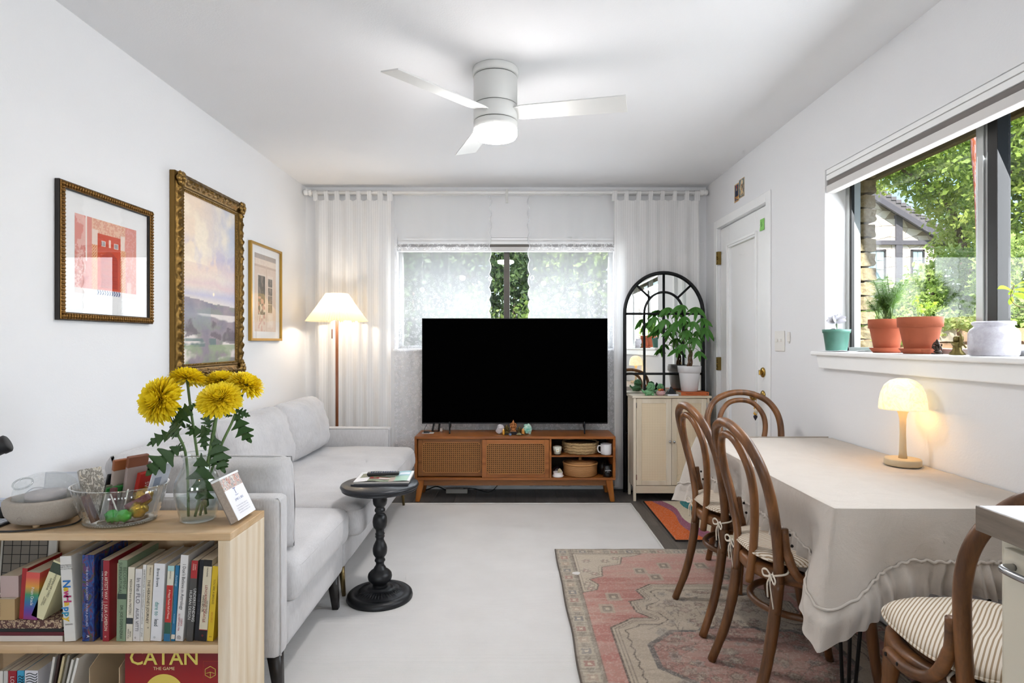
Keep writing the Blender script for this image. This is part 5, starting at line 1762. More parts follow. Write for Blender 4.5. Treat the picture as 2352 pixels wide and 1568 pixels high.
def picture_facade():
    y0, y1, z0, z1 = 3.741, 4.244, 1.205, 1.846
    r = thing('framed_photo', 'pale pink shopfront photograph in thin gold frame', 'picture', (XL, y0, z0))
    W_, H_ = y1 - y0, z1 - z0
    GD = plain('#b08a3e', 0.3, 0.8, vary=0.08, name='gold_frame')
    frame_bars(MB(), 0, W_, 0, H_, 0.016, 0.001, 0.022).obj('frame', GD, r, bevel=0.001)
    MB().box(0.004, 0.006, 0.01, W_ - 0.01, 0.01, H_ - 0.01).obj('mat_board', MATBOARD, r)
    pw_, ph = 0.345, 0.515
    def paint(x, y):
        u, v = x / pw_, y / ph
        P = Paint(u, v, '#dcc6b6')
        P.put(v > 0.94, '#a89c94').put((v > 0.86) & (v < 0.94), '#e6d5c6').put((v > 0.83) & (v < 0.86), '#c8ae9c')
        P.rect(0.12, 0.52, 0.20, 0.74, '#e4d3c6').rect(0.58, 0.86, 0.06, 0.74, '#e4d3c6')
        P.rect(0.16, 0.48, 0.22, 0.72, '#4b4640').rect(0.62, 0.82, 0.25, 0.70, '#57514a')
        for k in range(1, 4):
            P.rect(0.62, 0.82, 0.25 + 0.112 * k, 0.258 + 0.112 * k, '#d8c8bb')
        P.rect(0.715, 0.725, 0.25, 0.70, '#d8c8bb').rect(0.52, 0.56, 0.0, 0.86, '#d2bba9')
        P.put((u > 0.16) & (u < 0.48) & (v < 0.45) & (vnoise(u * 16, v * 20, 3) > 0.62), '#c98f7f', 0.8)
        P.put((u > 0.16) & (u < 0.48) & (v < 0.35) & (vnoise(u * 22, v * 26, 6) > 0.66), '#e8dcc8', 0.8)
        P.rect(0.64, 0.80, 0.09, 0.22, '#eadccf')
        P.put(fnoise(u * 20, v * 20, 4) > 0.6, '#cdb2a2', 0.25)
        return P.c
    sheet('print', 100, 150, lambda x, y: (0.0065 + 0 * x, x + 0.079, y + 0.062), paint, attr_mat('photo_paper', 0.6, vary=0.03), r, size=(pw_, ph))
    MB().box(0.014, 0.0155, 0.014, W_ - 0.014, 0.014, H_ - 0.014).obj('picture_glass', PICGLASS, r)
picture_facade()
# ================================================================== SMALL THINGS ON THE RIGHT WALL AND DOOR
def wall_cards():
    for k, (ya, yb, za, zb, lab) in enumerate(((4.086, 4.166, 2.180, 2.306, 'small illustrated card with blue figure above the door, left one'), (3.992, 4.084, 2.190, 2.318, 'small illustrated card with pale figure above the door, right one'))):
        r = thing('picture_card', lab, 'card', (XR, ya, za), group='two cards pinned above the door')
        w_, h_ = yb - ya, zb - za
        def paint(x, y, k=k):
            u, v = 1 - x / w_, y / h_
            P = Paint(u, v, '#c9a777')
            n = fnoise(u * 9, v * 12, k + 1)
            if k == 0:
                P.rect(0.1, 0.9, 0.06, 0.94, '#3b4a66')
                P.put((np.abs(u - 0.5) < 0.24 - 0.2 * (v - 0.35)) & (v > 0.2) & (v < 0.8), '#23283f').disc(0.5, 0.82, 0.13, '#b0452a', 1, 0.7).disc(0.5, 0.68, 0.11, '#c49a6f', 1, 0.7)
                P.put((v < 0.30) & (n > 0.42), '#c28235').put((v < 0.2) & (n > 0.55), '#e0c48c')
            else:
                P.rect(0.06, 0.94, 0.05, 0.95, '#66838f')
                P.put((np.abs(u - 0.55) < 0.30 + 0.06 * np.sin(v * 14)) & (v > 0.1) & (v < 0.85), '#d9bf93').disc(0.55, 0.82, 0.20, '#e3cda6', 1, 0.6)
                P.put((n > 0.60) & (v < 0.75), '#3f4a58', 0.8).disc(0.5, 0.66, 0.07, '#a8573a', 1, 0.7).disc(0.55, 0.42, 0.06, '#a8573a', 1, 0.7)
            return P.c
        o = sheet('card_face', 40, 56, lambda x, y: (-0.0035 + 0 * x, x, y), paint, attr_mat('card_print', 0.5, vary=0.03), r, size=(w_, h_))
        MB().box(-0.003, -0.0002, 0, w_, 0, h_).obj('card_stock', plain('#d8cbb4', 0.7), r)
wall_cards()
def switches():
    r = thing('light_switch', 'white double toggle light switch plate beside the door', 'light switch', (XR, 3.462, 1.202))
    PL = plain('#e9e5df', 0.35, vary=0.01, name='ivory_plastic')
    MB().box(-0.006, -0.0002, -0.062, 0.062, -0.060, 0.060).obj('cover_plate', PL, r, bevel=0.004)
    for y in (-0.024, 0.024):
        MB().box(-0.018, -0.006, y - 0.005, y + 0.005, -0.004, 0.014).obj('toggle', plain('#f4f1ec', 0.3), r, bevel=0.002)
    s = thing('contact_sensor', 'tiny white sensor stuck to wall right of the light switch', 'sensor', (XR, 3.345, 1.225))
    MB().box(-0.010, -0.0002, -0.012, 0.012, -0.026, 0.030).obj('sensor_body', PL, s, bevel=0.003)
    MB().box(-0.006, -0.0002, -0.006, 0.006, -0.036, -0.026).obj('sensor_tab', PL, s, bevel=0.002)
    n = thing('sticky_note', 'bright green sticky note at the top corner of the door', 'note', (XR + 0.020, 3.757, 1.946))
    MB().grid(lambda u, v: (-0.002 - 0.010 * max(0, 0.35 - v) * (1 - u), 0.030 - 0.062 * u, -0.037 + 0.074 * v), 8, 8).obj('paper', plain('#8fd36c', 0.7, vary=0.02), n, solid=0.0006)
    INK = plain('#2d4a2c', 0.6)
    k = MB()
    k.tube([(-0.006, 0.020, 0.002), (-0.006, 0.012, 0.004)], 0.0010, 5)
    k.tube(catmull([(-0.006, -0.006, 0.016), (-0.006, 0.002, 0.015), (-0.006, 0.001, 0.006), (-0.006, -0.006, 0.002), (-0.006, -0.002, -0.010), (-0.006, 0.004, -0.012)], 4), 0.0010, 5)
    k.obj('handwriting', INK, n)
switches()
def door_charm():
    r = thing('door_charm', 'amber bead charm with dark tassel hanging from the door knob', 'charm', (XR - 0.028, 3.745, 0.853))
    MB().tube(catmull([(0, 0, 0.012), (0.0, 0.013, -0.02), (0, 0.004, -0.07)], 6), 0.0016, 5).tube(catmull([(0, 0, 0.012), (0.0, -0.013, -0.02), (0, 0.004, -0.07)], 6), 0.0016, 5).obj('cord', plain('#d79a35', 0.5), r)
    AM = plain('#d9a441', 0.2, vary=0.15)
    for k, (z, q) in enumerate(((-0.078, 0.010), (-0.094, 0.011), (-0.112, 0.012))):
        MB().ball((0, 0.004, z), q, 12, 8).obj('bead', AM if k != 1 else plain('#ece4d6', 0.3), r)
    MB().ball((0, -0.012, -0.09), 0.016, 10, 8, (0.7, 1, 1.4), rough=0.25).obj('bead', plain('#e3d9c4', 0.35), r)
    MB().lathe([(0.0, -0.158), (0.006, -0.148), (0.013, -0.134), (0.012, -0.126), (0.004, -0.122)], 12, (0, 0.003, 0)).obj('pendant_tip', plain('#2c2730', 0.3), r)
door_charm()
# ================================================================== BOOKCASE
KYF, KYB, KXR, KXL, KZ = 1.670, 1.900, -0.800, -1.672, 0.655
PINE = wood('#d6bb98', '#bf9c70', 'X', 1.2, 0.5, 7, 0.03, name='pine')
PINE_Z = wood('#e6d8c2', '#d3bc98', 'Z', 1.2, 0.5, 7, 0.03)
SH_T, SH_B, LOW = 0.337, 0.312, 0.040
def bookcase():
    r = thing('bookcase', 'low pine bookcase full of books in the corner', 'bookcase', ((KXL + KXR) / 2, (KYF + KYB) / 2, 0))
    hx, hy = (KXR - KXL) / 2, (KYB - KYF) / 2
    MB().box(-hx, hx, -hy, hy, KZ - 0.021, KZ).obj('top_board', PINE, r, bevel=0.002)
    MB().box(-hx, -hx + 0.034, -hy, hy, 0.0095, KZ - 0.021).obj('side_panel', PINE_Z, r, bevel=0.002)
    MB().box(hx - 0.036, hx, -hy, hy, 0.0095, KZ - 0.021).obj('side_panel', PINE_Z, r, bevel=0.002)
    MB().box(-hx + 0.034, hx - 0.036, -hy + 0.002, hy - 0.008, SH_B, SH_T).obj('shelf', PINE, r, bevel=0.002)
    MB().box(-hx + 0.034, hx - 0.036, -hy + 0.004, hy - 0.008, LOW - 0.024, LOW).obj('shelf', PINE, r, bevel=0.002)
    MB().box(-hx + 0.034, hx - 0.036, hy - 0.008, hy - 0.002, 0.03, KZ - 0.021).obj('back_panel', PINE, r)
bookcase()
PAGES = plain('#d8cdb8', 0.9, vary=0.12, scale=300, name='page_block')
SP = 0.001252
_ink = {}
def ink(c):
    return plain(c, 0.6, vary=0.0)
def book(label, px, wpx, h, tilt, color, z=SH_T + 0.0012, y=1.690, depth=0.150, marks=(), hard=False, name='book', x=None, group='books on the upper shelf', bands=(), cover=None):
    """standing book; local x thickness from its left bottom edge, spine faces -y"""
    w = wpx * SP
    x = (px - CX) * SP if x is None else x
    zz = z + (w * math.sin(R(tilt)) if tilt > 0 else 0)
    r = thing(name, label, 'book', (x, y, zz), (0, R(tilt), 0), group)
    ct = 0.0022 if hard else 0.0008
    cm = cover or plain(color, 0.45, vary=0.03)
    o = 0.003 if hard else 0.0
    MB().box(0, w, 0, ct, 0, h).box(0, ct, ct, depth, 0, h).box(w - ct, w, ct, depth, 0, h).obj('cover', cm, r, bevel=0.0008 if hard else 0)
    MB().box(ct, w - ct, ct, depth - o - 0.001, o, h - o).obj('page_block', PAGES, r)
    for za, zb, c in bands:
        MB().box(0.0002, w - 0.0002, -0.0005, 0.0, h * za, h * zb).obj('spine_band', ink(c), r)
    for (body, size, u, v, c, length) in marks:
        # spine lettering runs down the spine
        text(r, body, size, (w * u, -0.0009, h * v), (R(90), R(90), 0), ink(c), 'spine_lettering', width=length * h)
    return r
def art_cover(name, stops, scale=9.0, dist=2.5):
    t = NT(name)
    n = t.noise(t.coords((1, 1, 0.6)), scale, 4, 0.6, dist)
    return t.done(t.principled(t.ramp(n, stops), 0.35))
def rainbow_cover():
    t = NT('rainbow')
    sep = t.node('ShaderNodeSeparateXYZ'); t.l.new(t.coords(), sep.inputs[0])
    f = t.math('MULTIPLY', sep.outputs[2], 1 / 0.138)
    return t.done(t.principled(t.ramp(f, [(0.0, '#8d2b6d'), (0.18, '#5a3f9a'), (0.36, '#2d6f9c'), (0.52, '#3f8f62'), (0.68, '#d79a3c'), (0.88, '#d2554c')]), 0.45))
b1 = book('thick white hardback with rainbow-coloured spine lettering', 149.5, 25.5, 0.245, -3.2, '#d9d7d2', hard=True, marks=[('Getting Happiness\nRight in a World\nThat\'s Got It Wrong', 0.0055, 0.5, 0.875, '#333333', 0.2), ('STEPHANIE HARRISON', 0.006, 0.5, 0.20, '#333333', 0.14)], y=1.688)
b1.children[2].rotation_euler = (R(90), 0, 0); b1.children[3].rotation_euler = (R(90), 0, 0)
b1.children[2].scale.x = 0.85; b1.children[3].scale.x = 0.36
for i, (ch, c) in enumerate(zip('NewHappy', ('#1f6fb8', '#e0b62c', '#c23a72', '#b3326b', '#e0b62c', '#2f7fc0', '#2f8fb0', '#e0b62c'))):
    text(b1, ch, 0.030 if ch in 'NH' else 0.026, (25.5 * SP * (0.47 if ch not in 'py' else 0.40), -0.001, 0.245 * (0.675 - 0.059 * i)), (R(90), R(90), 0), ink(c), 'spine_lettering', bold=0.0009)
text(b1, 'H', 0.040, (25.5 * SP + 0.0004, 0.060, 0.12), (R(90), 0, R(90)), ink('#a02a2a'), 'cover_lettering')
book('black book with gold lettering wedged behind the white hardback', 177.5, 9.5, 0.235, 0, '#121211', y=1.712, marks=[('VIVIAN TU   WELL ENDOWED', 0.011, 0.5, 0.5, '#c9b273', 0.85)])
book('thick marbled blue and purple hardback', 188.9, 27, 0.248, 0, '#26306f', hard=True, cover=art_cover('marbled', [(0.36, '#2a1746'), (0.44, '#182c70'), (0.50, '#1d5590'), (0.54, '#6a1a55'), (0.60, '#275a36'), (0.66, '#8a1c48')], 22.0, 3.0), marks=[('THE BOOK OF ALCHEMY    SULEIKA JAOUAD', 0.0085, 0.42, 0.52, '#c9c7dd', 0.72), ('A', 0.012, 0.5, 0.06, '#e0dfe8', 0.1)])
book('slim navy book beside the red one', 225.2, 10, 0.230, 0.3, '#1b2143', y=1.700, marks=[('THE INTUITIVE WAY   PENNEY PEIRCE', 0.0085, 0.5, 0.55, '#d5d3dc', 0.82)])
book('dark red paperback with cream spine lettering', 236.0, 14, 0.232, 0.4, '#92202c', marks=[('the ARTIST\'S WAY  |  JULIA CAMERON', 0.013, 0.5, 0.50, '#e8d9c6', 0.74), ('o', 0.010, 0.5, 0.06, '#e8d9c6', 0.1)])
book('cream paperback squeezed between the red and orange books', 250.6, 10, 0.212, 0.5, '#d8c9a4', y=1.722)
book('orange book set back beside the green one', 261.2, 5.6, 0.206, 0.8, '#b5522c', y=1.716, marks=[('112 MEDITATIONS', 0.0060, 0.5, 0.55, '#f0d9b8', 0.7)], bands=[(0, 0.12, '#201a18')])
book('sage green paperback with dark lettering', 267.4, 20.5, 0.233, 1.4, '#7f9377', marks=[('BECOMING\nSUPERNATURAL', 0.0125, 0.52, 0.78, '#3d4a3a', 0.36), ('DR. JOE DISPENZA', 0.012, 0.5, 0.26, '#3d4a3a', 0.36), ('H', 0.010, 0.5, 0.05, '#2f3a2d', 0.1)], bands=[(0.52, 0.585, '#33423a')])
book('cream paperback with a small dark square on the spine', 289.2, 14.6, 0.213, 1.9, '#d9d2bf', marks=[('MESSAGES from the MASTERS', 0.0095, 0.5, 0.60, '#4a4238', 0.52), ('BRIAN\nWEISS, M.D.', 0.0065, 0.5, 0.10, '#4a4238', 0.14)], bands=[(0.235, 0.315, '#2c3338')])
book('white paperback with large thin grey lettering', 305.2, 15.6, 0.208, 2.2, '#d4d1d0', marks=[('In the FLO', 0.017, 0.5, 0.70, '#5a5a60', 0.42), ('ALISA VITTI', 0.013, 0.5, 0.30, '#5a5a60', 0.36), ('o', 0.010, 0.4, 0.05, '#2a2a2a', 0.1)])
book('very thin white poetry paperback', 321.6, 7.4, 0.220, 2.4, '#dcdad5', marks=[('DEAR MOUNTAIN   A Poetry Collection on Love and Loss      JOY JING', 0.0065, 0.5, 0.5, '#5a544c', 0.92)])
book('beige paperback with black capitals', 329.6, 14.6, 0.219, 2.6, '#cfc3aa', marks=[('THE HEROINE\'S JOURNEY', 0.011, 0.45, 0.52, '#2c2620', 0.66), ('Murdock', 0.006, 0.6, 0.92, '#5a4a3a', 0.12), ('*', 0.012, 0.5, 0.18, '#2c2620', 0.1)])
book('white hardback with teal script lettering', 345.2, 25, 0.223, 3.0, '#dcdcdf', hard=True, marks=[('Brené Brown', 0.012, 0.40, 0.82, '#24303a', 0.27), ('dare to', 0.017, 0.45, 0.42, '#2f8f86', 0.22), ('lead', 0.017, 0.45, 0.24, '#24303a', 0.12), ('o', 0.012, 0.4, 0.05, '#8a8f94', 0.1)])
book('paperback with pale top, red label and blue foot', 375.8, 14.6, 0.217, 3.4, '#d9d6c4', marks=[('GIKANDI', 0.006, 0.45, 0.88, '#6a5a40', 0.12), ('A Happy Pocket Full of Money', 0.0085, 0.5, 0.49, '#f0dfd0', 0.44)], bands=[(0.93, 1.0, '#a5cfcf'), (0.25, 0.74, '#b8302a'), (0.10, 0.25, '#2f5a4a'), (0, 0.10, '#2c6c92')])
book('slim teal-blue astrology paperback', 393.0, 8.2, 0.218, 3.5, '#1f6b93', marks=[('Astrology', 0.008, 0.5, 0.80, '#bcd8e2', 0.25), ('Simon & Schuster', 0.004, 0.5, 0.30, '#bcd8e2', 0.30)], bands=[(0.03, 0.09, '#d8cfc0')])
book('tall white hardback with long grey title', 402.4, 17.5, 0.248, 3.8, '#dad8d6', hard=True, marks=[('I Don\'t Believe in Astrology', 0.0135, 0.55, 0.63, '#4a4648', 0.62), ('DEBRA\nSILVERMAN, MA', 0.0075, 0.5, 0.22, '#a2394a', 0.20), ('@', 0.012, 0.5, 0.045, '#5a5458', 0.1)])
book('grey paperback with red top and heavy white capitals', 427.6, 14.8, 0.232, 4.0, '#4a4846', marks=[('UNDERSTANDING\nHUMAN DESIGN', 0.0115, 0.52, 0.45, '#d9d8d4', 0.50), ('CURRY\nPARKER', 0.0055, 0.5, 0.92, '#e8d0c0', 0.10)], bands=[(0.78, 1.0, '#a82a2c')])
book('slim black book between grey and cream ones', 444.6, 9.0, 0.233, 4.1, '#1a1b22', y=1.694, marks=[('RANA GEORGE', 0.0085, 0.5, 0.45, '#4a4c56', 0.45)])
book('cream paperback with red lettering and black ends', 455.4, 19.0, 0.234, 4.2, '#d3c8ae', marks=[('THE COMPLETE', 0.0055, 0.74, 0.42, '#3a2a22', 0.25), ('LENORMAND ORACLE', 0.0105, 0.50, 0.46, '#8f2f2c', 0.50), ('HANDBOOK', 0.0085, 0.24, 0.46, '#3a2a22', 0.26), ('MATHEWS', 0.0055, 0.5, 0.85, '#3a2a22', 0.12), ('o', 0.011, 0.5, 0.07, '#b03030', 0.1)], bands=[(0.92, 1.0, '#1d1a1a'), (0, 0.135, '#1d1a1a'), (0.135, 0.142, '#a02a2a')])
book('bright yellow paperback against the side panel', 475.6, 13.6, 0.216, 4.3, '#d6b423', marks=[('YOU ARE A BADASS', 0.0080, 0.5, 0.66, '#5f4c14', 0.42), ('SINCERO', 0.0075, 0.5, 0.32, '#c77a1c', 0.2), ('I', 0.012, 0.5, 0.06, '#4a3a10', 0.1)])
# flat pile at the left end
def flat(label, x0, x1, z0, z1, color, d=0.19, y=1.690, cover=None, pages=True):
    r = thing('book', label, 'book', ((x0 + x1) / 2, y, z0), group='pile of flat books')
    w = (x1 - x0) / 2
    h = z1 - z0
    ct = 0.0016
    cm = cover or plain(color, 0.5, vary=0.05)
    MB().box(-w, w, 0, ct, 0, h).box(-w, w, ct, d, 0, ct).box(-w, w, ct, d, h - ct, h).obj('cover', cm, r)
    MB().box(-w + 0.001, w - 0.001, ct, d - 0.002, ct, h - ct).obj('page_block', PAGES, r)
    return r
flat('thick cream book at the bottom of the flat pile', -1.63, -1.2925, SH_T + 0.001, 0.3540, '#d8cfc6')
flat('maroon book second from the bottom of the flat pile', -1.63, -1.289, 0.3546, 0.3650, '#5c1a24')
flat('thin black book third in the flat pile', -1.63, -1.292, 0.3656, 0.3745, '#1a1d1b')
tap = NT('tapestry')
_v = tap.coords()
_vo = tap.node('ShaderNodeTexVoronoi', {'Scale': 130.0}); tap.l.new(_v, _vo.inputs[0])
tap.done(tap.principled(tap.ramp(tap.math('ADD', _vo.outputs[0], tap.math('MULTIPLY', tap.noise(_v, 60), 0.3)), [(0.2, '#3f2a26'), (0.42, '#8c6a55'), (0.55, '#c9b394'), (0.75, '#5a3a36')]), 0.8))
flat('tapestry-patterned box on top of the flat pile', -1.63, -1.295, 0.3751, 0.3985, '#8a6a58', cover=tap.m)
PT = 0.3992
x_ = lambda px: (px - CX) * SP
book('cream card box leaning steeply against the white hardback', 0, 29, 0.172, 22.0, '#d8d2a8', z=PT, depth=0.11, x=x_(72), group='card decks on the flat pile', name='card_box', marks=[('WHISPERS OF LORD\nGANESHA', 0.0085, 0.5, 0.60, '#4a4638', 0.40), ('ANGELA\nHARTFIELD', 0.0055, 0.5, 0.30, '#4a4638', 0.2)], bands=[(0.80, 0.97, '#3b4638')])
book('rainbow striped card box standing on the flat pile', 0, 31, 0.136, 4.0, '#888888', z=PT, depth=0.10, x=x_(53.5), group='card decks on the flat pile', name='card_box', cover=rainbow_cover(), marks=[('Prism Oracle', 0.0125, 0.55, 0.50, '#efe8e4', 0.45)])
book('red card box beside the rainbow one', 0, 12, 0.146, 4.0, '#a01c22', z=PT, depth=0.13, x=x_(39), group='card decks on the flat pile', name='card_box', y=1.697)
book('beige card box lying at the left end of the shelf', 0, 38, 0.060, 0, '#b79a6d', z=PT, depth=0.14, x=x_(-4), group='card decks on the flat pile', name='card_box', marks=[('TAROT CARDS', 0.006, 0.1, 0.5, '#5a4028', 0.7)])
book('dusty pink box lying over the beige card box', 0, 42, 0.062, 0, '#b9a29c', z=PT + 0.061, depth=0.15, x=x_(-6), group='card decks on the flat pile', name='card_box', y=1.700)
def grid_print():
    r = thing('grid_print', 'dark gridded print leaning at the back of the shelf', 'picture', (-1.560, 1.862, PT), (R(-5), 0, 0))
    MB().box(-0.07, 0.108, 0, 0.006, 0, 0.226).obj('board', plain('#d8d4cc', 0.7), r)
    g = MB()
    for i in range(6):
        g.box(-0.062 + i * 0.028, -0.060 + i * 0.028, -0.001, 0, 0.006, 0.22)
    for j in range(8):
        g.box(-0.062, 0.080, -0.001, 0, 0.01 + j * 0.028, 0.012 + j * 0.028)
    MB().box(-0.064, 0.082, -0.0006, 0.0004, 0.004, 0.222).obj('print', plain('#8b847b', 0.7), r)
    g.obj('grid_lines', ink('#161616'), r)
grid_print()
# lower shelf
LG = 'books on the lower shelf'
LZ = LOW + 0.001
book('white paperback at the far left of the lower shelf', 0, 8.5, 0.212, 0.5, '#d6d2cc', z=LZ, x=x_(-3), group=LG)
book('pale grey paperback beside the red book on the lower shelf', 0, 9.0, 0.212, 0.5, '#c9c6c0', z=LZ, x=x_(7.5), group=LG)
book('red book on the lower shelf with a white capital', 0, 18.5, 0.212, 0.5, '#9c1f2b', z=LZ, x=x_(18), group=LG, marks=[('LOVE', 0.016, 0.5, 0.84, '#e6ddd6', 0.3)])
def scribble_book(label, px, w, color, c2, n):
    b = book(label, 0, w, 0.213, 0.6, color, z=LZ, x=x_(px), group=LG)
    m = MB()
    for i in range(n):
        z = 0.150 + i * 0.0075
        m.tube(catmull([(0.003 + 0.002 * (i % 2), -0.0006, z), (w * SP * 0.4, -0.0006, z + 0.003), (w * SP * 0.8, -0.0006, z - 0.002), (w * SP - 0.002, -0.0006, z + 0.003)], 4), 0.0011, 4)
    m.obj('scribble_print', ink(c2), b)
    return b
scribble_book('sky blue book with black squiggles on the lower shelf', 38.2, 15.5, '#3f9fc4', '#15181c', 7)
scribble_book('white book with black squiggles on the lower shelf', 55.5, 30, '#dcdbe0', '#15181c', 8)
for i, (c, h, t) in enumerate((('#d5d0c8', 0.255, 9), ('#3a2622', 0.262, 10), ('#c9b991', 0.258, 11), ('#8d8578', 0.262, 12), ('#d8d4cc', 0.250, 13), ('#e2ded6', 0.256, 14))):
    book(['white magazine leaning beside the squiggle book', 'dark brown magazine leaning on the lower shelf', 'straw-coloured magazine leaning on the lower shelf', 'grey magazine leaning on the lower shelf', 'off-white magazine leaning on the lower shelf', 'outermost white magazine leaning by the file box'][i], 0, 5.5, h, t, c, z=LZ, x=x_(90 + i * 7.4), depth=0.20, group='magazines on the lower shelf', name='magazine')
def file_box():
    r = thing('file_box', 'open cream cardboard file holder on the lower shelf', 'file box', (x_(199), 1.70, LZ))
    CB = plain('#cbb594', 0.8, vary=0.05)
    w = 0.088
    MB().prism([(0.0, 0.0), (0.19, 0.0), (0.19, 0.265), (0.10, 0.262), (0.0, 0.215)], 0.0, 0.0018, 'X').obj('side', CB, r)
    MB().prism([(0.0, 0.0), (0.19, 0.0), (0.19, 0.265), (0.10, 0.262), (0.0, 0.215)], w - 0.0018, w, 'X').obj('side', CB, r)
    MB().box(0.0018, w - 0.0018, 0.188, 0.19, 0.002, 0.265).obj('back', CB, r)
    MB().box(0.0018, w - 0.0018, 0, 0.188, 0, 0.0018).obj('bottom', CB, r)
    MB().box(0.0018, w - 0.0018, 0.0, 0.0018, 0.0018, 0.10).obj('front_lip', CB, r)
file_box()
def board_game():
    xa, xb = (286 - CX) * 1.70 / F, (503 - CX) * 1.70 / F
    r = thing('board_game', 'dark red board game box with yellow lettering on the lower shelf', 'board game', ((xa + xb) / 2, 1.70, LZ))
    w = (xb - xa) / 2 - 0.001
    t = NT('game_box')
    sep = t.node('ShaderNodeSeparateXYZ'); t.l.new(t.coords(), sep.inputs[0])
    t.done(t.principled(t.ramp(t.math('MULTIPLY', sep.outputs[2], 3.7), [(0.35, '#a8281c'), (0.75, '#8c1018'), (1.0, '#6a0c14')]), 0.4))
    MB().box(-w, w, 0, 0.07, 0, 0.268).obj('box_lid', t.m, r, bevel=0.001)
    YL = ink('#d8c860')
    text(r, 'CATAN', 0.060, (-0.022, -0.0008, 0.2435), (R(90), 0, 0), YL, 'title_lettering', width=0.165, bold=0.0008)
    text(r, 'THE GAME', 0.0130, (-0.022, -0.0008, 0.2135), (R(90), 0, 0), ink('#e3d9a0'), 'subtitle_lettering', width=0.075)
    MB().lathe([(0.0, 0.0), (0.058, 0.0)], 40, (-0.022, -0.0008, 0.140), Matrix.Rotation(R(90), 4, 'X'), cap=False).obj('printed_sun', ink('#d9c25a'), r)
    hx_ = [(0.112 + 0.017 * math.cos(R(30 + 60 * k)), 0.2035 + 0.017 * math.sin(R(30 + 60 * k))) for k in range(6)]
    MB().tube([(a, -0.0008, b) for a, b in hx_], 0.0012, 4, True).tube([(0.10, -0.0008, 0.200), (0.112, -0.0008, 0.2035), (0.124, -0.0008, 0.200)], 0.001, 4).tube([(0.112, -0.0008, 0.2035), (0.112, -0.0008, 0.188)], 0.001, 4).obj('hexagon_emblem', YL, r)
    MB().box(0.0908, 0.0914, -0.0008, 0, 0.0, 0.235).box(0.0914, w, -0.0008, 0, 0.2345, 0.2352).obj('printed_line', ink('#b5452c'), r)
board_game()
# ================================================================== ON THE BOOKCASE
KTOP = KZ + 0.0008
GLASSY = pane_glass((0.97, 0.985, 0.98), 1.6, 'clear_glassware')
def vase():
    r = thing('glass_vase', 'clear glass vase half filled with water holding yellow flowers', 'vase', (-0.961, 1.800, KTOP))
    out = [(0.0, 0.0), (0.046, 0.0), (0.050, 0.004), (0.049, 0.010), (0.056, 0.040), (0.0635, 0.075), (0.0655, 0.098), (0.062, 0.120), (0.050, 0.145), (0.041, 0.165), (0.0385, 0.178), (0.041, 0.190), (0.048, 0.202)]
    MB().lathe(out, 44, cap=False).obj('vase_body', GLASSY, r, solid=-0.0022)
    MB().tube([(0.048 * math.cos(2 * PI * i / 40), 0.048 * math.sin(2 * PI * i / 40), 0.202) for i in range(40)], 0.0018, 6, True).obj('rim', pane_glass((0.9, 0.93, 0.92), 3.0, 'rim_glass'), r)
    wt = NT('water')
    a = wt.node('ShaderNodeBsdfTransparent', {'Color': (0.90, 0.93, 0.94, 1)})
    b = wt.node('ShaderNodeBsdfGlossy', {'Roughness': 0.02})
    mx = wt.node('ShaderNodeMixShader', {0: 0.07}); wt.l.new(a.outputs[0], mx.inputs[1]); wt.l.new(b.outputs[0], mx.inputs[2])
    wt.done(mx)
    MB().lathe([(0.0, 0.004), (0.045, 0.005), (0.053, 0.040), (0.060, 0.068), (0.0595, 0.071), (0.0, 0.071)], 40).obj('water', wt.m, r)
vase()
PETAL = NT('yellow_petal')
def _pet():
    t = PETAL
    n = t.noise(t.coords(), 60, 2)
    a = t.principled(t.mix(n, lin('#f3d60c'), lin('#fff044')), 0.55)
    b = t.node('ShaderNodeBsdfTranslucent', {'Color': lin('#fbe21a')})
    mx = t.node('ShaderNodeMixShader', {0: 0.3}); t.l.new(a.outputs[0], mx.inputs[1]); t.l.new(b.outputs[0], mx.inputs[2])
    return t.done(mx)
PETAL_M = _pet()
def leaf_mat(c1, c2, name='leaf', tr=0.25):
    key = ('leafm', c1, c2)
    if key in _mats:
        return _mats[key]
    t = NT(name)
    n = t.noise(t.coords(), 18, 3)
    col = t.mix(n, lin(c1), lin(c2))
    a = t.principled(col, 0.45)
    b = t.node('ShaderNodeBsdfTranslucent', {'Color': lin(c2)})
    mx = t.node('ShaderNodeMixShader', {0: tr}); t.l.new(a.outputs[0], mx.inputs[1]); t.l.new(b.outputs[0], mx.inputs[2])
    _mats[key] = t.done(mx)
    return _mats[key]
MUM_LEAF = leaf_mat('#24401c', '#3f6030')
MUM_STEM = plain('#5f7a45', 0.5)
def lobed_leaf(bend, seed):
    rng = random.Random(seed)
    half = [(0.0, 0.012), (0.07, 0.025), (0.12, 0.08), (0.18, 0.15), (0.23, 0.20), (0.245, 0.17), (0.235, 0.07), (0.30, 0.13), (0.37, 0.24), (0.44, 0.34), (0.475, 0.35), (0.47, 0.25), (0.455, 0.11), (0.53, 0.17), (0.60, 0.27), (0.67, 0.36), (0.70, 0.35), (0.69, 0.24), (0.67, 0.12), (0.75, 0.15), (0.82, 0.22), (0.85, 0.20), (0.84, 0.10), (0.92, 0.08), (0.96, 0.05), (1.0, 0.0)]
    m = MB()
    vs, fs = [], []
    for (x, w) in half:
        z = -bend * x * x
        for s in (-1, 0, 1):
            k = w * 0.85 * (1 + rng.uniform(-0.10, 0.10))
            vs.append((x, s * k, z + 0.25 * abs(s) * w * w + (0.02 * rng.uniform(-1, 1) if s else 0)))
    for i in range(len(half) - 1):
        fs += [(3 * i, 3 * i + 1, 3 * i + 4, 3 * i + 3), (3 * i + 1, 3 * i + 2, 3 * i + 5, 3 * i + 4)]
    m.add(vs, fs, True)
    me = m.mesh('leaf')
    me.materials.append(MUM_LEAF)
    return me
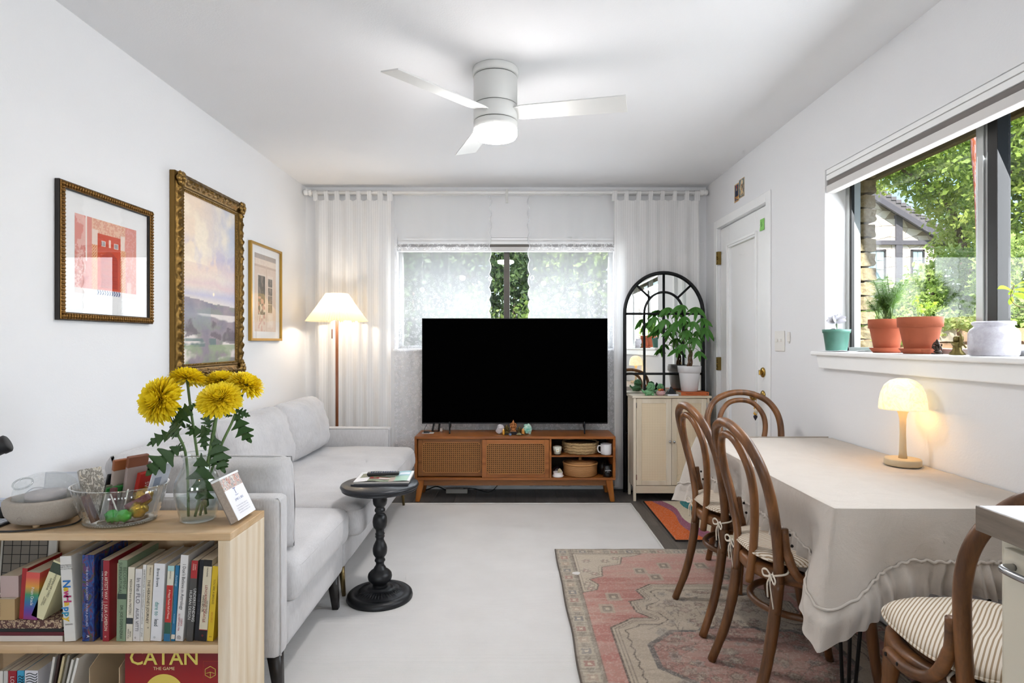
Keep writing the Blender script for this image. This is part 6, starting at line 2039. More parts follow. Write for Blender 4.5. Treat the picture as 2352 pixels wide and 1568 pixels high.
LOBED = [lobed_leaf(b, i) for i, b in enumerate((0.25, 0.5, 0.1))]
def orient(d, up=(0, -1, 0.3), roll=0.0):
    x = Vector(d).normalized()
    u = Vector(up)
    y = u.cross(x)
    if y.length < 1e-4:
        y = x.orthogonal()
    y.normalize()
    z = x.cross(y)
    M = Matrix((x, y, z)).transposed()
    return (M @ Matrix.Rotation(roll, 3, 'X'))
def place(me, name, parent, a, b, roll=0.0, wscale=1.0, base=Vector()):
    a, b = Vector(a) - base, Vector(b) - base
    o = bpy.data.objects.new(name, me)
    COL.objects.link(o)
    o.parent = parent
    L = (b - a).length
    M = orient(b - a, roll=roll)
    S = Matrix.Diagonal((L, L * wscale, L))
    o.matrix_local = Matrix.Translation(a) @ (M @ S).to_4x4()
    return o
def chrysanthemum(label, head, rad, axis, path, leaves, n=330, flat=0.75, seed=0):
    base = Vector(path[0])
    r = thing('chrysanthemum', label, 'flower', base, group='yellow chrysanthemums in the vase')
    hd = Vector(head) - base
    ax = Vector(axis).normalized()
    M = ax.to_track_quat('Z', 'Y').to_matrix()
    rng = random.Random(seed)
    m = MB()
    for i in range(n):
        t = (i + 0.5) / n
        th = R(8 + 108 * t ** 0.62)
        ph = i * 2.39996 + rng.uniform(-0.15, 0.15)
        L = rad * 1.10 * (0.70 + 0.30 * t) * rng.uniform(0.92, 1.06)
        d = Vector((math.sin(th) * math.cos(ph), math.sin(th) * math.sin(ph), math.cos(th) * flat))
        s = Vector((-math.sin(ph), math.cos(ph), 0))
        up = d.cross(s).normalized()
        if up.z < 0:
            up = -up
        w = rad * 0.085
        vs = []
        curl = (0.30 - 0.42 * t) * L
        for q, (a_, ww) in enumerate(((0.22, 0.5), (0.55, 1.0), (0.85, 0.95), (1.0, 0.25))):
            c = d * (L * a_) + up * (curl * (a_ - 0.22) ** 2)
            vs += [c - s * (w * ww) + up * (w * 0.35 * ww), c + s * (w * ww) + up * (w * 0.35 * ww), c]
        fs = []
        for q in range(3):
            b_ = q * 3
            fs += [(b_, b_ + 2, b_ + 5, b_ + 3), (b_ + 2, b_ + 1, b_ + 4, b_ + 5)]
        m.add([M @ v + hd for v in vs], fs, True)
    o = m.obj('petals', PETAL_M, r)
    o['kind'] = 'stuff'
    MB().lathe([(0.004, -0.16 * rad), (0.28 * rad, -0.10 * rad), (0.40 * rad, 0.06 * rad), (0.2 * rad, 0.12 * rad), (0, 0.14 * rad)], 14, hd, M.to_4x4()).obj('calyx', MUM_LEAF, r)
    pts = [Vector(p) - base for p in path]
    MB().tube(catmull(pts + [hd - ax * 0.12 * rad], 6), 0.0040, 7).obj('stem', MUM_STEM, r)
    for k, (a, b, roll, ws) in enumerate(leaves):
        place(LOBED[k % 3], 'leaf', r, a, b, roll, ws, base)
vb = KTOP + 0.012
P_ = PX
chrysanthemum('large yellow chrysanthemum facing left, lowest and leftmost bloom', P_(365, 918, 1.735), 0.073, (-0.45, -0.80, 0.28), [(-0.985, 1.79, vb), P_(428, 1050, 1.79), P_(402, 985, 1.77)],
    [(P_(410, 990, 1.76), P_(332, 1014, 1.72), 0.3, 0.9), (P_(418, 1022, 1.77), P_(330, 1082, 1.70), -0.2, 1.0), (P_(398, 965, 1.77), P_(402, 1000, 1.70), 0.2, 1.3), (P_(422, 1035, 1.77), P_(388, 1022, 1.80), 0.5, 1.2), (P_(400, 975, 1.78), P_(412, 945, 1.72), 0.2, 1.4)], seed=1)
chrysanthemum('yellow chrysanthemum seen from below, second from the left', P_(431, 868, 1.80), 0.055, (0.05, 0.25, 1.0), [(-0.945, 1.815, vb), P_(447, 1000, 1.80), P_(437, 930, 1.80)],
    [(P_(437, 940, 1.80), P_(411, 950, 1.80), 0.4, 0.8), (P_(440, 925, 1.80), P_(462, 940, 1.80), 0.2, 0.8), (P_(446, 990, 1.80), P_(428, 975, 1.76), 0, 0.8)], flat=0.7, seed=2)
chrysanthemum('large yellow chrysanthemum tilted forward in the middle', P_(504, 915, 1.745), 0.066, (0.10, -0.62, 0.78), [(-0.965, 1.79, vb), P_(477, 1060, 1.78), P_(492, 975, 1.77)],
    [(P_(463, 1040, 1.76), P_(456, 1168, 1.735), 0.1, 0.95), (P_(490, 990, 1.76), P_(430, 985, 1.72), 0.3, 0.9), (P_(493, 1000, 1.76), P_(512, 1085, 1.74), -0.2, 0.9), (P_(470, 975, 1.76), P_(462, 1030, 1.72), 0.2, 1.0), (P_(482, 985, 1.76), P_(470, 950, 1.74), 0.2, 1.2)], flat=0.62, seed=3)
chrysanthemum('yellow chrysanthemum at the back behind the middle bloom', P_(508, 872, 1.870), 0.055, (0.0, -0.05, 1.0), [(-0.955, 1.80, vb), P_(488, 1020, 1.81), P_(500, 940, 1.86)],
    [(P_(490, 1010, 1.80), P_(506, 1090, 1.79), 0.1, 0.9), (P_(497, 960, 1.84), P_(480, 930, 1.84), 0.1, 0.9)], flat=0.62, seed=4)
chrysanthemum('yellow chrysanthemum furthest right, leaning over the sofa', P_(566, 882, 1.845), 0.058, (0.50, -0.05, 0.86), [(-0.975, 1.81, vb), P_(505, 1030, 1.81), P_(535, 965, 1.84)],
    [(P_(540, 945, 1.84), P_(566, 1020, 1.83), 0.2, 1.0), (P_(542, 940, 1.84), P_(562, 955, 1.82), 0.3, 1.2), (P_(536, 955, 1.84), P_(512, 952, 1.84), 0.2, 0.8)], flat=0.66, seed=5)
def candy_bowl():
    cxb, cyb = -1.190, 1.786
    r = thing('glass_bowl', 'round ribbed clear glass bowl of candy on the bookcase', 'bowl', (cxb, cyb, KTOP))
    m = MB()
    n = 96
    prof = [(0.0, 0.003), (0.060, 0.003), (0.088, 0.004), (0.092, 0.012), (0.100, 0.030), (0.112, 0.070), (0.1235, 0.112)]
    vs, fs = [], []
    for q, (rr, z) in enumerate(prof):
        for i in range(n):
            a = 2 * PI * i / n
            k = rr + (0.0022 * math.cos(a * 32) if 3 <= q <= 5 else 0)
            vs.append((k * math.cos(a) * 1.08, k * math.sin(a) * 0.88, z))
    for q in range(len(prof) - 1):
        for i in range(n):
            j = (i + 1) % n
            fs.append((q * n + i, q * n + j, (q + 1) * n + j, (q + 1) * n + i))
    m.add(vs, fs, True).obj('bowl_body', pane_glass((0.95, 0.96, 0.955), 1.8, 'cut_glass'), r, solid=0.002)
    MB().tube([(0.1245 * 1.08 * math.cos(2 * PI * i / 60), 0.1245 * 0.88 * math.sin(2 * PI * i / 60), 0.112) for i in range(60)], 0.0017, 6, True).obj('rim', pane_glass((0.92, 0.94, 0.93), 3.0, 'rim_glass2'), r)
    ring = MB()
    for i in range(80):
        a = 2 * PI * i / 80
        ring.ball((0.090 * 1.08 * math.cos(a), 0.090 * 0.88 * math.sin(a), 0.005), 0.005, 6, 4)
    o = ring.obj('beaded_foot', pane_glass((0.9, 0.9, 0.88), 2.0, 'foot_glass'), r); o['kind'] = 'stuff'
    base = Vector((cxb, cyb, KTOP + 0.008))
    def bar(label, c, size, rot, color, edge=None, mk=(), cat='candy bar', name='candy_bar'):
        """chocolate bar standing in the bowl: c is the bottom centre offset"""
        b = thing(name, label, cat, base + Vector(c), rot, group='sweets in the glass bowl')
        w, d, h = size[0], size[1], size[2] * 1.16
        MB().box(-w / 2, w / 2, -d / 2, d / 2, 0, h).obj('wrapper', plain(color, 0.35, vary=0.06, scale=60), b, bevel=0.0025)
        if edge:
            MB().box(-w / 2 - 0.0004, w / 2 + 0.0004, -d / 2 - 0.0004, d / 2 + 0.0004, h * 0.82, h + 0.0004).obj('wrapper_end', plain(edge, 0.35), b, bevel=0.0025)
        for body, s, x_, z_, c_ in mk:
            text(b, body, s, (w / 2 + 0.0006, x_, z_), (R(90), R(90), R(90)), ink(c_), 'wrapper_lettering', width=h * 0.7)
        return b
    fl_ = art_cover('floral_tin', [(0.35, '#c9c4bb'), (0.5, '#6f6a60'), (0.58, '#d8d4cc'), (0.7, '#a08a4c')], 60, 1.5)
    b = bar('pale floral patterned bar leaning left in the bowl', (-0.062, -0.004, 0.012), (0.016, 0.062, 0.125), (0, R(-24), R(-30)), '#c9c4bb')
    b.children[0].data.materials[0] = fl_
    bar('black bar in the bowl behind the floral one', (-0.052, 0.022, 0.004), (0.008, 0.055, 0.125), (0, R(22), R(-30)), '#1d1c20')
    bar('olive green bar in the bowl', (-0.046, 0.004, 0.0), (0.007, 0.050, 0.105), (0, R(26), R(-30)), '#6b6c56')
    bar('white bar with green top in the bowl', (-0.034, -0.010, 0.0), (0.006, 0.045, 0.098), (0, R(24), R(-30)), '#d7d6d2', '#2f7a3a')
    bar('tall grey-brown bar with copper top in the bowl', (-0.012, 0.006, 0.002), (0.012, 0.060, 0.158), (0, R(11), R(-28)), '#a5958c', '#8f5432')
    bar('tall plum-brown bar with copper top in the bowl', (0.020, 0.014, 0.002), (0.012, 0.060, 0.168), (0, R(13), R(-28)), '#9a8a86', '#7d4a34')
    bar('dark brown bar behind the tall ones in the bowl', (0.026, 0.040, 0.002), (0.008, 0.055, 0.140), (0, R(9), R(-28)), '#5c4640')
    bar('red wrapped bar with white lettering in the bowl', (0.038, 0.026, 0.006), (0.014, 0.055, 0.118), (0, R(15), R(-18)), '#a8281f', mk=[('SWEETS', 0.018, 0.0, 0.075, '#e8d8d0')])
    b = bar('white packet with printed label standing in the bowl', (0.066, 0.036, 0.006), (0.004, 0.060, 0.145), (0, R(22), R(-22)), '#dfe3ee', name='candy_packet', cat='packet')
    MB().box(0.0021, 0.0026, -0.018, 0.004, 0.095, 0.125).obj('printed_label', ink('#9aa4ba'), b)
    bar('dark red bar lying low at the left of the bowl', (-0.040, -0.050, 0.004), (0.016, 0.020, 0.072), (0, R(-22), R(0)), '#4f1c1a')
    bar('wine-red wrapped sweet on the right of the bowl', (0.040, -0.034, 0.040), (0.020, 0.014, 0.062), (0, R(62), R(10)), '#6d1f38', mk=())
    bar('maroon twisted sweet standing in the bowl', (0.006, -0.046, 0.002), (0.016, 0.014, 0.088), (0, R(3), 0), '#5e3136')
    for lab, c, rr, col, met, sc in (('green foil sweet at the front of the bowl', (0.018, -0.058, 0.012), 0.020, '#2fa336', 0.3, (1.2, 0.9, 0.9)), ('green foil sweet beside the lollipop stick', (0.048, -0.056, 0.014), 0.019, '#35b23c', 0.3, (1.1, 0.9, 0.9)), ('gold foil chocolate ball at the right of the bowl', (0.074, -0.030, 0.016), 0.025, '#c9a53c', 0.8, (1, 1, 1)), ('gold foil chocolate ball behind the wine-red sweet', (0.066, 0.004, 0.044), 0.027, '#b8953a', 0.8, (1, 1, 1))):
        s = MB().ball((0, 0, rr * sc[2]), rr, 12, 9, sc, rough=0.35, seed=rr * 100, rs=3.0)
        o = s.obj('wrapped_sweet', plain(col, 0.25, met, vary=0.15, scale=60), None, base + Vector(c) - Vector((0, 0, 0.006)))
        tag(o, lab, 'sweet', 'sweets in the glass bowl')
    for lab, c, tip in (('white lollipop stick leaning left out of the bowl', (0.034, -0.060, 0.028), (0.008, -0.056, 0.088)), ('white lollipop stick leaning right out of the bowl', (0.030, -0.030, 0.030), (0.046, -0.034, 0.096))):
        l = thing('lollipop', lab, 'lollipop', base + Vector(c), group='sweets in the glass bowl')
        d = Vector(tip) - Vector(c)
        MB().tube([(0, 0, 0), d], 0.0021, 8).obj('stick', plain('#e9e6df', 0.5), l)
        MB().ball((0, 0, -0.008), 0.013, 10, 8).obj('candy_head', plain('#2f9a3a', 0.2), l)
candy_bowl()
def haze_glass():
    t = NT('misted_glass')
    a = t.node('ShaderNodeBsdfTransparent', {'Color': (0.96, 0.97, 0.97, 1)})
    c = t.principled(lin('#e8eaec'), 0.12)
    mx = t.node('ShaderNodeMixShader', {0: t.math('ADD', 0.10, t.math('MULTIPLY', t.noise(t.coords(), 120, 3, 0.7), 0.22))})
    t.l.new(a.outputs[0], mx.inputs[1]); t.l.new(c.outputs[0], mx.inputs[2])
    return t.done(mx)
def humidifier():
    r = thing('diffuser', 'stone-coloured oval scent diffuser under a clear glass dome', 'diffuser', (-1.405, 1.772, KTOP), (0, 0, R(12)))
    ST = plain('#a89f94', 0.85, vary=0.12, scale=240, bump=0.35, bscale=400, name='speckled_stone')
    for x, y in ((0.05, 0.03), (-0.05, 0.03), (0.0, -0.05)):
        MB().lathe([(0.009, 0.0), (0.009, 0.008)], 12, (x, y, 0)).obj('foot', PINE, r)
    MB().lathe([(0.0, 0.008), (0.066, 0.008), (0.084, 0.016), (0.098, 0.036), (0.1035, 0.060), (0.103, 0.073), (0.098, 0.0785), (0.084, 0.079), (0.082, 0.070), (0.0, 0.070)], 48, sx=1.02, sy=0.92).obj('stone_base', ST, r)
    MB().lathe([(0.080, 0.079), (0.079, 0.100), (0.072, 0.122), (0.056, 0.138), (0.030, 0.147), (0.0, 0.149)], 40, sx=1.02, sy=0.92).obj('glass_dome', haze_glass(), r)
    MB().tube([(-0.040 + 0.024 * math.cos(2 * PI * i / 30), -0.040 + 0.018 * math.sin(2 * PI * i / 30), 0.128 + 0.012 * math.sin(2 * PI * i / 30)) for i in range(30)], 0.003, 6, True).obj('vent_ring', pane_glass((0.8, 0.82, 0.82), 4.0, 'thick_glass'), r)
    MB().lathe([(0.0, 0.072), (0.050, 0.072), (0.050, 0.092), (0.0, 0.092)], 28).obj('inner_cup', plain('#b3aaa8', 0.6), r)
    MB().tube([(0.006 * math.cos(2 * PI * i / 16) - 0.02, -0.0935, 0.036 + 0.006 * math.sin(2 * PI * i / 16)) for i in range(16)], 0.0006, 4, True).obj('button', plain('#8a8178', 0.6), r)
humidifier()
def calendar():
    r = thing('desk_calendar', 'page-a-day desk calendar block leaning beside the vase', 'calendar', (-0.812, 1.803, KTOP + 0.0125), (R(-26), 0, R(90)))
    w, h, t = 0.058, 0.132, 0.024
    MB().box(-w, w, 0.001, t, 0.0, h).obj('page_block', plain('#a79b8f', 0.9, vary=0.25, scale=200), r)
    MB().box(-w, w, -0.0006, 0.001, 0, h * 0.72).obj('front_page', plain('#f1f1f4', 0.8, vary=0.01), r)
    art = art_cover('line_flowers', [(0.36, '#e4dcd2'), (0.46, '#b5573a'), (0.50, '#e9e2d8'), (0.56, '#5a5560'), (0.60, '#e4dcd2')], 55, 2.0)
    MB().box(-w, w, -0.0006, 0.001, h * 0.72, h).obj('patterned_header', art, r)
    MB().box(-w - 0.001, w + 0.001, -0.003, t + 0.001, h, h + 0.006).obj('glued_spine', plain('#eef0f0', 0.7), r)
    MB().box(-w - 0.001, w + 0.001, t, t + 0.0025, -0.002, h + 0.004).obj('backing_card', plain('#7d736a', 0.8), r)
    BL = ink('#6d7ba8')
    text(r, 'T', 0.028, (-0.004, -0.001, h * 0.63), (R(90), 0, 0), BL, 'day_letter')
    text(r, 'TUESDAY', 0.005, (-0.004, -0.001, h * 0.535), (R(90), 0, 0), BL, 'day_lettering')
    text(r, 'JUNE 3, 2025', 0.0095, (0.0, -0.001, h * 0.44), (R(90), 0, 0), BL, 'date_lettering', width=0.056)
    GREY = ink('#a9aab8')
    for k in range(4):
        text(r, ('You become what a person is', 'surrounded by, the air of what', 'Often happens, for purpose of', 'something, the progress itself')[k], 0.0058, (0, -0.001, h * (0.30 - 0.055 * k)), (R(90), 0, 0), GREY, 'quote_lettering', width=0.092)
calendar()
def desk_bits():
    # cable along the front edge, keyboard and laptop edge, black lamp head at the left end
    BLK = plain('#151517', 0.5)
    pts = [(-1.312, 1.80, KTOP + 0.004), (-1.30, 1.74, KTOP + 0.004), (-1.335, 1.705, KTOP + 0.004), (-1.40, 1.680, KTOP + 0.0035), (-1.45, 1.675, KTOP + 0.003), (-1.52, 1.673, KTOP + 0.003), (-1.62, 1.69, KTOP + 0.003)]
    o = MB().tube(catmull(pts, 8), 0.0026, 7).obj('black_cable', BLK)
    tag(o, 'thin black cable running along the front of the bookcase top', 'cable')
    k = thing('keyboard', 'white-keyed slim keyboard at the left end of the bookcase', 'keyboard', (-1.585, 1.735, KTOP), (0, 0, R(4)))
    MB().box(-0.085, 0.085, -0.055, 0.045, 0.0, 0.007).obj('keyboard_body', plain('#2a2b2f', 0.4, 0.3), k, bevel=0.002)
    km = MB().box(-0.006, 0.006, -0.006, 0.006, 0.0, 0.003).mesh('key')
    km.materials.append(plain('#d8dbe4', 0.5))
    for i in range(11):
        for j in range(6):
            q = bpy.data.objects.new('key', km); COL.objects.link(q); q.parent = k
            q.location = (-0.074 + i * 0.0148, -0.046 + j * 0.0155, 0.007)
    t_ = thing('tablet', 'grey tablet standing behind the diffuser', 'tablet', (-1.415, 1.868, KTOP), (R(-9), 0, R(8)))
    MB().box(-0.075, 0.075, 0, 0.006, 0.0, 0.128).obj('tablet_body', plain('#c3c8d0', 0.35, 0.4), t_, bevel=0.003)
    MB().box(-0.069, 0.069, -0.0006, 0.0, 0.006, 0.122).obj('tablet_screen', plain('#d9dde2', 0.15), t_)
    b = thing('phone_dock', 'black charging dock at the left end of the bookcase', 'dock', (-1.600, 1.835, KTOP))
    MB().box(-0.06, 0.06, -0.03, 0.03, 0, 0.034).obj('dock_body', BLK, b, bevel=0.004)
    MB().box(-0.055, 0.055, -0.025, 0.025, 0.034, 0.050).obj('dock_pad', plain('#b9c2d6', 0.4), b, bevel=0.003)
    for i, (lab, pts) in enumerate((('pale grey cable looping behind the diffuser', [(-1.445, 1.845, KTOP + 0.085), (-1.49, 1.83, KTOP + 0.088), (-1.53, 1.82, KTOP + 0.060), (-1.60, 1.81, KTOP + 0.055)]), ('second grey cable dropping to the charging dock', [(-1.45, 1.85, KTOP + 0.060), (-1.49, 1.84, KTOP + 0.075), (-1.52, 1.83, KTOP + 0.06), (-1.58, 1.80, KTOP + 0.052)]))):
        o = MB().tube(catmull(pts, 8), 0.0018, 6).obj('charging_cable', plain('#c9ccd2', 0.5))
        tag(o, lab, 'cable', 'cables behind the diffuser')
    l = thing('spot_lamp', 'black cylindrical spot lamp head cut off by the left edge', 'lamp', (-1.648, 1.862, KTOP - 0.0))
    MB().lathe([(0.020, 0.0), (0.020, 0.012), (0.007, 0.014)], 18).obj('lamp_base', BLK, l)
    MB().tube(catmull([(0, 0, 0.012), (-0.004, 0, 0.08), (0.0, -0.01, 0.14), (0.016, -0.02, 0.185)], 6), 0.0045, 8).obj('gooseneck', BLK, l)
    Mh = Matrix.Rotation(R(62), 4, 'Y') @ Matrix.Rotation(R(-25), 4, 'X')
    MB().lathe([(0.0, -0.045), (0.022, -0.043), (0.026, -0.036), (0.026, 0.022), (0.0285, 0.024), (0.0285, 0.040), (0.024, 0.044), (0.0, 0.043)], 24, (0.020, -0.02, 0.205), Mh).obj('lamp_head', BLK, l)
desk_bits()
# ================================================================== ON THE SIDE TABLE
def table_reading():
    z0 = TBL[2] + 0.0006
    a = thing('magazine', 'dark-backed magazine underneath on the side table', 'magazine', (TBL[0] + 0.010, TBL[1] + 0.045, z0), (0, 0, R(3)))
    MB().box(-0.135, 0.125, -0.10, 0.11, 0, 0.006).obj('cover', plain('#3b3b40', 0.4), a)
    b = thing('magazine', 'open colourful home magazine on top of the side table', 'magazine', (TBL[0] + 0.012, TBL[1] + 0.050, z0 + 0.0066), (0, 0, R(3)))
    def f(u, v):
        return (-0.128 + 0.255 * u, -0.098 + 0.206 * v, 0.006 + 0.007 * math.sin(u * PI * 1.6) ** 2 * (1 - 0.3 * v) + 0.002)
    def paint(x, y):
        u, v = x / 0.255, y / 0.206
        P = Paint(u, v, '#7d8a6c')
        n = fnoise(u * 6, v * 6, 3)
        P.put(n > 0.5, '#566048', 0.8).put((u > 0.72) & (v > 0.45), '#86b3bd').put((u > 0.70) & (v < 0.5), '#9ec3ae').put((u < 0.06) | (u > 0.955), '#e3e3e3')
        P.put((u < 0.16) & (v > 0.8), '#dcdcdc').put((u > 0.05) & (u < 0.24) & (v < 0.38), '#e3e2e4').put((u > 0.26) & (u < 0.58) & (v > 0.2) & (v < 0.40) & (n > 0.42), '#8c2a2c')
        P.put((u > 0.42) & (u < 0.66) & (v > 0.24) & (v < 0.36), '#d9d3cc').put((u > 0.76) & (u < 0.94) & (v > 0.62) & (v < 0.85), '#dfe6ee').put((u > 0.62) & (u < 0.72) & (v < 0.4), '#b9a59a')
        return P.c
    sheet('open_page', 80, 60, lambda x, y: (-0.128 + x, -0.098 + y, 0.0085 + 0.005 * np.sin(x / 0.255 * PI * 1.7) ** 2), paint, attr_mat('magazine_print', 0.3, vary=0.02), b, size=(0.255, 0.206))
    MB().box(-0.126, 0.125, -0.095, 0.106, 0, 0.0075).obj('page_block', plain('#cfcac2', 0.7), b)
    c = thing('remote_control', 'long black remote control lying on the open magazine', 'remote', (TBL[0] + 0.002, TBL[1] + 0.062, z0 + 0.0216), (0, 0, R(7)))
    MB().box(-0.075, 0.075, -0.018, 0.018, 0, 0.014).obj('remote_body', plain('#121214', 0.35), c, bevel=0.005, seg=3)
    bt = MB()
    for i in range(11):
        for j in range(3):
            bt.ball((-0.055 + i * 0.011, -0.010 + j * 0.010, 0.014), 0.0034, 6, 4, (1, 1, 0.5))
    o = bt.obj('buttons', plain('#3d4a66', 0.4), c); o['kind'] = 'stuff'
table_reading()
# ================================================================== ON AND IN THE TV STAND
SZ = 0.4918
def rock(name, label, px, y, w, h, mat, seed, group='crystals on the television console', lean=0.0, point=False, cat='crystal', z=SZ, nu=9):
    x = (px - CX) * y / F
    m = MB()
    if point:
        m.lathe([(w * 0.42, 0.0), (w * 0.5, h * 0.06), (w * 0.46, h * 0.68), (0, h)], 6, smooth=False)
    else:
        m.ball((0, 0, h * 0.46), 1.0, nu, 7, (w * 0.5, w * 0.36, h * 0.5), rough=0.45, seed=seed, rs=1.6)
        m.s = [False] * len(m.s)
        m.v = [(a * (1 - 0.25 * max(0, c / h - 0.4)) + lean * c, b, max(0.0, c)) for a, b, c in m.v]
    return tag(m.obj(name, mat, None, (x, y, z)), label, cat, group)
QUARTZ = NT('quartz')
def _q():
    t = QUARTZ
    n = t.noise(t.coords(), 60, 3)
    p = t.principled(t.mix(n, lin('#cfc8cc'), lin('#f2eff2')), 0.2)
    p.inputs['Transmission Weight'].default_value = 0.25
    return t.done(p)
QM = _q()
rock('quartz_crystal', 'clear white quartz lump left of the figurines', 1148, 4.50, 0.058, 0.082, QM, 2, lean=0.12)
AMB = plain('#d79a2e', 0.25, vary=0.25, scale=60)
rock('amber_crystal', 'small amber crystal point beside the white quartz', 1156.5, 4.475, 0.018, 0.049, AMB, 3, point=True)
rock('amber_crystal', 'small orange crystal point beside the green stone', 1201.5, 4.485, 0.022, 0.049, plain('#d9923c', 0.3, vary=0.2, scale=60), 4, point=True)
GST = NT('green_stone')
_n = GST.noise(GST.coords(), 34, 4, 0.6)
GST.done(GST.principled(GST.ramp(_n, [(0.35, '#3f9a86'), (0.5, '#9fcdbb'), (0.65, '#dfe6df')]), 0.35))
rock('green_crystal', 'rough mint green crystal at the right of the figurines', 1213.5, 4.50, 0.064, 0.086, GST.m, 6, lean=-0.15)
rock('blue_stone', 'small tumbled blue stone at the front of the console top', 1172, 4.425, 0.020, 0.019, plain('#5f7896', 0.35, vary=0.2), 8)
rock('pyrite_stone', 'speckled gold and grey stone at the front of the console top', 1191.5, 4.435, 0.036, 0.021, plain('#8c8666', 0.35, 0.3, vary=0.4, scale=120), 9)
o = MB().prism([(-0.075, -0.03), (0.07, -0.038), (0.078, 0.02), (0.0, 0.045), (-0.07, 0.03)], 0, 0.0045, 'Z').obj('slate_tile', plain('#15151a', 0.6, bump=0.3), None, ((1181 - CX) * 4.50 / F, 4.495, SZ), bevel=0.001)
tag(o, 'black slate tile under the figurines', 'tile')
def figurine(label, x, y, z, s, mat, base_mat=None, name='figurine', group='small seated figurines'):
    """seated figure with a tall crown and a curved back plate; s = height"""
    r = thing(name, label, 'figurine', (x, y, z), group=group)
    zb = 0.0
    if base_mat:
        MB().box(-0.27 * s, 0.27 * s, -0.18 * s, 0.18 * s, 0, 0.14 * s).obj('plinth', base_mat, r, bevel=0.01 * s)
        zb = 0.14 * s
        s = s * 0.86
    m = MB()
    m.box(-0.26 * s, 0.26 * s, -0.16 * s, 0.16 * s, zb, zb + 0.08 * s)
    m.ball((0, -0.04 * s, zb + 0.17 * s), 0.10 * s, 12, 8, (2.5, 1.4, 1.0))          # crossed legs
    m.ball((0, 0, zb + 0.38 * s), 0.17 * s, 12, 10, (1.05, 0.85, 1.25))               # body
    m.ball((0, -0.03 * s, zb + 0.64 * s), 0.125 * s, 12, 10, (1.05, 1, 1.05))         # head
    for q in (-1, 1):
        m.ball((q * 0.15 * s, 0, zb + 0.63 * s), 0.07 * s, 8, 6, (1.0, 0.4, 1.2))     # ears
        m.tube(catmull([(q * 0.16 * s, 0, zb + 0.48 * s), (q * 0.25 * s, -0.03 * s, zb + 0.38 * s), (q * 0.17 * s, -0.14 * s, zb + 0.27 * s)], 5), 0.05 * s, 7)
        m.tube(catmull([(q * 0.15 * s, 0.02 * s, zb + 0.50 * s), (q * 0.27 * s, 0.0, zb + 0.52 * s), (q * 0.26 * s, -0.04 * s, zb + 0.66 * s)], 5), 0.04 * s, 7)
    m.tube(catmull([(0, -0.13 * s, zb + 0.62 * s), (0.01 * s, -0.18 * s, zb + 0.50 * s), (0.04 * s, -0.17 * s, zb + 0.38 * s), (0.08 * s, -0.15 * s, zb + 0.36 * s)], 5), [0.05 * s, 0.028 * s], 8)
    m.obj('figure', mat, r)
    MB().lathe([(0.11 * s, zb + 0.72 * s), (0.12 * s, zb + 0.75 * s), (0.09 * s, zb + 0.82 * s), (0.05 * s, zb + 0.90 * s), (0.02 * s, zb + 0.96 * s), (0.0, zb + 1.0 * s)], 12).obj('crown', mat, r)
    MB().tube([(0.24 * s * math.cos(PI * i / 16), 0.09 * s, zb + 0.36 * s + 0.42 * s * math.sin(PI * i / 16)) for i in range(17)], 0.035 * s, 6).obj('back_plate', mat, r)
    return r
COPPER = plain('#b87a48', 0.35, 0.6, vary=0.15, scale=80, name='copper')
ANT = plain('#6d5c34', 0.38, 0.8, vary=0.35, scale=120, name='antique_bronze')
fx = lambda px, y: (px - CX) * y / F
figurine('copper seated figurine with pointed crown on dark plinth', fx(1179, 4.52), 4.515, SZ + 0.005, 0.103, COPPER, plain('#2b1a14', 0.4))
figurine('small bronze figurine left of the copper one', fx(1164.3, 4.52), 4.520, SZ + 0.005, 0.066, ANT)
figurine('smallest bronze figurine right of the copper one', fx(1193, 4.52), 4.520, SZ + 0.005, 0.054, ANT)
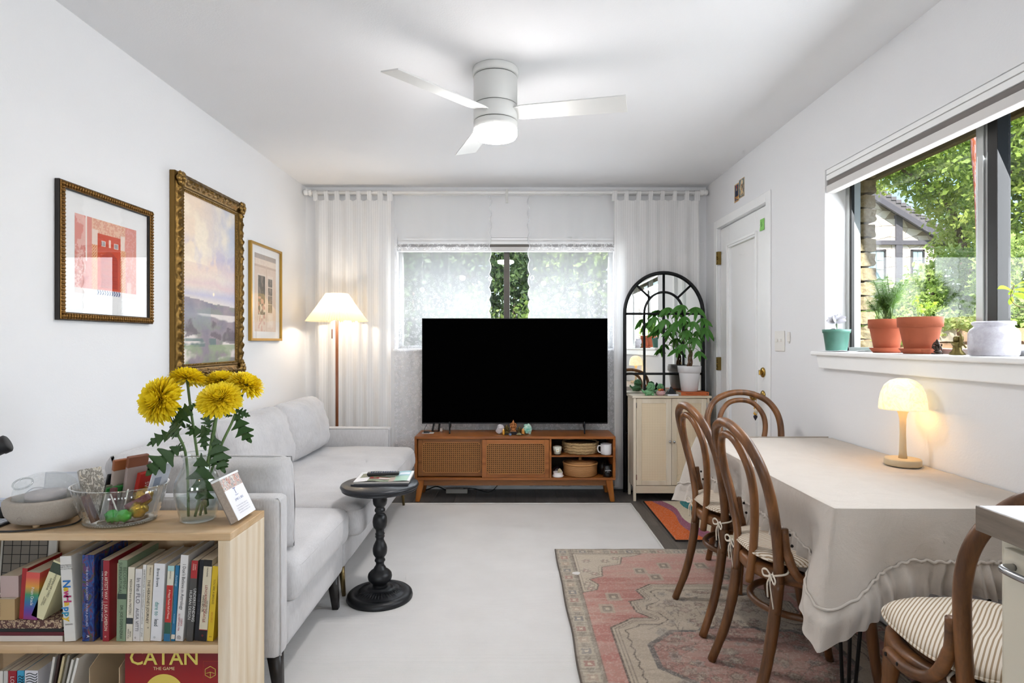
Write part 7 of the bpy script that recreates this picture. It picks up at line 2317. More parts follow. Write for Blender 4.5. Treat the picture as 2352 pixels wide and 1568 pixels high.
def media_bits():
    a = thing('media_player', 'small black media player at the left end of the console top', 'media player', (-0.660, 4.545, SZ + 0.0026))
    MB().box(-0.022, 0.022, -0.014, 0.014, 0, 0.012).obj('player_body', plain('#1c1d20', 0.35), a, bevel=0.003)
    MB().tube(catmull([(-0.018, 0.012, 0.008), (-0.022, 0.03, 0.02), (-0.005, 0.05, 0.06)], 6), 0.0016, 6).obj('lead', plain('#141414', 0.5), a)
    c = tag(MB().box(-0.040, 0.050, -0.022, 0.030, 0, 0.002).obj('white_card', plain('#cfd3d6', 0.5), None, (-0.655, 4.545, SZ)), 'white card under the small media player', 'card')
    b = thing('power_adapter', 'small white power adapter on the console top', 'adapter', (-0.566, 4.640, SZ))
    MB().box(-0.016, 0.016, -0.012, 0.022, 0, 0.024).obj('adapter_body', plain('#d9cfc6', 0.4), b, bevel=0.003)
    MB().tube([(0.016, 0.0, 0.012), (0.032, 0.01, 0.012)], 0.0016, 6).obj('lead', plain('#cfc6bc', 0.5), b)
    d = thing('soundbar_leg', 'black folding stand behind the television at the left', 'stand', (-0.615, 4.610, SZ))
    for q, (xa, xb) in enumerate(((0.006, -0.008), (0.045, 0.042))):
        MB().tube([(xa, 0.045, 0.10), (xb, -0.012 + q * 0.006, 0.008)], 0.008, 8).obj('strut', plain('#0d0d0e', 0.5), d)
    MB().tube([(-0.008, -0.012, 0.006), (0.042, -0.006, 0.006)], 0.003, 6).obj('crossbar', plain('#0d0d0e', 0.5), d)
    e = thing('power_strip', 'white power strip with black leads on the floor under the console', 'power strip', (fx(1050, 4.68), 4.660, 0.0008))
    MB().box(-0.085, 0.085, -0.022, 0.022, 0, 0.034).obj('strip_body', plain('#c9c5bd', 0.5), e, bevel=0.004)
    MB().tube(catmull([(-0.085, 0, 0.02), (-0.16, 0.0, 0.05), (-0.24, 0.02, 0.02), (-0.30, 0.03, 0.006)], 6), 0.0045, 7).obj('lead', plain('#0e0e0e', 0.5), e)
    MB().tube(catmull([(0.05, 0, 0.034), (0.14, 0.01, 0.03), (0.25, -0.01, 0.008), (0.32, 0.0, 0.06), (0.34, 0.02, 0.16)], 6), 0.0035, 7).obj('lead', plain('#0e0e0e', 0.5), e)
media_bits()
SHZ, BTZ = 0.3488, 0.1828
def candle():
    y = 4.425
    r = thing('jar_candle', 'cream candle in a clear glass tumbler on the console shelf', 'candle', (fx(1280, y), y, SHZ))
    MB().lathe([(0.0, 0.0), (0.028, 0.0), (0.031, 0.006), (0.036, 0.078), (0.034, 0.078), (0.0295, 0.008), (0.0, 0.008)], 28).obj('tumbler', GLASSY, r)
    MB().lathe([(0.0, 0.009), (0.029, 0.009), (0.0335, 0.062), (0.0, 0.062)], 24).obj('wax', plain('#e9e4d4', 0.5), r)
    MB().box(-0.011, 0.011, -0.0345, -0.0335, 0.024, 0.048).obj('label', plain('#f2efe4', 0.5), r)
    MB().ball((0.0, -0.0348, 0.036), 0.005, 8, 6, (1, 0.1, 0.8)).obj('label_mark', ink('#d9c25a'), r)
candle()
def mug(label, px, y, z, col, lab=None):
    r = thing('mug', label, 'mug', (fx(px, y), y, z))
    M_ = plain(col, 0.25, vary=0.02)
    MB().lathe([(0.0, 0.0), (0.034, 0.0), (0.040, 0.004), (0.042, 0.012), (0.042, 0.082), (0.039, 0.082), (0.038, 0.012), (0.0, 0.008)], 32).obj('mug_body', M_, r)
    MB().tube(catmull([(-0.040, -0.004, 0.066), (-0.058, -0.006, 0.066), (-0.064, -0.006, 0.045), (-0.056, -0.006, 0.022), (-0.040, -0.004, 0.016)], 6), 0.0052, 8).obj('handle', M_, r)
    return r
mug('white mug with its handle to the left on the console shelf', 1392, 4.430, SHZ, '#dcdadc')
def black_jar():
    y = 4.43
    r = thing('black_jar', 'glossy black candle jar with pale lettering in the lower cubby', 'candle', (fx(1395, y), y, BTZ))
    MB().lathe([(0.0, 0.0), (0.030, 0.0), (0.033, 0.004), (0.034, 0.088), (0.031, 0.088), (0.030, 0.010), (0, 0.01)], 28).obj('jar_body', plain('#0f1012', 0.2), r)
    text(r, 'SARAPA', 0.0145, (0, -0.0346, 0.052), (R(90), 0, 0), ink('#cfcfcf'), 'jar_lettering', width=0.044)
    text(r, 'CANDLE', 0.0055, (0, -0.0346, 0.041), (R(90), 0, 0), ink('#a9a9a9'), 'jar_lettering', width=0.026)
    b = tag(MB().lathe([(0.0, 0.0), (0.028, 0.0), (0.030, 0.1), (0.0, 0.1)], 24).obj('dark_bottle', plain('#1a1512', 0.3), None, (fx(1385, 4.5), 4.52, BTZ)), 'dark bottle behind the black candle jar', 'bottle')
black_jar()
def woven_tray():
    y = 4.535
    r = thing('woven_tray', 'round braided seagrass tray on the console shelf', 'basket', (fx(1333, y), y, SHZ))
    SG = plain('#bd9f73', 0.8, vary=0.3, scale=90, name='seagrass')
    for q in range(4):
        m = MB()
        rad = 0.132 - 0.010 * (q == 0)
        z = 0.012 + q * 0.021
        n = 90
        for st in range(3):
            pts = []
            for i in range(n):
                a = 2 * PI * i / n
                w = a * 26 + st * 2 * PI / 3
                rr = rad + 0.006 * math.cos(w)
                pts.append((rr * math.cos(a), rr * math.sin(a), z + 0.0060 * math.sin(w * 0.5 + st)))
            m.tube(pts, 0.0064, 5, True)
        m.obj('braid_coil', SG, r)
    MB().lathe([(0.0, 0.004), (0.125, 0.004), (0.125, 0.010), (0.0, 0.010)], 40).obj('tray_base', SG, r)
    MB().lathe([(0.0, 0.072), (0.122, 0.072), (0.122, 0.078), (0.0, 0.078)], 40).obj('tray_lid', plain('#8f744e', 0.85, vary=0.3, scale=90), r)
woven_tray()
def rattan_box():
    y = 4.510
    r = thing('rattan_box', 'round lidded rattan box in the lower cubby', 'basket', (fx(1332.5, y), y, BTZ))
    t = NT('coiled_rattan')
    sep = t.node('ShaderNodeSeparateXYZ'); t.l.new(t.coords(), sep.inputs[0])
    rows = t.math('ABSOLUTE', t.math('SINE', t.math('MULTIPLY', sep.outputs[2], 520.0)))
    ang = t.math('ARCTAN2', sep.outputs[1], sep.outputs[0])
    cols = t.math('ABSOLUTE', t.math('SINE', t.math('ADD', t.math('MULTIPLY', ang, 70.0), t.math('MULTIPLY', sep.outputs[2], 260.0))))
    f = t.math('MULTIPLY', rows, cols)
    col = t.ramp(f, [(0.0, '#7a4c26'), (0.35, '#b98049'), (0.8, '#d3a06a')])
    t.done(t.principled(col, 0.5, 0, t.bump(f, 0.6, 0.003)))
    MB().lathe([(0.0, 0.0), (0.120, 0.0), (0.128, 0.008), (0.130, 0.080), (0.128, 0.084), (0, 0.084)], 56).obj('box_body', t.m, r)
    RT = plain('#c28d56', 0.45, vary=0.12, scale=60)
    MB().tube([(0.129 * math.cos(2 * PI * i / 60), 0.129 * math.sin(2 * PI * i / 60), 0.091) for i in range(60)], 0.0065, 8, True).obj('lid_rim', RT, r)
    MB().lathe([(0.0, 0.086), (0.126, 0.088), (0.126, 0.096), (0.070, 0.102), (0.068, 0.108), (0.0, 0.110)], 48).obj('lid', t.m, r)
    MB().ball((0, 0, 0.120), 0.014, 12, 8).obj('lid_knob', RT, r)
rattan_box()
def crystal_dish():
    y = 4.425
    r = thing('white_dish', 'small white footed dish in the lower cubby', 'dish', (fx(1281.5, y), y, BTZ))
    MB().lathe([(0.0, 0.0), (0.038, 0.0), (0.043, 0.006), (0.041, 0.013), (0.036, 0.017), (0.036, 0.032), (0.0375, 0.036), (0.034, 0.037), (0.032, 0.020), (0, 0.018)], 32).obj('dish_body', plain('#e6dfdd', 0.3), r)
    rock('stone_chunk', 'rough beige crystal resting in the white dish', 1286, y, 0.036, 0.040, plain('#b9ad8e', 0.5, vary=0.3, scale=90), 12, cat='crystal', z=BTZ + 0.021)
    rock('amethyst', 'dark purple crystal cluster behind the white dish', 1279, 4.52, 0.060, 0.062, plain('#2c1c22', 0.3, vary=0.5, scale=70), 14, cat='crystal', z=BTZ)
crystal_dish()
# ================================================================== ON THE CABINET
CZ = 0.7928
def pot_plant():
    y = 4.515
    bx = fx(1588, y)
    bk = thing('book', 'orange book lying flat under the white plant pot', 'book', (bx, y - 0.09, CZ))
    OR = plain('#c4622e', 0.5, vary=0.05)
    MB().box(-0.105, 0.105, 0, 0.0016, 0, 0.026).box(-0.105, 0.105, 0.0016, 0.150, 0, 0.0016).box(-0.105, 0.105, 0.0016, 0.150, 0.0244, 0.026).obj('cover', OR, bk)
    MB().box(-0.102, 0.102, 0.0016, 0.147, 0.0016, 0.0244).obj('page_block', PAGES, bk)
    text(bk, 'MANIFEST', 0.0125, (-0.042, -0.0008, 0.013), (R(90), 0, 0), ink('#5a2c18'), 'spine_lettering', width=0.090)
    text(bk, 'ROXIE NAFOUSI', 0.0070, (0.032, -0.0008, 0.013), (R(90), 0, 0), ink('#a8552a'), 'spine_lettering', width=0.05)
    MB().ball((0.092, -0.0004, 0.013), 0.005, 8, 6, (1, 0.1, 1)).obj('spine_mark', ink('#3a1f14'), bk)
    p = thing('planter', 'white ceramic planter on the orange book', 'planter', (fx(1583.5, y), y, CZ + 0.0265))
    WH = plain('#e4e4e6', 0.25, vary=0.01, name='white_ceramic')
    MB().lathe([(0.0, 0.0), (0.058, 0.0), (0.062, 0.004), (0.079, 0.138), (0.0795, 0.142), (0.086, 0.144), (0.089, 0.190), (0.0885, 0.194), (0.083, 0.194), (0.080, 0.165), (0.0, 0.160)], 48).obj('pot', WH, p)
    MB().lathe([(0.0, 0.170), (0.080, 0.168)], 28, cap=False).obj('soil', plain('#3a2a20', 0.95, bump=0.8, bscale=120), p)
    t = thing('money_tree', 'braided-trunk money tree with hand-shaped leaves', 'plant', (fx(1583.5, y), y, CZ + 0.0265 + 0.168))
    base = Vector(t.location)
    BK = plain('#7a5c46', 0.8, vary=0.25, scale=70, bump=0.4, bscale=160)
    for k in range(3):
        pts = []
        for i in range(16):
            s = i / 15
            a = s * 4.6 + k * 2.094
            pts.append((0.015 * math.cos(a) * (1 - 0.4 * s) + 0.010 * s, 0.012 * math.sin(a), 0.15 * s - 0.005))
        MB().tube(pts, [0.0095, 0.006], 8).obj('trunk', BK, t)
    LF = leaf_mat('#2f6a26', '#5c9a3a', tr=0.3)
    lm = MB()
    def lf(u, v):
        w = math.sin(PI * min(1, u * 0.98 + 0.02)) ** 0.8 * 0.155 * (1 - 0.25 * u)
        s = 2 * v - 1
        return (u, s * w, 0.05 * math.sin(u * PI) - 0.30 * u * u + 0.25 * abs(s) * w)
    lm.grid(lf, 8, 2)
    lme = lm.mesh('leaflet'); lme.materials.append(LF)
    tips = [(1506, 727, 4.44), (1528, 733, 4.40), (1537, 706, 4.50), (1567, 700, 4.46), (1597, 705, 4.45), (1614, 730, 4.44), (1618, 752, 4.42), (1556, 737, 4.42), (1573, 726, 4.40), (1594, 738, 4.38), (1578, 758, 4.42), (1596, 775, 4.42), (1553, 800, 4.46), (1605, 806, 4.42), (1570, 790, 4.40), (1600, 760, 4.50), (1545, 752, 4.45)]
    rng = random.Random(5)
    hub = base + Vector((0.010, 0, 0.150))
    for k, (px, py, yy) in enumerate(tips):
        tip = PX(px, py, yy)
        tip.y = yy
        st = hub - Vector((0, 0, 0.03 * (k % 3)))
        mid = (st + tip) / 2 + Vector((0, 0, 0.03))
        lv = MB().tube([q - base for q in catmull([st, mid, tip], 6)], 0.0018, 6).obj('leaf_stalk', plain('#6a8a3c', 0.5), t)
        d0 = (tip - mid); d0.z = 0
        if d0.length < 0.02:
            d0 = Vector((0.3, -1, 0))
        a0 = math.atan2(d0.y, d0.x)
        nl = 6
        for q in range(nl):
            a = a0 + (q - (nl - 1) / 2) * R(46) + rng.uniform(-0.15, 0.15)
            L = (0.125 - 0.022 * abs(q - (nl - 1) / 2)) * rng.uniform(0.85, 1.1)
            if k in (12, 13, 14):
                L *= 0.8
            dr = Vector((math.cos(a), math.sin(a) * 0.75, -0.55 - rng.uniform(0, 0.9)))
            end = tip + dr.normalized() * L
            end.y = min(end.y, 4.640)
            end.x = min(end.x, XR - 0.02)
            place(lme, 'leaflet', lv, tip, end, rng.uniform(-0.4, 0.4), 1.0, base)
pot_plant()
def cabinet_bits():
    G1 = leaf_mat('#4f8a5c', '#8cc08c', tr=0.1)
    def dragon_pot(label, px, y, s, seed):
        """little succulent-shaped ornament: squat body, rosette head, tail"""
        r = thing('succulent_ornament', label, 'ornament', (fx(px, y), y, CZ), group='green succulent ornaments')
        m = MB()
        m.ball((0.0, 0, 0.020 * s), 0.028 * s, 12, 8, (1.25, 0.8, 0.75))
        for q in (-1, 1):
            m.ball((q * 0.020 * s, -0.012 * s, 0.006 * s), 0.010 * s, 8, 6, (1, 1, 0.8))
        m.tube(catmull([(-0.030 * s, 0, 0.020 * s), (-0.044 * s, 0, 0.032 * s), (-0.046 * s, 0, 0.042 * s)], 5), [0.009 * s, 0.004 * s], 8)
        m.obj('body', G1, r)
        c = Vector((0.010 * s, -0.008 * s, 0.056 * s))
        MB().ball(c, 0.020 * s, 10, 8).obj('head', G1, r)
        for k in range(22):
            th = math.acos(1 - 1.5 * (k + 0.5) / 22)
            ph = k * 2.4
            d = Vector((math.sin(th) * math.cos(ph), -math.cos(th), math.sin(th) * math.sin(ph)))
            MB().ball(c + d * 0.020 * s, 0.0095 * s, 8, 6, (1.0, 1.0, 1.0), rough=0.2, seed=k).obj('petal_leaf', G1, r)
    dragon_pot('bright green succulent-shaped ornament at the front of the cabinet', 1491, 4.440, 1.15, 1)
    dragon_pot('darker green succulent-shaped ornament behind the pink bowl', 1513, 4.520, 1.0, 2)
    r = thing('lotus_bowl', 'small pink lotus-shaped bowl holding orange crystals', 'bowl', (fx(1518, 4.43), 4.435, CZ))
    m = MB()
    for k in range(8):
        a = 2 * PI * k / 8
        M = Matrix.Rotation(a, 4, 'Z') @ Matrix.Translation((0.020, 0, 0.018)) @ Matrix.Rotation(R(20), 4, 'Y')
        MB().ball((0, 0, 0), 0.021, 10, 8, (0.55, 0.9, 0.95), m=M.to_3x3().to_4x4()).obj('petal', plain('#c9a0a0', 0.45, vary=0.03), r, M.translation)
    MB().lathe([(0.0, 0.0), (0.022, 0.0), (0.034, 0.012), (0.034, 0.022), (0.0, 0.022)], 20).obj('bowl_body', plain('#c9a0a0', 0.45, vary=0.03), r)
    for k, (dx, dy, c) in enumerate(((-0.008, 0.0, '#e0923a'), (0.010, -0.004, '#b5482c'), (0.002, 0.008, '#e8b45a'))):
        o = MB().ball((0, 0, 0.008), 0.011, 8, 6, (1.2, 0.9, 0.8), rough=0.5, seed=k).obj('crystal_chip', plain(c, 0.25, vary=0.2), None, (fx(1518, 4.43) + dx, 4.435 + dy, CZ + 0.0345))
        tag(o, ['honey orange crystal chip in the pink bowl', 'rust red crystal chip in the pink bowl', 'pale amber crystal chip in the pink bowl'][k], 'crystal', 'crystal chips in the pink bowl')
    b = thing('pyramid', 'black stone pyramid on a white slab', 'ornament', (fx(1541, 4.445), 4.445, CZ + 0.0125))
    h = 0.060
    w = 0.033
    MB().add([(-w, -w, 0), (w, -w, 0), (w, w, 0), (-w, w, 0), (0, 0, h)], [(3, 2, 1, 0), (0, 1, 4), (1, 2, 4), (2, 3, 4), (3, 0, 4)]).obj('pyramid_body', plain('#121318', 0.3), b)
    s = tag(MB().box(-0.040, 0.040, -0.036, 0.040, 0, 0.012).obj('white_slab', plain('#dfe0e4', 0.5), None, (fx(1543.5, 4.44), 4.440, CZ), bevel=0.001), 'white slab under the black pyramid', 'slab')
cabinet_bits()
# ================================================================== ON THE WINDOW SILL
WZ = 1.1518
def sill_things():
    TERRA = plain('#a8583a', 0.8, vary=0.12, scale=18, bump=0.15, name='terracotta')
    def terracotta(label, slabel, x, y, rt, zt):
        sc = thing('saucer', slabel, 'saucer', (x, y, WZ), group='terracotta saucers on the sill')
        MB().lathe([(0.0, 0.0), (rt * 0.72, 0.0), (rt * 0.92, 0.018), (rt * 0.92, 0.021), (rt * 0.86, 0.021), (rt * 0.70, 0.005), (0, 0.005)], 40).obj('saucer_body', TERRA, sc)
        p = thing('flower_pot', label, 'flower pot', (x, y, WZ + 0.0056), group='terracotta pots on the sill')
        h = zt - WZ - 0.0056
        MB().lathe([(0.0, 0.0), (rt * 0.64, 0.0), (rt * 0.66, 0.003), (rt * 0.90, h * 0.70), (rt * 0.92, h * 0.715), (rt * 0.98, h * 0.72), (rt, h * 0.99), (rt * 0.99, h), (rt * 0.92, h), (rt * 0.88, h * 0.86), (0, h * 0.84)], 44).obj('pot_body', TERRA, p)
        MB().lathe([(0.0, h * 0.88), (rt * 0.885, h * 0.87)], 24, cap=False).obj('soil', plain('#2e221a', 0.95, bump=0.8, bscale=150), p)
        return WZ + 0.0056 + h * 0.87
    x1, y1_ = 1.622, 2.546
    zs1 = terracotta('terracotta pot of feathery dill', 'terracotta saucer under the dill pot', x1, y1_, 0.070, 1.296)
    x2, y2_ = 1.612, 2.322
    zs2 = terracotta('terracotta pot of young parsley', 'terracotta saucer under the parsley pot', x2, y2_, 0.078, 1.296)
    # dill
    rng = random.Random(9)
    d = thing('dill_plant', 'bushy feathery dill growing in the terracotta pot', 'plant', (x1, y1_, zs1))
    DST = plain('#4f6b2c', 0.6)
    st = MB(); fr = MB()
    for k in range(26):
        a = rng.uniform(0, 2 * PI)
        lean = rng.uniform(0.1, 0.55)
        H = rng.uniform(0.09, 0.235) * (1 - 0.35 * lean)
        dx, dy = math.cos(a) * lean * 0.12, math.sin(a) * lean * 0.21
        dx = min(dx, 0.055)
        b0 = Vector((rng.uniform(-0.02, 0.02), rng.uniform(-0.025, 0.025), -0.004))
        tip = Vector((dx, dy, H))
        st.tube(catmull([b0, b0.lerp(tip, 0.5) + Vector((0, 0, 0.02)), tip], 4), [0.0018, 0.0008], 5)
        for q in range(34):
            s = rng.uniform(0.45, 1.0)
            c = b0.lerp(tip, s) + Vector((0, 0, 0.02 * (1 - s)))
            for w in range(7):
                v = Vector((rng.gauss(0, 1), rng.gauss(0, 1.3), rng.gauss(0.25, 0.8))).normalized() * rng.uniform(0.012, 0.036)
                n_ = v.orthogonal().normalized() * 0.00055
                e = c + v
                e.x = min(e.x, 0.076)
                fr.add([c - n_, c + n_, e + n_ * 0.6, e - n_ * 0.6], [(0, 1, 2, 3)])
    st.obj('stems', DST, d)['kind'] = 'stuff'
    fr.obj('fronds', leaf_mat('#3f6328', '#6d9340', tr=0.4), d)['kind'] = 'stuff'
    # parsley
    p = thing('parsley_plant', 'sparse bright green parsley seedling in the right terracotta pot', 'plant', (x2, y2_, zs2))
    ps = MB()
    PL_ = leaf_mat('#7fae2c', '#b4d84a', tr=0.5)
    lm = MB()
    for k in range(7):
        a = 2 * PI * k / 7
        lm.add([(0, 0, 0), (0.5 * math.cos(a - 0.3), 0.5 * math.sin(a - 0.3), 0.1), (math.cos(a), math.sin(a), 0.0), (0.5 * math.cos(a + 0.3), 0.5 * math.sin(a + 0.3), 0.1)], [(0, 1, 2, 3)])
    lme = lm.mesh('leaf'); lme.materials.append(PL_)
    for k, (dx, dy, dz) in enumerate(((0.02, 0.045, 0.085), (-0.01, 0.02, 0.095), (0.0, -0.055, 0.060), (0.02, -0.030, 0.075), (-0.02, -0.04, 0.045), (0.01, 0.01, 0.060), (0.0, -0.085, 0.062), (-0.01, 0.005, 0.080))):
        ps.tube(catmull([(dx * 0.2, dy * 0.25, 0), (dx * 0.6, dy * 0.7, dz * 0.65), (dx, dy, dz)], 5), 0.0009, 5)
        for w in range(3):
            o = bpy.data.objects.new('leaf', lme); COL.objects.link(o); o.parent = p
            o.location = (dx + rng.uniform(-0.012, 0.012), dy + rng.uniform(-0.016, 0.016), dz + rng.uniform(-0.008, 0.012))
            o.rotation_euler = (rng.uniform(-1.0, 1.0), rng.uniform(-1.0, 1.0), rng.uniform(0, 6))
            o.scale = (0.011,) * 3
    ps.obj('stems', plain('#9ab85a', 0.5), p)['kind'] = 'stuff'
    # succulent in green plastic pot on a folded napkin
    xs, ys = 1.594, 2.888
    g = thing('nursery_pot', 'green plastic nursery pot at the corner of the sill', 'flower pot', (xs, ys, WZ + 0.0032))
    GP = plain('#4f7f70', 0.4, vary=0.15, scale=25, name='green_plastic')
    MB().lathe([(0.0, 0.0), (0.045, 0.0), (0.047, 0.003), (0.058, 0.086), (0.0615, 0.087), (0.0635, 0.104), (0.060, 0.104), (0.056, 0.090), (0, 0.088)], 40).obj('pot_body', GP, g)
    sdl = thing('succulent', 'pale grey-lilac rosette succulent in the green pot', 'plant', (xs, ys, WZ + 0.092))
    SU = plain('#b4b2b8', 0.5, vary=0.12, scale=40, name='glaucous_leaf')
    MB().tube(catmull([(0.0, 0, -0.005), (0.004, 0.004, 0.03), (0.0, 0.0, 0.062)], 5), 0.0055, 8).obj('stem', plain('#7f8a78', 0.6), sdl)
    lm = MB()
    def lf(u, v):
        s = 2 * v - 1
        w = (0.10 + 0.26 * math.sin(PI * (0.1 + 0.78 * u))) * (1 - u ** 6)
        return (u, s * w, 0.22 * u * u + 0.16 * s * s * w)
    lm.grid(lf, 7, 4)
    sme = lm.mesh('leaf'); sme.materials.append(SU)
    for k in range(26):
        t = k / 25
        th = R(78 - 62 * (1 - t) + 12 * t)
        ph = k * 2.39996
        L = 0.022 + 0.036 * t
        c = Vector((0, 0, 0.068 - 0.012 * t))
        dr = Vector((math.sin(th) * math.cos(ph) * 0.85, math.sin(th) * math.sin(ph), math.cos(th)))
        place(sme, 'leaf', sdl, c, c + dr * L, PI, 1.0)
    for k, (a, z) in enumerate(((0.5, 0.012), (2.6, 0.010), (4.2, 0.02), (5.4, 0.008))):
        dr = Vector((math.cos(a), math.sin(a), 0.25))
        place(sme, 'leaf', sdl, Vector((0, 0, z)), Vector((0, 0, z)) + dr * 0.030, PI, 1.0)
    n = MB().grid(lambda u, v: (xs - 0.058 + 0.145 * u, ys - 0.105 + 0.15 * v, WZ + 0.0006 + 0.0018 + (0.010 * max(0, 0.25 - v) * (1 + math.sin(u * 9)) if v < 0.25 else 0.0) - 0.0012), 24, 20)
    tag(n.obj('paper_napkin', plain('#eeeeef', 0.9, vary=0.02), None, solid=0.0006), 'white paper napkin under the green nursery pot', 'napkin')
    # little figures
    figurine('tiny dark figurine beside the parsley pot', 1.600, 2.212, WZ, 0.060, plain('#33261c', 0.4, 0.5, vary=0.3, scale=120), group='small figurines on the sill')
    b = thing('brass_ornament', 'small brass ornament with spout and rearing serpent on the sill', 'ornament', (1.600, 2.112, WZ))
    AB = plain('#6f6236', 0.42, 0.75, vary=0.3, scale=90, name='tarnished_brass')
    MB().lathe([(0.0, 0.0), (0.026, 0.0), (0.024, 0.006), (0.015, 0.018), (0.013, 0.030), (0.018, 0.040), (0.021, 0.043), (0.021, 0.047), (0.0, 0.047)], 24).obj('stand', AB, b)
    MB().lathe([(0.0115, 0.047), (0.0125, 0.052), (0.0125, 0.061), (0.009, 0.067), (0.0, 0.069)], 18).obj('rounded_stone', AB, b)
    MB().tube([(0.0, 0.010, 0.044), (-0.002, 0.042, 0.046)], [0.006, 0.003], 8).obj('spout', AB, b)
    MB().tube(catmull([(0.004, -0.036, 0.026), (0.0, -0.026, 0.038), (-0.004, -0.018, 0.030), (-0.002, -0.021, 0.046), (0.0, -0.020, 0.062), (0.0, -0.014, 0.077)], 6), [0.003, 0.0045, 0.005, 0.006, 0.0065, 0.004], 8).obj('serpent', AB, b)
    # jar
    j = thing('glass_jar', 'cloudy clear glass jar at the right of the sill', 'jar', (1.610, 1.965, WZ))
    jm = NT('hazed_glass')
    v = jm.coords()
    nn = jm.noise(v, 60, 4, 0.7)
    sep = jm.node('ShaderNodeSeparateXYZ'); jm.l.new(v, sep.inputs[0])
    a = jm.node('ShaderNodeBsdfTransparent', {'Color': (0.93, 0.93, 0.94, 1)})
    c = jm.principled(lin('#cfccd2'), 0.3)
    mx = jm.node('ShaderNodeMixShader', {0: jm.math('ADD', 0.30, jm.math('MULTIPLY', nn, 0.45))})
    jm.l.new(a.outputs[0], mx.inputs[1]); jm.l.new(c.outputs[0], mx.inputs[2])
    jm.done(mx)
    MB().lathe([(0.0, 0.0), (0.060, 0.0), (0.066, 0.006), (0.067, 0.020), (0.067, 0.074), (0.062, 0.086), (0.053, 0.094), (0.050, 0.100), (0.056, 0.106), (0.057, 0.111), (0.052, 0.113)], 44, cap=False).obj('jar_body', jm.m, j, solid=-0.003)
    MB().lathe([(0.0, 0.004), (0.062, 0.005), (0.063, 0.028), (0.0, 0.030)], 36).obj('sediment', plain('#b9b2b0', 0.8, vary=0.15, scale=60), j)
    # cutting reaching in from the right
    cv = thing('bud_vase', 'small glass bud vase at the right end of the sill', 'vase', (1.610, 1.700, WZ))
    MB().lathe([(0.0, 0.0), (0.030, 0.0), (0.034, 0.03), (0.020, 0.07), (0.017, 0.10), (0.022, 0.112)], 28, cap=False).obj('vase_body', GLASSY, cv, solid=-0.002)
    ct = thing('leafy_cutting', 'green leafy stem arching in from the right over the sill', 'plant', (1.610, 1.700, WZ + 0.01))
    bs = Vector(ct.location)
    def at(px, py, x=1.625):
        yy = x * F / (px - CX)
        return PX(px, py, yy)
    path = [bs, bs + Vector((0, 0.02, 0.13)), at(2352, 706), at(2327, 695), at(2322, 676), at(2330, 655)]
    MB().tube([q - bs for q in catmull(path, 6)], 0.0016, 6).obj('stem', plain('#8a7a4a', 0.5), ct)
    lm = MB()
    lm.grid(lambda u, v: (u, (2 * v - 1) * 0.24 * math.sin(PI * u) ** 0.8, 0.10 * math.sin(PI * u) + 0.10 * abs(2 * v - 1)), 8, 2)
    cme = lm.mesh('leaf'); cme.materials.append(leaf_mat('#7fa32a', '#a8cc44', tr=0.5))
    for a_, b_ in (((2325, 672), (2290, 664)), ((2324, 680), (2318, 700)), ((2327, 665), (2316, 676)), ((2330, 655), (2321, 650)), ((2332, 660), (2356, 650)), ((2330, 668), (2358, 672)), ((2328, 676), (2356, 690))):
        place(cme, 'leaf', ct, at(*a_), at(*b_), 0.5, 1.0, bs)
sill_things()
# ================================================================== PENDANT OVER THE KITCHEN SIDE (one seen mirrored in the back window, one added for light)
def pendant():
    r = thing('pendant_lamp', 'woven dome pendant lamp hanging on the kitchen side', 'pendant lamp', (-0.79, 0.40, ZC), group='kitchen pendant lamps')
    MB().lathe([(0.05, -0.001), (0.05, -0.02), (0.0, -0.022)], 24).obj('ceiling_rose', TRIM, r)
    MB().tube([(0, 0, -0.02), (0, 0, -0.12)], 0.003, 6).obj('cord', plain('#d8d4cc', 0.6), r)
    MB().lathe([(0.02, -0.115), (0.10, -0.135), (0.17, -0.175), (0.20, -0.225)], 36, cap=False).obj('shade', plain('#b98a55', 0.7, vary=0.3, scale=50), r, solid=0.003)
    MB().ball((0, 0, -0.235), 0.045, 16, 10).obj('bulb', emit('#fff4e6', 55), r)
    r2 = clone(r)  # second lamp, out of view, added to brighten the far end
    r2.location = (0.55, -0.45, ZC)
    r2['label'] = 'added woven dome pendant lamp, unseen fill light behind the camera'
pendant()
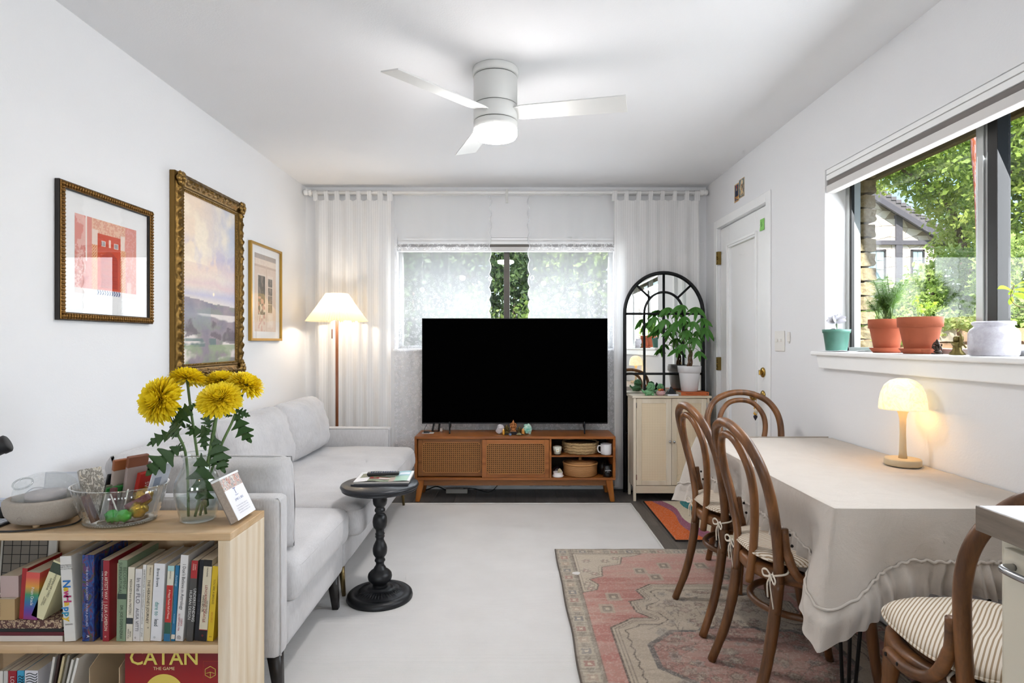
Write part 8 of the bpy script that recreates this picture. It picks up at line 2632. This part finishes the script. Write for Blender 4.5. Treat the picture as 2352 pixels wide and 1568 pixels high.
# ================================================================== OUTSIDE
def outside():
    struct('ground', MB().box(-40, 60, 5.0, 70, -0.4, -0.25).box(2.0, 60, -30, 5.0, -0.4, -0.25), plain('#6d6a52', 0.95, vary=0.25, scale=2, bump=0.4, bscale=20))
    struct('terrace', MB().box(4.5, 40, 9.75, 60, -0.25, 1.40), plain('#7a7a52', 0.95, vary=0.3, scale=1.5, bump=0.4, bscale=20))
    def leaves(name, blobs, size, mat, parent, seed, shell=0.55, aspect=0.55):
        rng = np.random.default_rng(seed)
        P = []
        for (c, rad, n) in blobs:
            d = rng.normal(size=(n, 3))
            d /= np.linalg.norm(d, axis=1)[:, None]
            k = shell + (1 - shell) * rng.random(n)
            lump = 1 + 0.22 * np.sin(d[:, 0] * 5 + c[0]) * np.cos(d[:, 2] * 6 + c[1]) + 0.15 * np.sin(d[:, 1] * 9)
            P.append(np.array(c) + d * (np.array(rad) * (k * lump)[:, None]))
        P = np.concatenate(P)
        n = len(P)
        a = rng.normal(size=(n, 3)); a /= np.linalg.norm(a, axis=1)[:, None]
        b = rng.normal(size=(n, 3)); b -= a * (a * b).sum(1)[:, None]; b /= np.linalg.norm(b, axis=1)[:, None]
        s = size * rng.uniform(0.6, 1.25, n)[:, None]
        V = np.stack([P - a * s, P + b * s * aspect, P + a * s, P - b * s * aspect], 1).reshape(-1, 3)
        F_ = np.arange(4 * n)
        me = bpy.data.meshes.new(name)
        me.vertices.add(4 * n); me.loops.add(4 * n); me.polygons.add(n)
        me.vertices.foreach_set('co', V.ravel())
        me.loops.foreach_set('vertex_index', F_)
        me.polygons.foreach_set('loop_start', np.arange(0, 4 * n, 4))
        me.update(calc_edges=True)
        me.materials.append(mat)
        o = bpy.data.objects.new(name, me)
        COL.objects.link(o)
        o.parent = parent
        if parent:
            o.location = -parent.location
        o['kind'] = 'stuff'
        return o
    def foliage_mat(name, c1, c2, c3, scale=1.2):
        t = NT(name)
        v = t.coords()
        n = t.noise(v, scale, 3, 0.6)
        f = t.noise(v, 25, 1)
        col = t.ramp(t.math('ADD', t.math('MULTIPLY', n, 0.6), t.math('MULTIPLY', f, 0.4)), [(0.32, c1), (0.5, c2), (0.68, c3)])
        a = t.principled(col, 0.55)
        b = t.node('ShaderNodeBsdfTranslucent', {'Color': col})
        mx = t.node('ShaderNodeMixShader', {0: 0.45}); t.l.new(a.outputs[0], mx.inputs[1]); t.l.new(b.outputs[0], mx.inputs[2])
        return t.done(mx)
    OAK = foliage_mat('oak_foliage', '#5d7d34', '#94ad4c', '#cbd676', 0.8)
    BUSH = foliage_mat('bush_foliage', '#6f9046', '#a5bd66', '#d4e09a', 1.2)
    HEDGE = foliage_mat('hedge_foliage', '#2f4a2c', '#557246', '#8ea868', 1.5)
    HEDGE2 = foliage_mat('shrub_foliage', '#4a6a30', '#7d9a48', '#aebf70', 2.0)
    BARK = plain('#6a5a4a', 0.9, vary=0.3, scale=8, bump=0.8, bscale=30)
    # ---- neighbour house
    HY = 22.0
    s = HY / F
    hx = lambda px: (px - CX) * s
    hz = lambda py: EYE - (py - CY) * s
    xr, xm = hx(2160), 11.6
    ze = hz(556)
    slope = 0.615
    H = thing('neighbour_house', 'white stone gabled house with dark timber trim beyond the trees', 'house', (xm, HY, 1.40))
    o0 = Vector((xm, HY, 1.40))
    hw = xr - xm
    gz = ze - 1.40
    WALLM = plain('#e2d8cc', 0.9, vary=0.05)
    MB().prism([(-hw, -0.1), (hw, -0.1), (hw, gz), (0, gz + hw * slope), (-hw, gz)], 0.0, 8.0, 'Y').obj('wall', plain('#b8ab9a', 0.95), H)
    STONE = [plain(c, 0.9, vary=0.06, bump=0.4, bscale=9) for c in ('#ece4da', '#e6dccf', '#f0e9e2', '#dfd3c4')]
    rng = random.Random(21)
    cw = 0.46
    nx, nz = int(2 * hw / cw), int((gz + hw * slope) / (cw * 0.8))
    jit = {(i, j): (rng.uniform(-0.15, 0.15), rng.uniform(-0.12, 0.12)) for i in range(nx + 2) for j in range(nz + 2)}
    cnt = 0
    for j in range(nz + 1):
        for i in range(nx + 1):
            q = []
            for di, dj in ((0, 0), (1, 0), (1, 1), (0, 1)):
                a, b = jit[(i + di, j + dj)]
                q.append((-hw + (i + di + (0.5 if (j + dj) % 2 else 0)) * cw + a, (j + dj) * cw * 0.8 + b))
            cx_, cz_ = sum(p[0] for p in q) / 4, sum(p[1] for p in q) / 4
            if abs(cx_) > hw - 0.1 or cz_ > gz + (hw - abs(cx_)) * slope - 0.12 or cx_ < -1.0 or cz_ < 0.3:
                continue
            q = [(cx_ + (a - cx_) * 0.95, min(cz_ + (b - cz_) * 0.95, gz + (hw - abs(a)) * slope)) for a, b in q]
            MB().prism(q, -0.05, 0.0, 'Y').obj('stone', STONE[(i * 3 + j) % 4], H)
            cnt += 1
    TIM = plain('#5b5a62', 0.7, vary=0.06)
    zb = hz(557) - 1.40
    MB().box(-hw, hw, -0.14, 0.0, zb - 0.10, zb + 0.06).obj('timber_beam', TIM, H)
    for px in (2061, 2157):
        x = hx(px) - xm
        MB().box(x - 0.12, x + 0.12, -0.13, 0.0, 0, gz + max(0, (hw - abs(x))) * slope).obj('timber_post', TIM, H)
    FR, PN = plain('#3c3a3c', 0.5), plain('#9db4bd', 0.1, vary=0.1, scale=2)
    for pa, pb in ((1987, 2031), (2089, 2119)):
        xa, xb, za, zb_ = hx(pa) - xm, hx(pb) - xm, hz(645) - 1.40, hz(574) - 1.40
        w = MB().box(xa, xb, -0.12, -0.02, za, za + 0.06).box(xa, xb, -0.12, -0.02, zb_ - 0.06, zb_).box(xa, xa + 0.06, -0.12, -0.02, za, zb_).box(xb - 0.06, xb, -0.12, -0.02, za, zb_)
        wo = w.obj('window', FR, H)
        for i in range(2):
            for j in range(3):
                MB().box(xa + 0.06 + (xb - xa - 0.12) * i / 2 + 0.012, xa + 0.06 + (xb - xa - 0.12) * (i + 1) / 2 - 0.012, -0.09, -0.055, za + 0.06 + (zb_ - za - 0.12) * j / 3 + 0.012, za + 0.06 + (zb_ - za - 0.12) * (j + 1) / 3 - 0.012).obj('pane', PN, wo)
        MB().box(xa - 0.1, xb + 0.1, -0.16, 0, za - 0.16, za).obj('window_ledge', WALLM, H)
    RF = plain('#6f6c70', 0.85, vary=0.2, scale=6, bump=0.5, bscale=10)
    for sg in (-1, 1):
        ov = 0.28
        out = [(0, gz + hw * slope + 0.30), (sg * (hw + ov), gz - ov * slope + 0.30), (sg * (hw + ov), gz - ov * slope + 0.02), (0, gz + hw * slope + 0.02)]
        MB().prism(out if sg < 0 else out[::-1], -0.35, 8.3, 'Y').obj('roof', RF, H)
        out = [(0, gz + hw * slope + 0.06), (sg * (hw + ov), gz - ov * slope + 0.06), (sg * (hw + ov), gz - ov * slope - 0.16), (0, gz + hw * slope - 0.16)]
        MB().prism(out if sg < 0 else out[::-1], -0.42, -0.33, 'Y').obj('barge_board', TIM, H)
        if sg > 0:
            for k in range(26):
                t_ = k / 26
                x = t_ * (hw + ov)
                MB().box(x, x + 0.19, -0.38, 0.4, gz + (hw - x) * slope + 0.30 - 0.09, gz + (hw - x) * slope + 0.335).obj('shingle', RF, H)
    # ---- garden retaining wall of stones
    gw = struct('wall_garden', MB().box(4.6, 14.0, 9.60, 9.75, -0.25, 1.38), plain('#a8937a', 0.95))
    SM = [plain(c, 0.9, vary=0.12, bump=0.5, bscale=14) for c in ('#cdb79b', '#bfa384', '#d8c7ae', '#c99f7c')]
    for j in range(4):
        x = 5.2 + 0.1 * (j % 2)
        while x < 10.2:
            w = rng.uniform(0.22, 0.42)
            z0 = 0.45 + j * 0.245
            q = [(x + rng.uniform(0, 0.03), z0 + rng.uniform(0, 0.03)), (x + w - rng.uniform(0.01, 0.03), z0 + rng.uniform(0, 0.03)), (x + w - rng.uniform(0.01, 0.04), z0 + 0.235 - rng.uniform(0, 0.03)), (x + rng.uniform(0, 0.03), z0 + 0.235 - rng.uniform(0, 0.03))]
            MB().prism(q, 9.50, 9.60, 'Y').obj('stone', SM[int(rng.random() * 4)], gw)
            x += w
    # ---- trees and shrubs beyond the side window
    def tree(label, base, path, blobs, mat, size, seed, name='tree', branches=(), r0=0.16, group='trees beyond the side window'):
        T = thing(name, label, 'tree', base, group=group)
        B = Vector(base)
        MB().tube([Vector(p) - B for p in catmull(path, 5)], [r0, r0 * 0.45], 10).obj('trunk', BARK, T)
        for k, br in enumerate(branches):
            MB().tube([Vector(p) - B for p in catmull(br, 5)], [r0 * 0.5, r0 * 0.15], 8).obj('branch', BARK, T)
        leaves('foliage', blobs, size, mat, T, seed)
    q = PX
    tree('spreading oak with a long bare branch behind the house gable', (12.6, 16.0, 1.40), [(12.6, 16.0, 1.38), q(2222, 640, 16), q(2215, 545, 16), q(2235, 430, 16.4)],
         [(q(2020, 418, 19), (0.9, 1.2, 0.35), 500), (q(2105, 375, 16), (0.9, 1.4, 0.55), 800), (q(2130, 330, 15.5), (1.6, 1.5, 1.0), 1900), (q(2190, 395, 15.5), (1.2, 1.4, 0.9), 1500), (q(2165, 455, 16), (0.7, 1.0, 0.5), 650), (q(2215, 480, 16), (0.8, 1.0, 0.9), 1200), (q(2240, 560, 16), (0.7, 1.0, 0.9), 1000), (q(2195, 560, 17), (0.6, 0.8, 0.7), 600), (q(2040, 320, 17), (1.8, 1.6, 0.9), 1500)],
         OAK, 0.085, 1, branches=[[q(2213, 560, 16), q(2180, 470, 15.9), q(2130, 420, 15.8), q(2060, 385, 15.8)], [q(2235, 430, 16.4), q(2215, 330, 16), q(2170, 260, 16)]], r0=0.20)
    tree('dense olive-green tree filling the right window sash', (12.2, 11.5, 1.40), [(12.2, 11.5, 1.38), q(2420, 600, 11.5), q(2400, 420, 11.5), q(2360, 300, 11.5)],
         [(q(2330, 350, 11.5), (0.95, 1.2, 0.9), 2600), (q(2400, 300, 11.5), (1.3, 1.2, 1.3), 2600), (q(2340, 470, 11.8), (0.9, 1.2, 0.8), 2200), (q(2430, 520, 11.5), (1.2, 1.2, 1.2), 2200), (q(2310, 230, 11.5), (1.2, 1.2, 0.8), 1600)], OAK, 0.075, 2, branches=[[q(2400, 420, 11.5), q(2350, 400, 11.4), q(2310, 395, 11.3)]])
    tree('pale green shrub in front of the white stone house', (9.4, 14.0, 1.40), [(9.4, 14.0, 1.38), q(2140, 690, 14), q(2130, 620, 14)],
         [(q(2090, 720, 14), (0.9, 0.7, 0.5), 1200), (q(2140, 670, 14), (0.7, 0.7, 0.6), 1300), (q(2200, 640, 14), (0.8, 0.7, 0.8), 1800), (q(2030, 735, 14), (0.8, 0.6, 0.4), 900), (q(2150, 740, 13.6), (1.2, 0.6, 0.35), 1300), (q(2225, 720, 13.5), (0.7, 0.6, 0.55), 1200)], BUSH, 0.070, 3, name='shrub', r0=0.05)
    tree('leafy shrub low in the right window sash', (9.4, 10.8, 1.40), [(9.4, 10.8, 1.38), q(2330, 700, 10.8), q(2330, 620, 10.8)],
         [(q(2320, 640, 10.8), (0.6, 0.6, 0.6), 1900), (q(2390, 620, 10.8), (0.8, 0.6, 0.8), 1900), (q(2330, 730, 10.6), (0.7, 0.5, 0.45), 1500), (q(2300, 590, 11), (0.4, 0.5, 0.4), 900), (q(2420, 720, 10.6), (0.8, 0.5, 0.5), 1200)], BUSH, 0.055, 4, name='shrub', r0=0.05)
    tree('low creeping shrub spilling over the garden wall', (7.0, 9.9, 1.40), [(7.0, 9.9, 1.38), q(2150, 735, 9.9), q(2140, 725, 9.9)],
         [(q(2120, 752, 9.6), (0.45, 0.25, 0.16), 700), (q(2200, 745, 9.6), (0.6, 0.25, 0.12), 600), (q(2050, 770, 9.5), (0.4, 0.2, 0.2), 600)], BUSH, 0.045, 5, name='shrub', r0=0.02)
    # red-barked trunk close to the window
    T = thing('red_trunk', 'slender peeling red-barked trunk beside the window mullion', 'tree', q(2252, 784, 7.0))
    T.location.z = -0.25
    B = Vector(T.location)
    t = NT('peeling_red_bark')
    n = t.noise(t.coords((3, 3, 0.8)), 14, 4, 0.65)
    t.done(t.principled(t.ramp(n, [(0.35, '#8d4128'), (0.52, '#b5623f'), (0.60, '#a9a4ae'), (0.66, '#b86a4a')]), 0.75, 0, t.bump(n, 0.6, 0.01)))
    pts = [Vector((0, 0, 0))] + [q(px, py, 7.0) - B for px, py in ((2263, 760), (2258, 640), (2252, 480), (2242, 300), (2236, 200), (2230, 60))]
    MB().tube(catmull(pts, 5), [0.070, 0.055, 0.055, 0.055, 0.060, 0.062, 0.06], 12).obj('trunk', t.m, T)
    leaves('foliage', [(q(2230, 60, 7.0), (1.0, 1.0, 0.5), 900)], 0.05, OAK, T, 8)
    # ---- hedge beyond the back window
    def shrub(label, x, y, h, w, n, mat, size, seed, name='shrub'):
        S = thing(name, label, 'shrub', (x, y, -0.25), group='shrubs beyond the back window')
        rg = random.Random(seed)
        bl = [((x, y, h * 0.45), (w, w * 0.7, h * 0.55), n)]
        for k in range(7):
            a = rg.uniform(0, 6.28)
            bl.append(((x + math.cos(a) * w * 0.7, y + math.sin(a) * w * 0.45, h * rg.uniform(0.25, 0.9)), (w * 0.5, w * 0.45, h * 0.22), n // 5))
        leaves('foliage', bl, size, mat, S, seed, shell=0.35)
        MB().tube([(0, 0, 0), (0.05, 0, h * 0.6)], [0.05, 0.02], 8).obj('stem', BARK, S)
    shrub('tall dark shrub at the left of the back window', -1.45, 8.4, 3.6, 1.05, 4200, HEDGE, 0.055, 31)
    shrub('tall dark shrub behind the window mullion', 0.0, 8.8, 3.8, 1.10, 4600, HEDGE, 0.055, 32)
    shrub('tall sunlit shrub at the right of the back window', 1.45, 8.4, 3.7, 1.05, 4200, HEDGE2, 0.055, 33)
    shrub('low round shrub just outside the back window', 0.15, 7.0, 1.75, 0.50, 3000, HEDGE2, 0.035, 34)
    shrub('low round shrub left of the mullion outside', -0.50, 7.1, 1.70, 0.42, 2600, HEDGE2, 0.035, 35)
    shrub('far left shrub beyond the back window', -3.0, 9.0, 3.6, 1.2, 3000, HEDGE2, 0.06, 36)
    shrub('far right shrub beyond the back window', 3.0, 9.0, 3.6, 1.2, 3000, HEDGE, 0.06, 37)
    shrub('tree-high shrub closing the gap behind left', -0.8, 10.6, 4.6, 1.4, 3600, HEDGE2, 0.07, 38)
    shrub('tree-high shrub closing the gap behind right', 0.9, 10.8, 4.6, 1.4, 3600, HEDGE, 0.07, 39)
outside()
# ================================================================== lettering becomes plain mesh
dg = bpy.context.evaluated_depsgraph_get()
for o in [x for x in COL.objects if x.type == 'FONT']:
    me = bpy.data.meshes.new_from_object(o.evaluated_get(dg))
    n = bpy.data.objects.new(o.name, me)
    COL.objects.link(n)
    n.parent = o.parent
    n.matrix_basis = o.matrix_basis.copy()
    nm = o.name.split('.')[0]
    bpy.data.objects.remove(o)
    n.name = nm
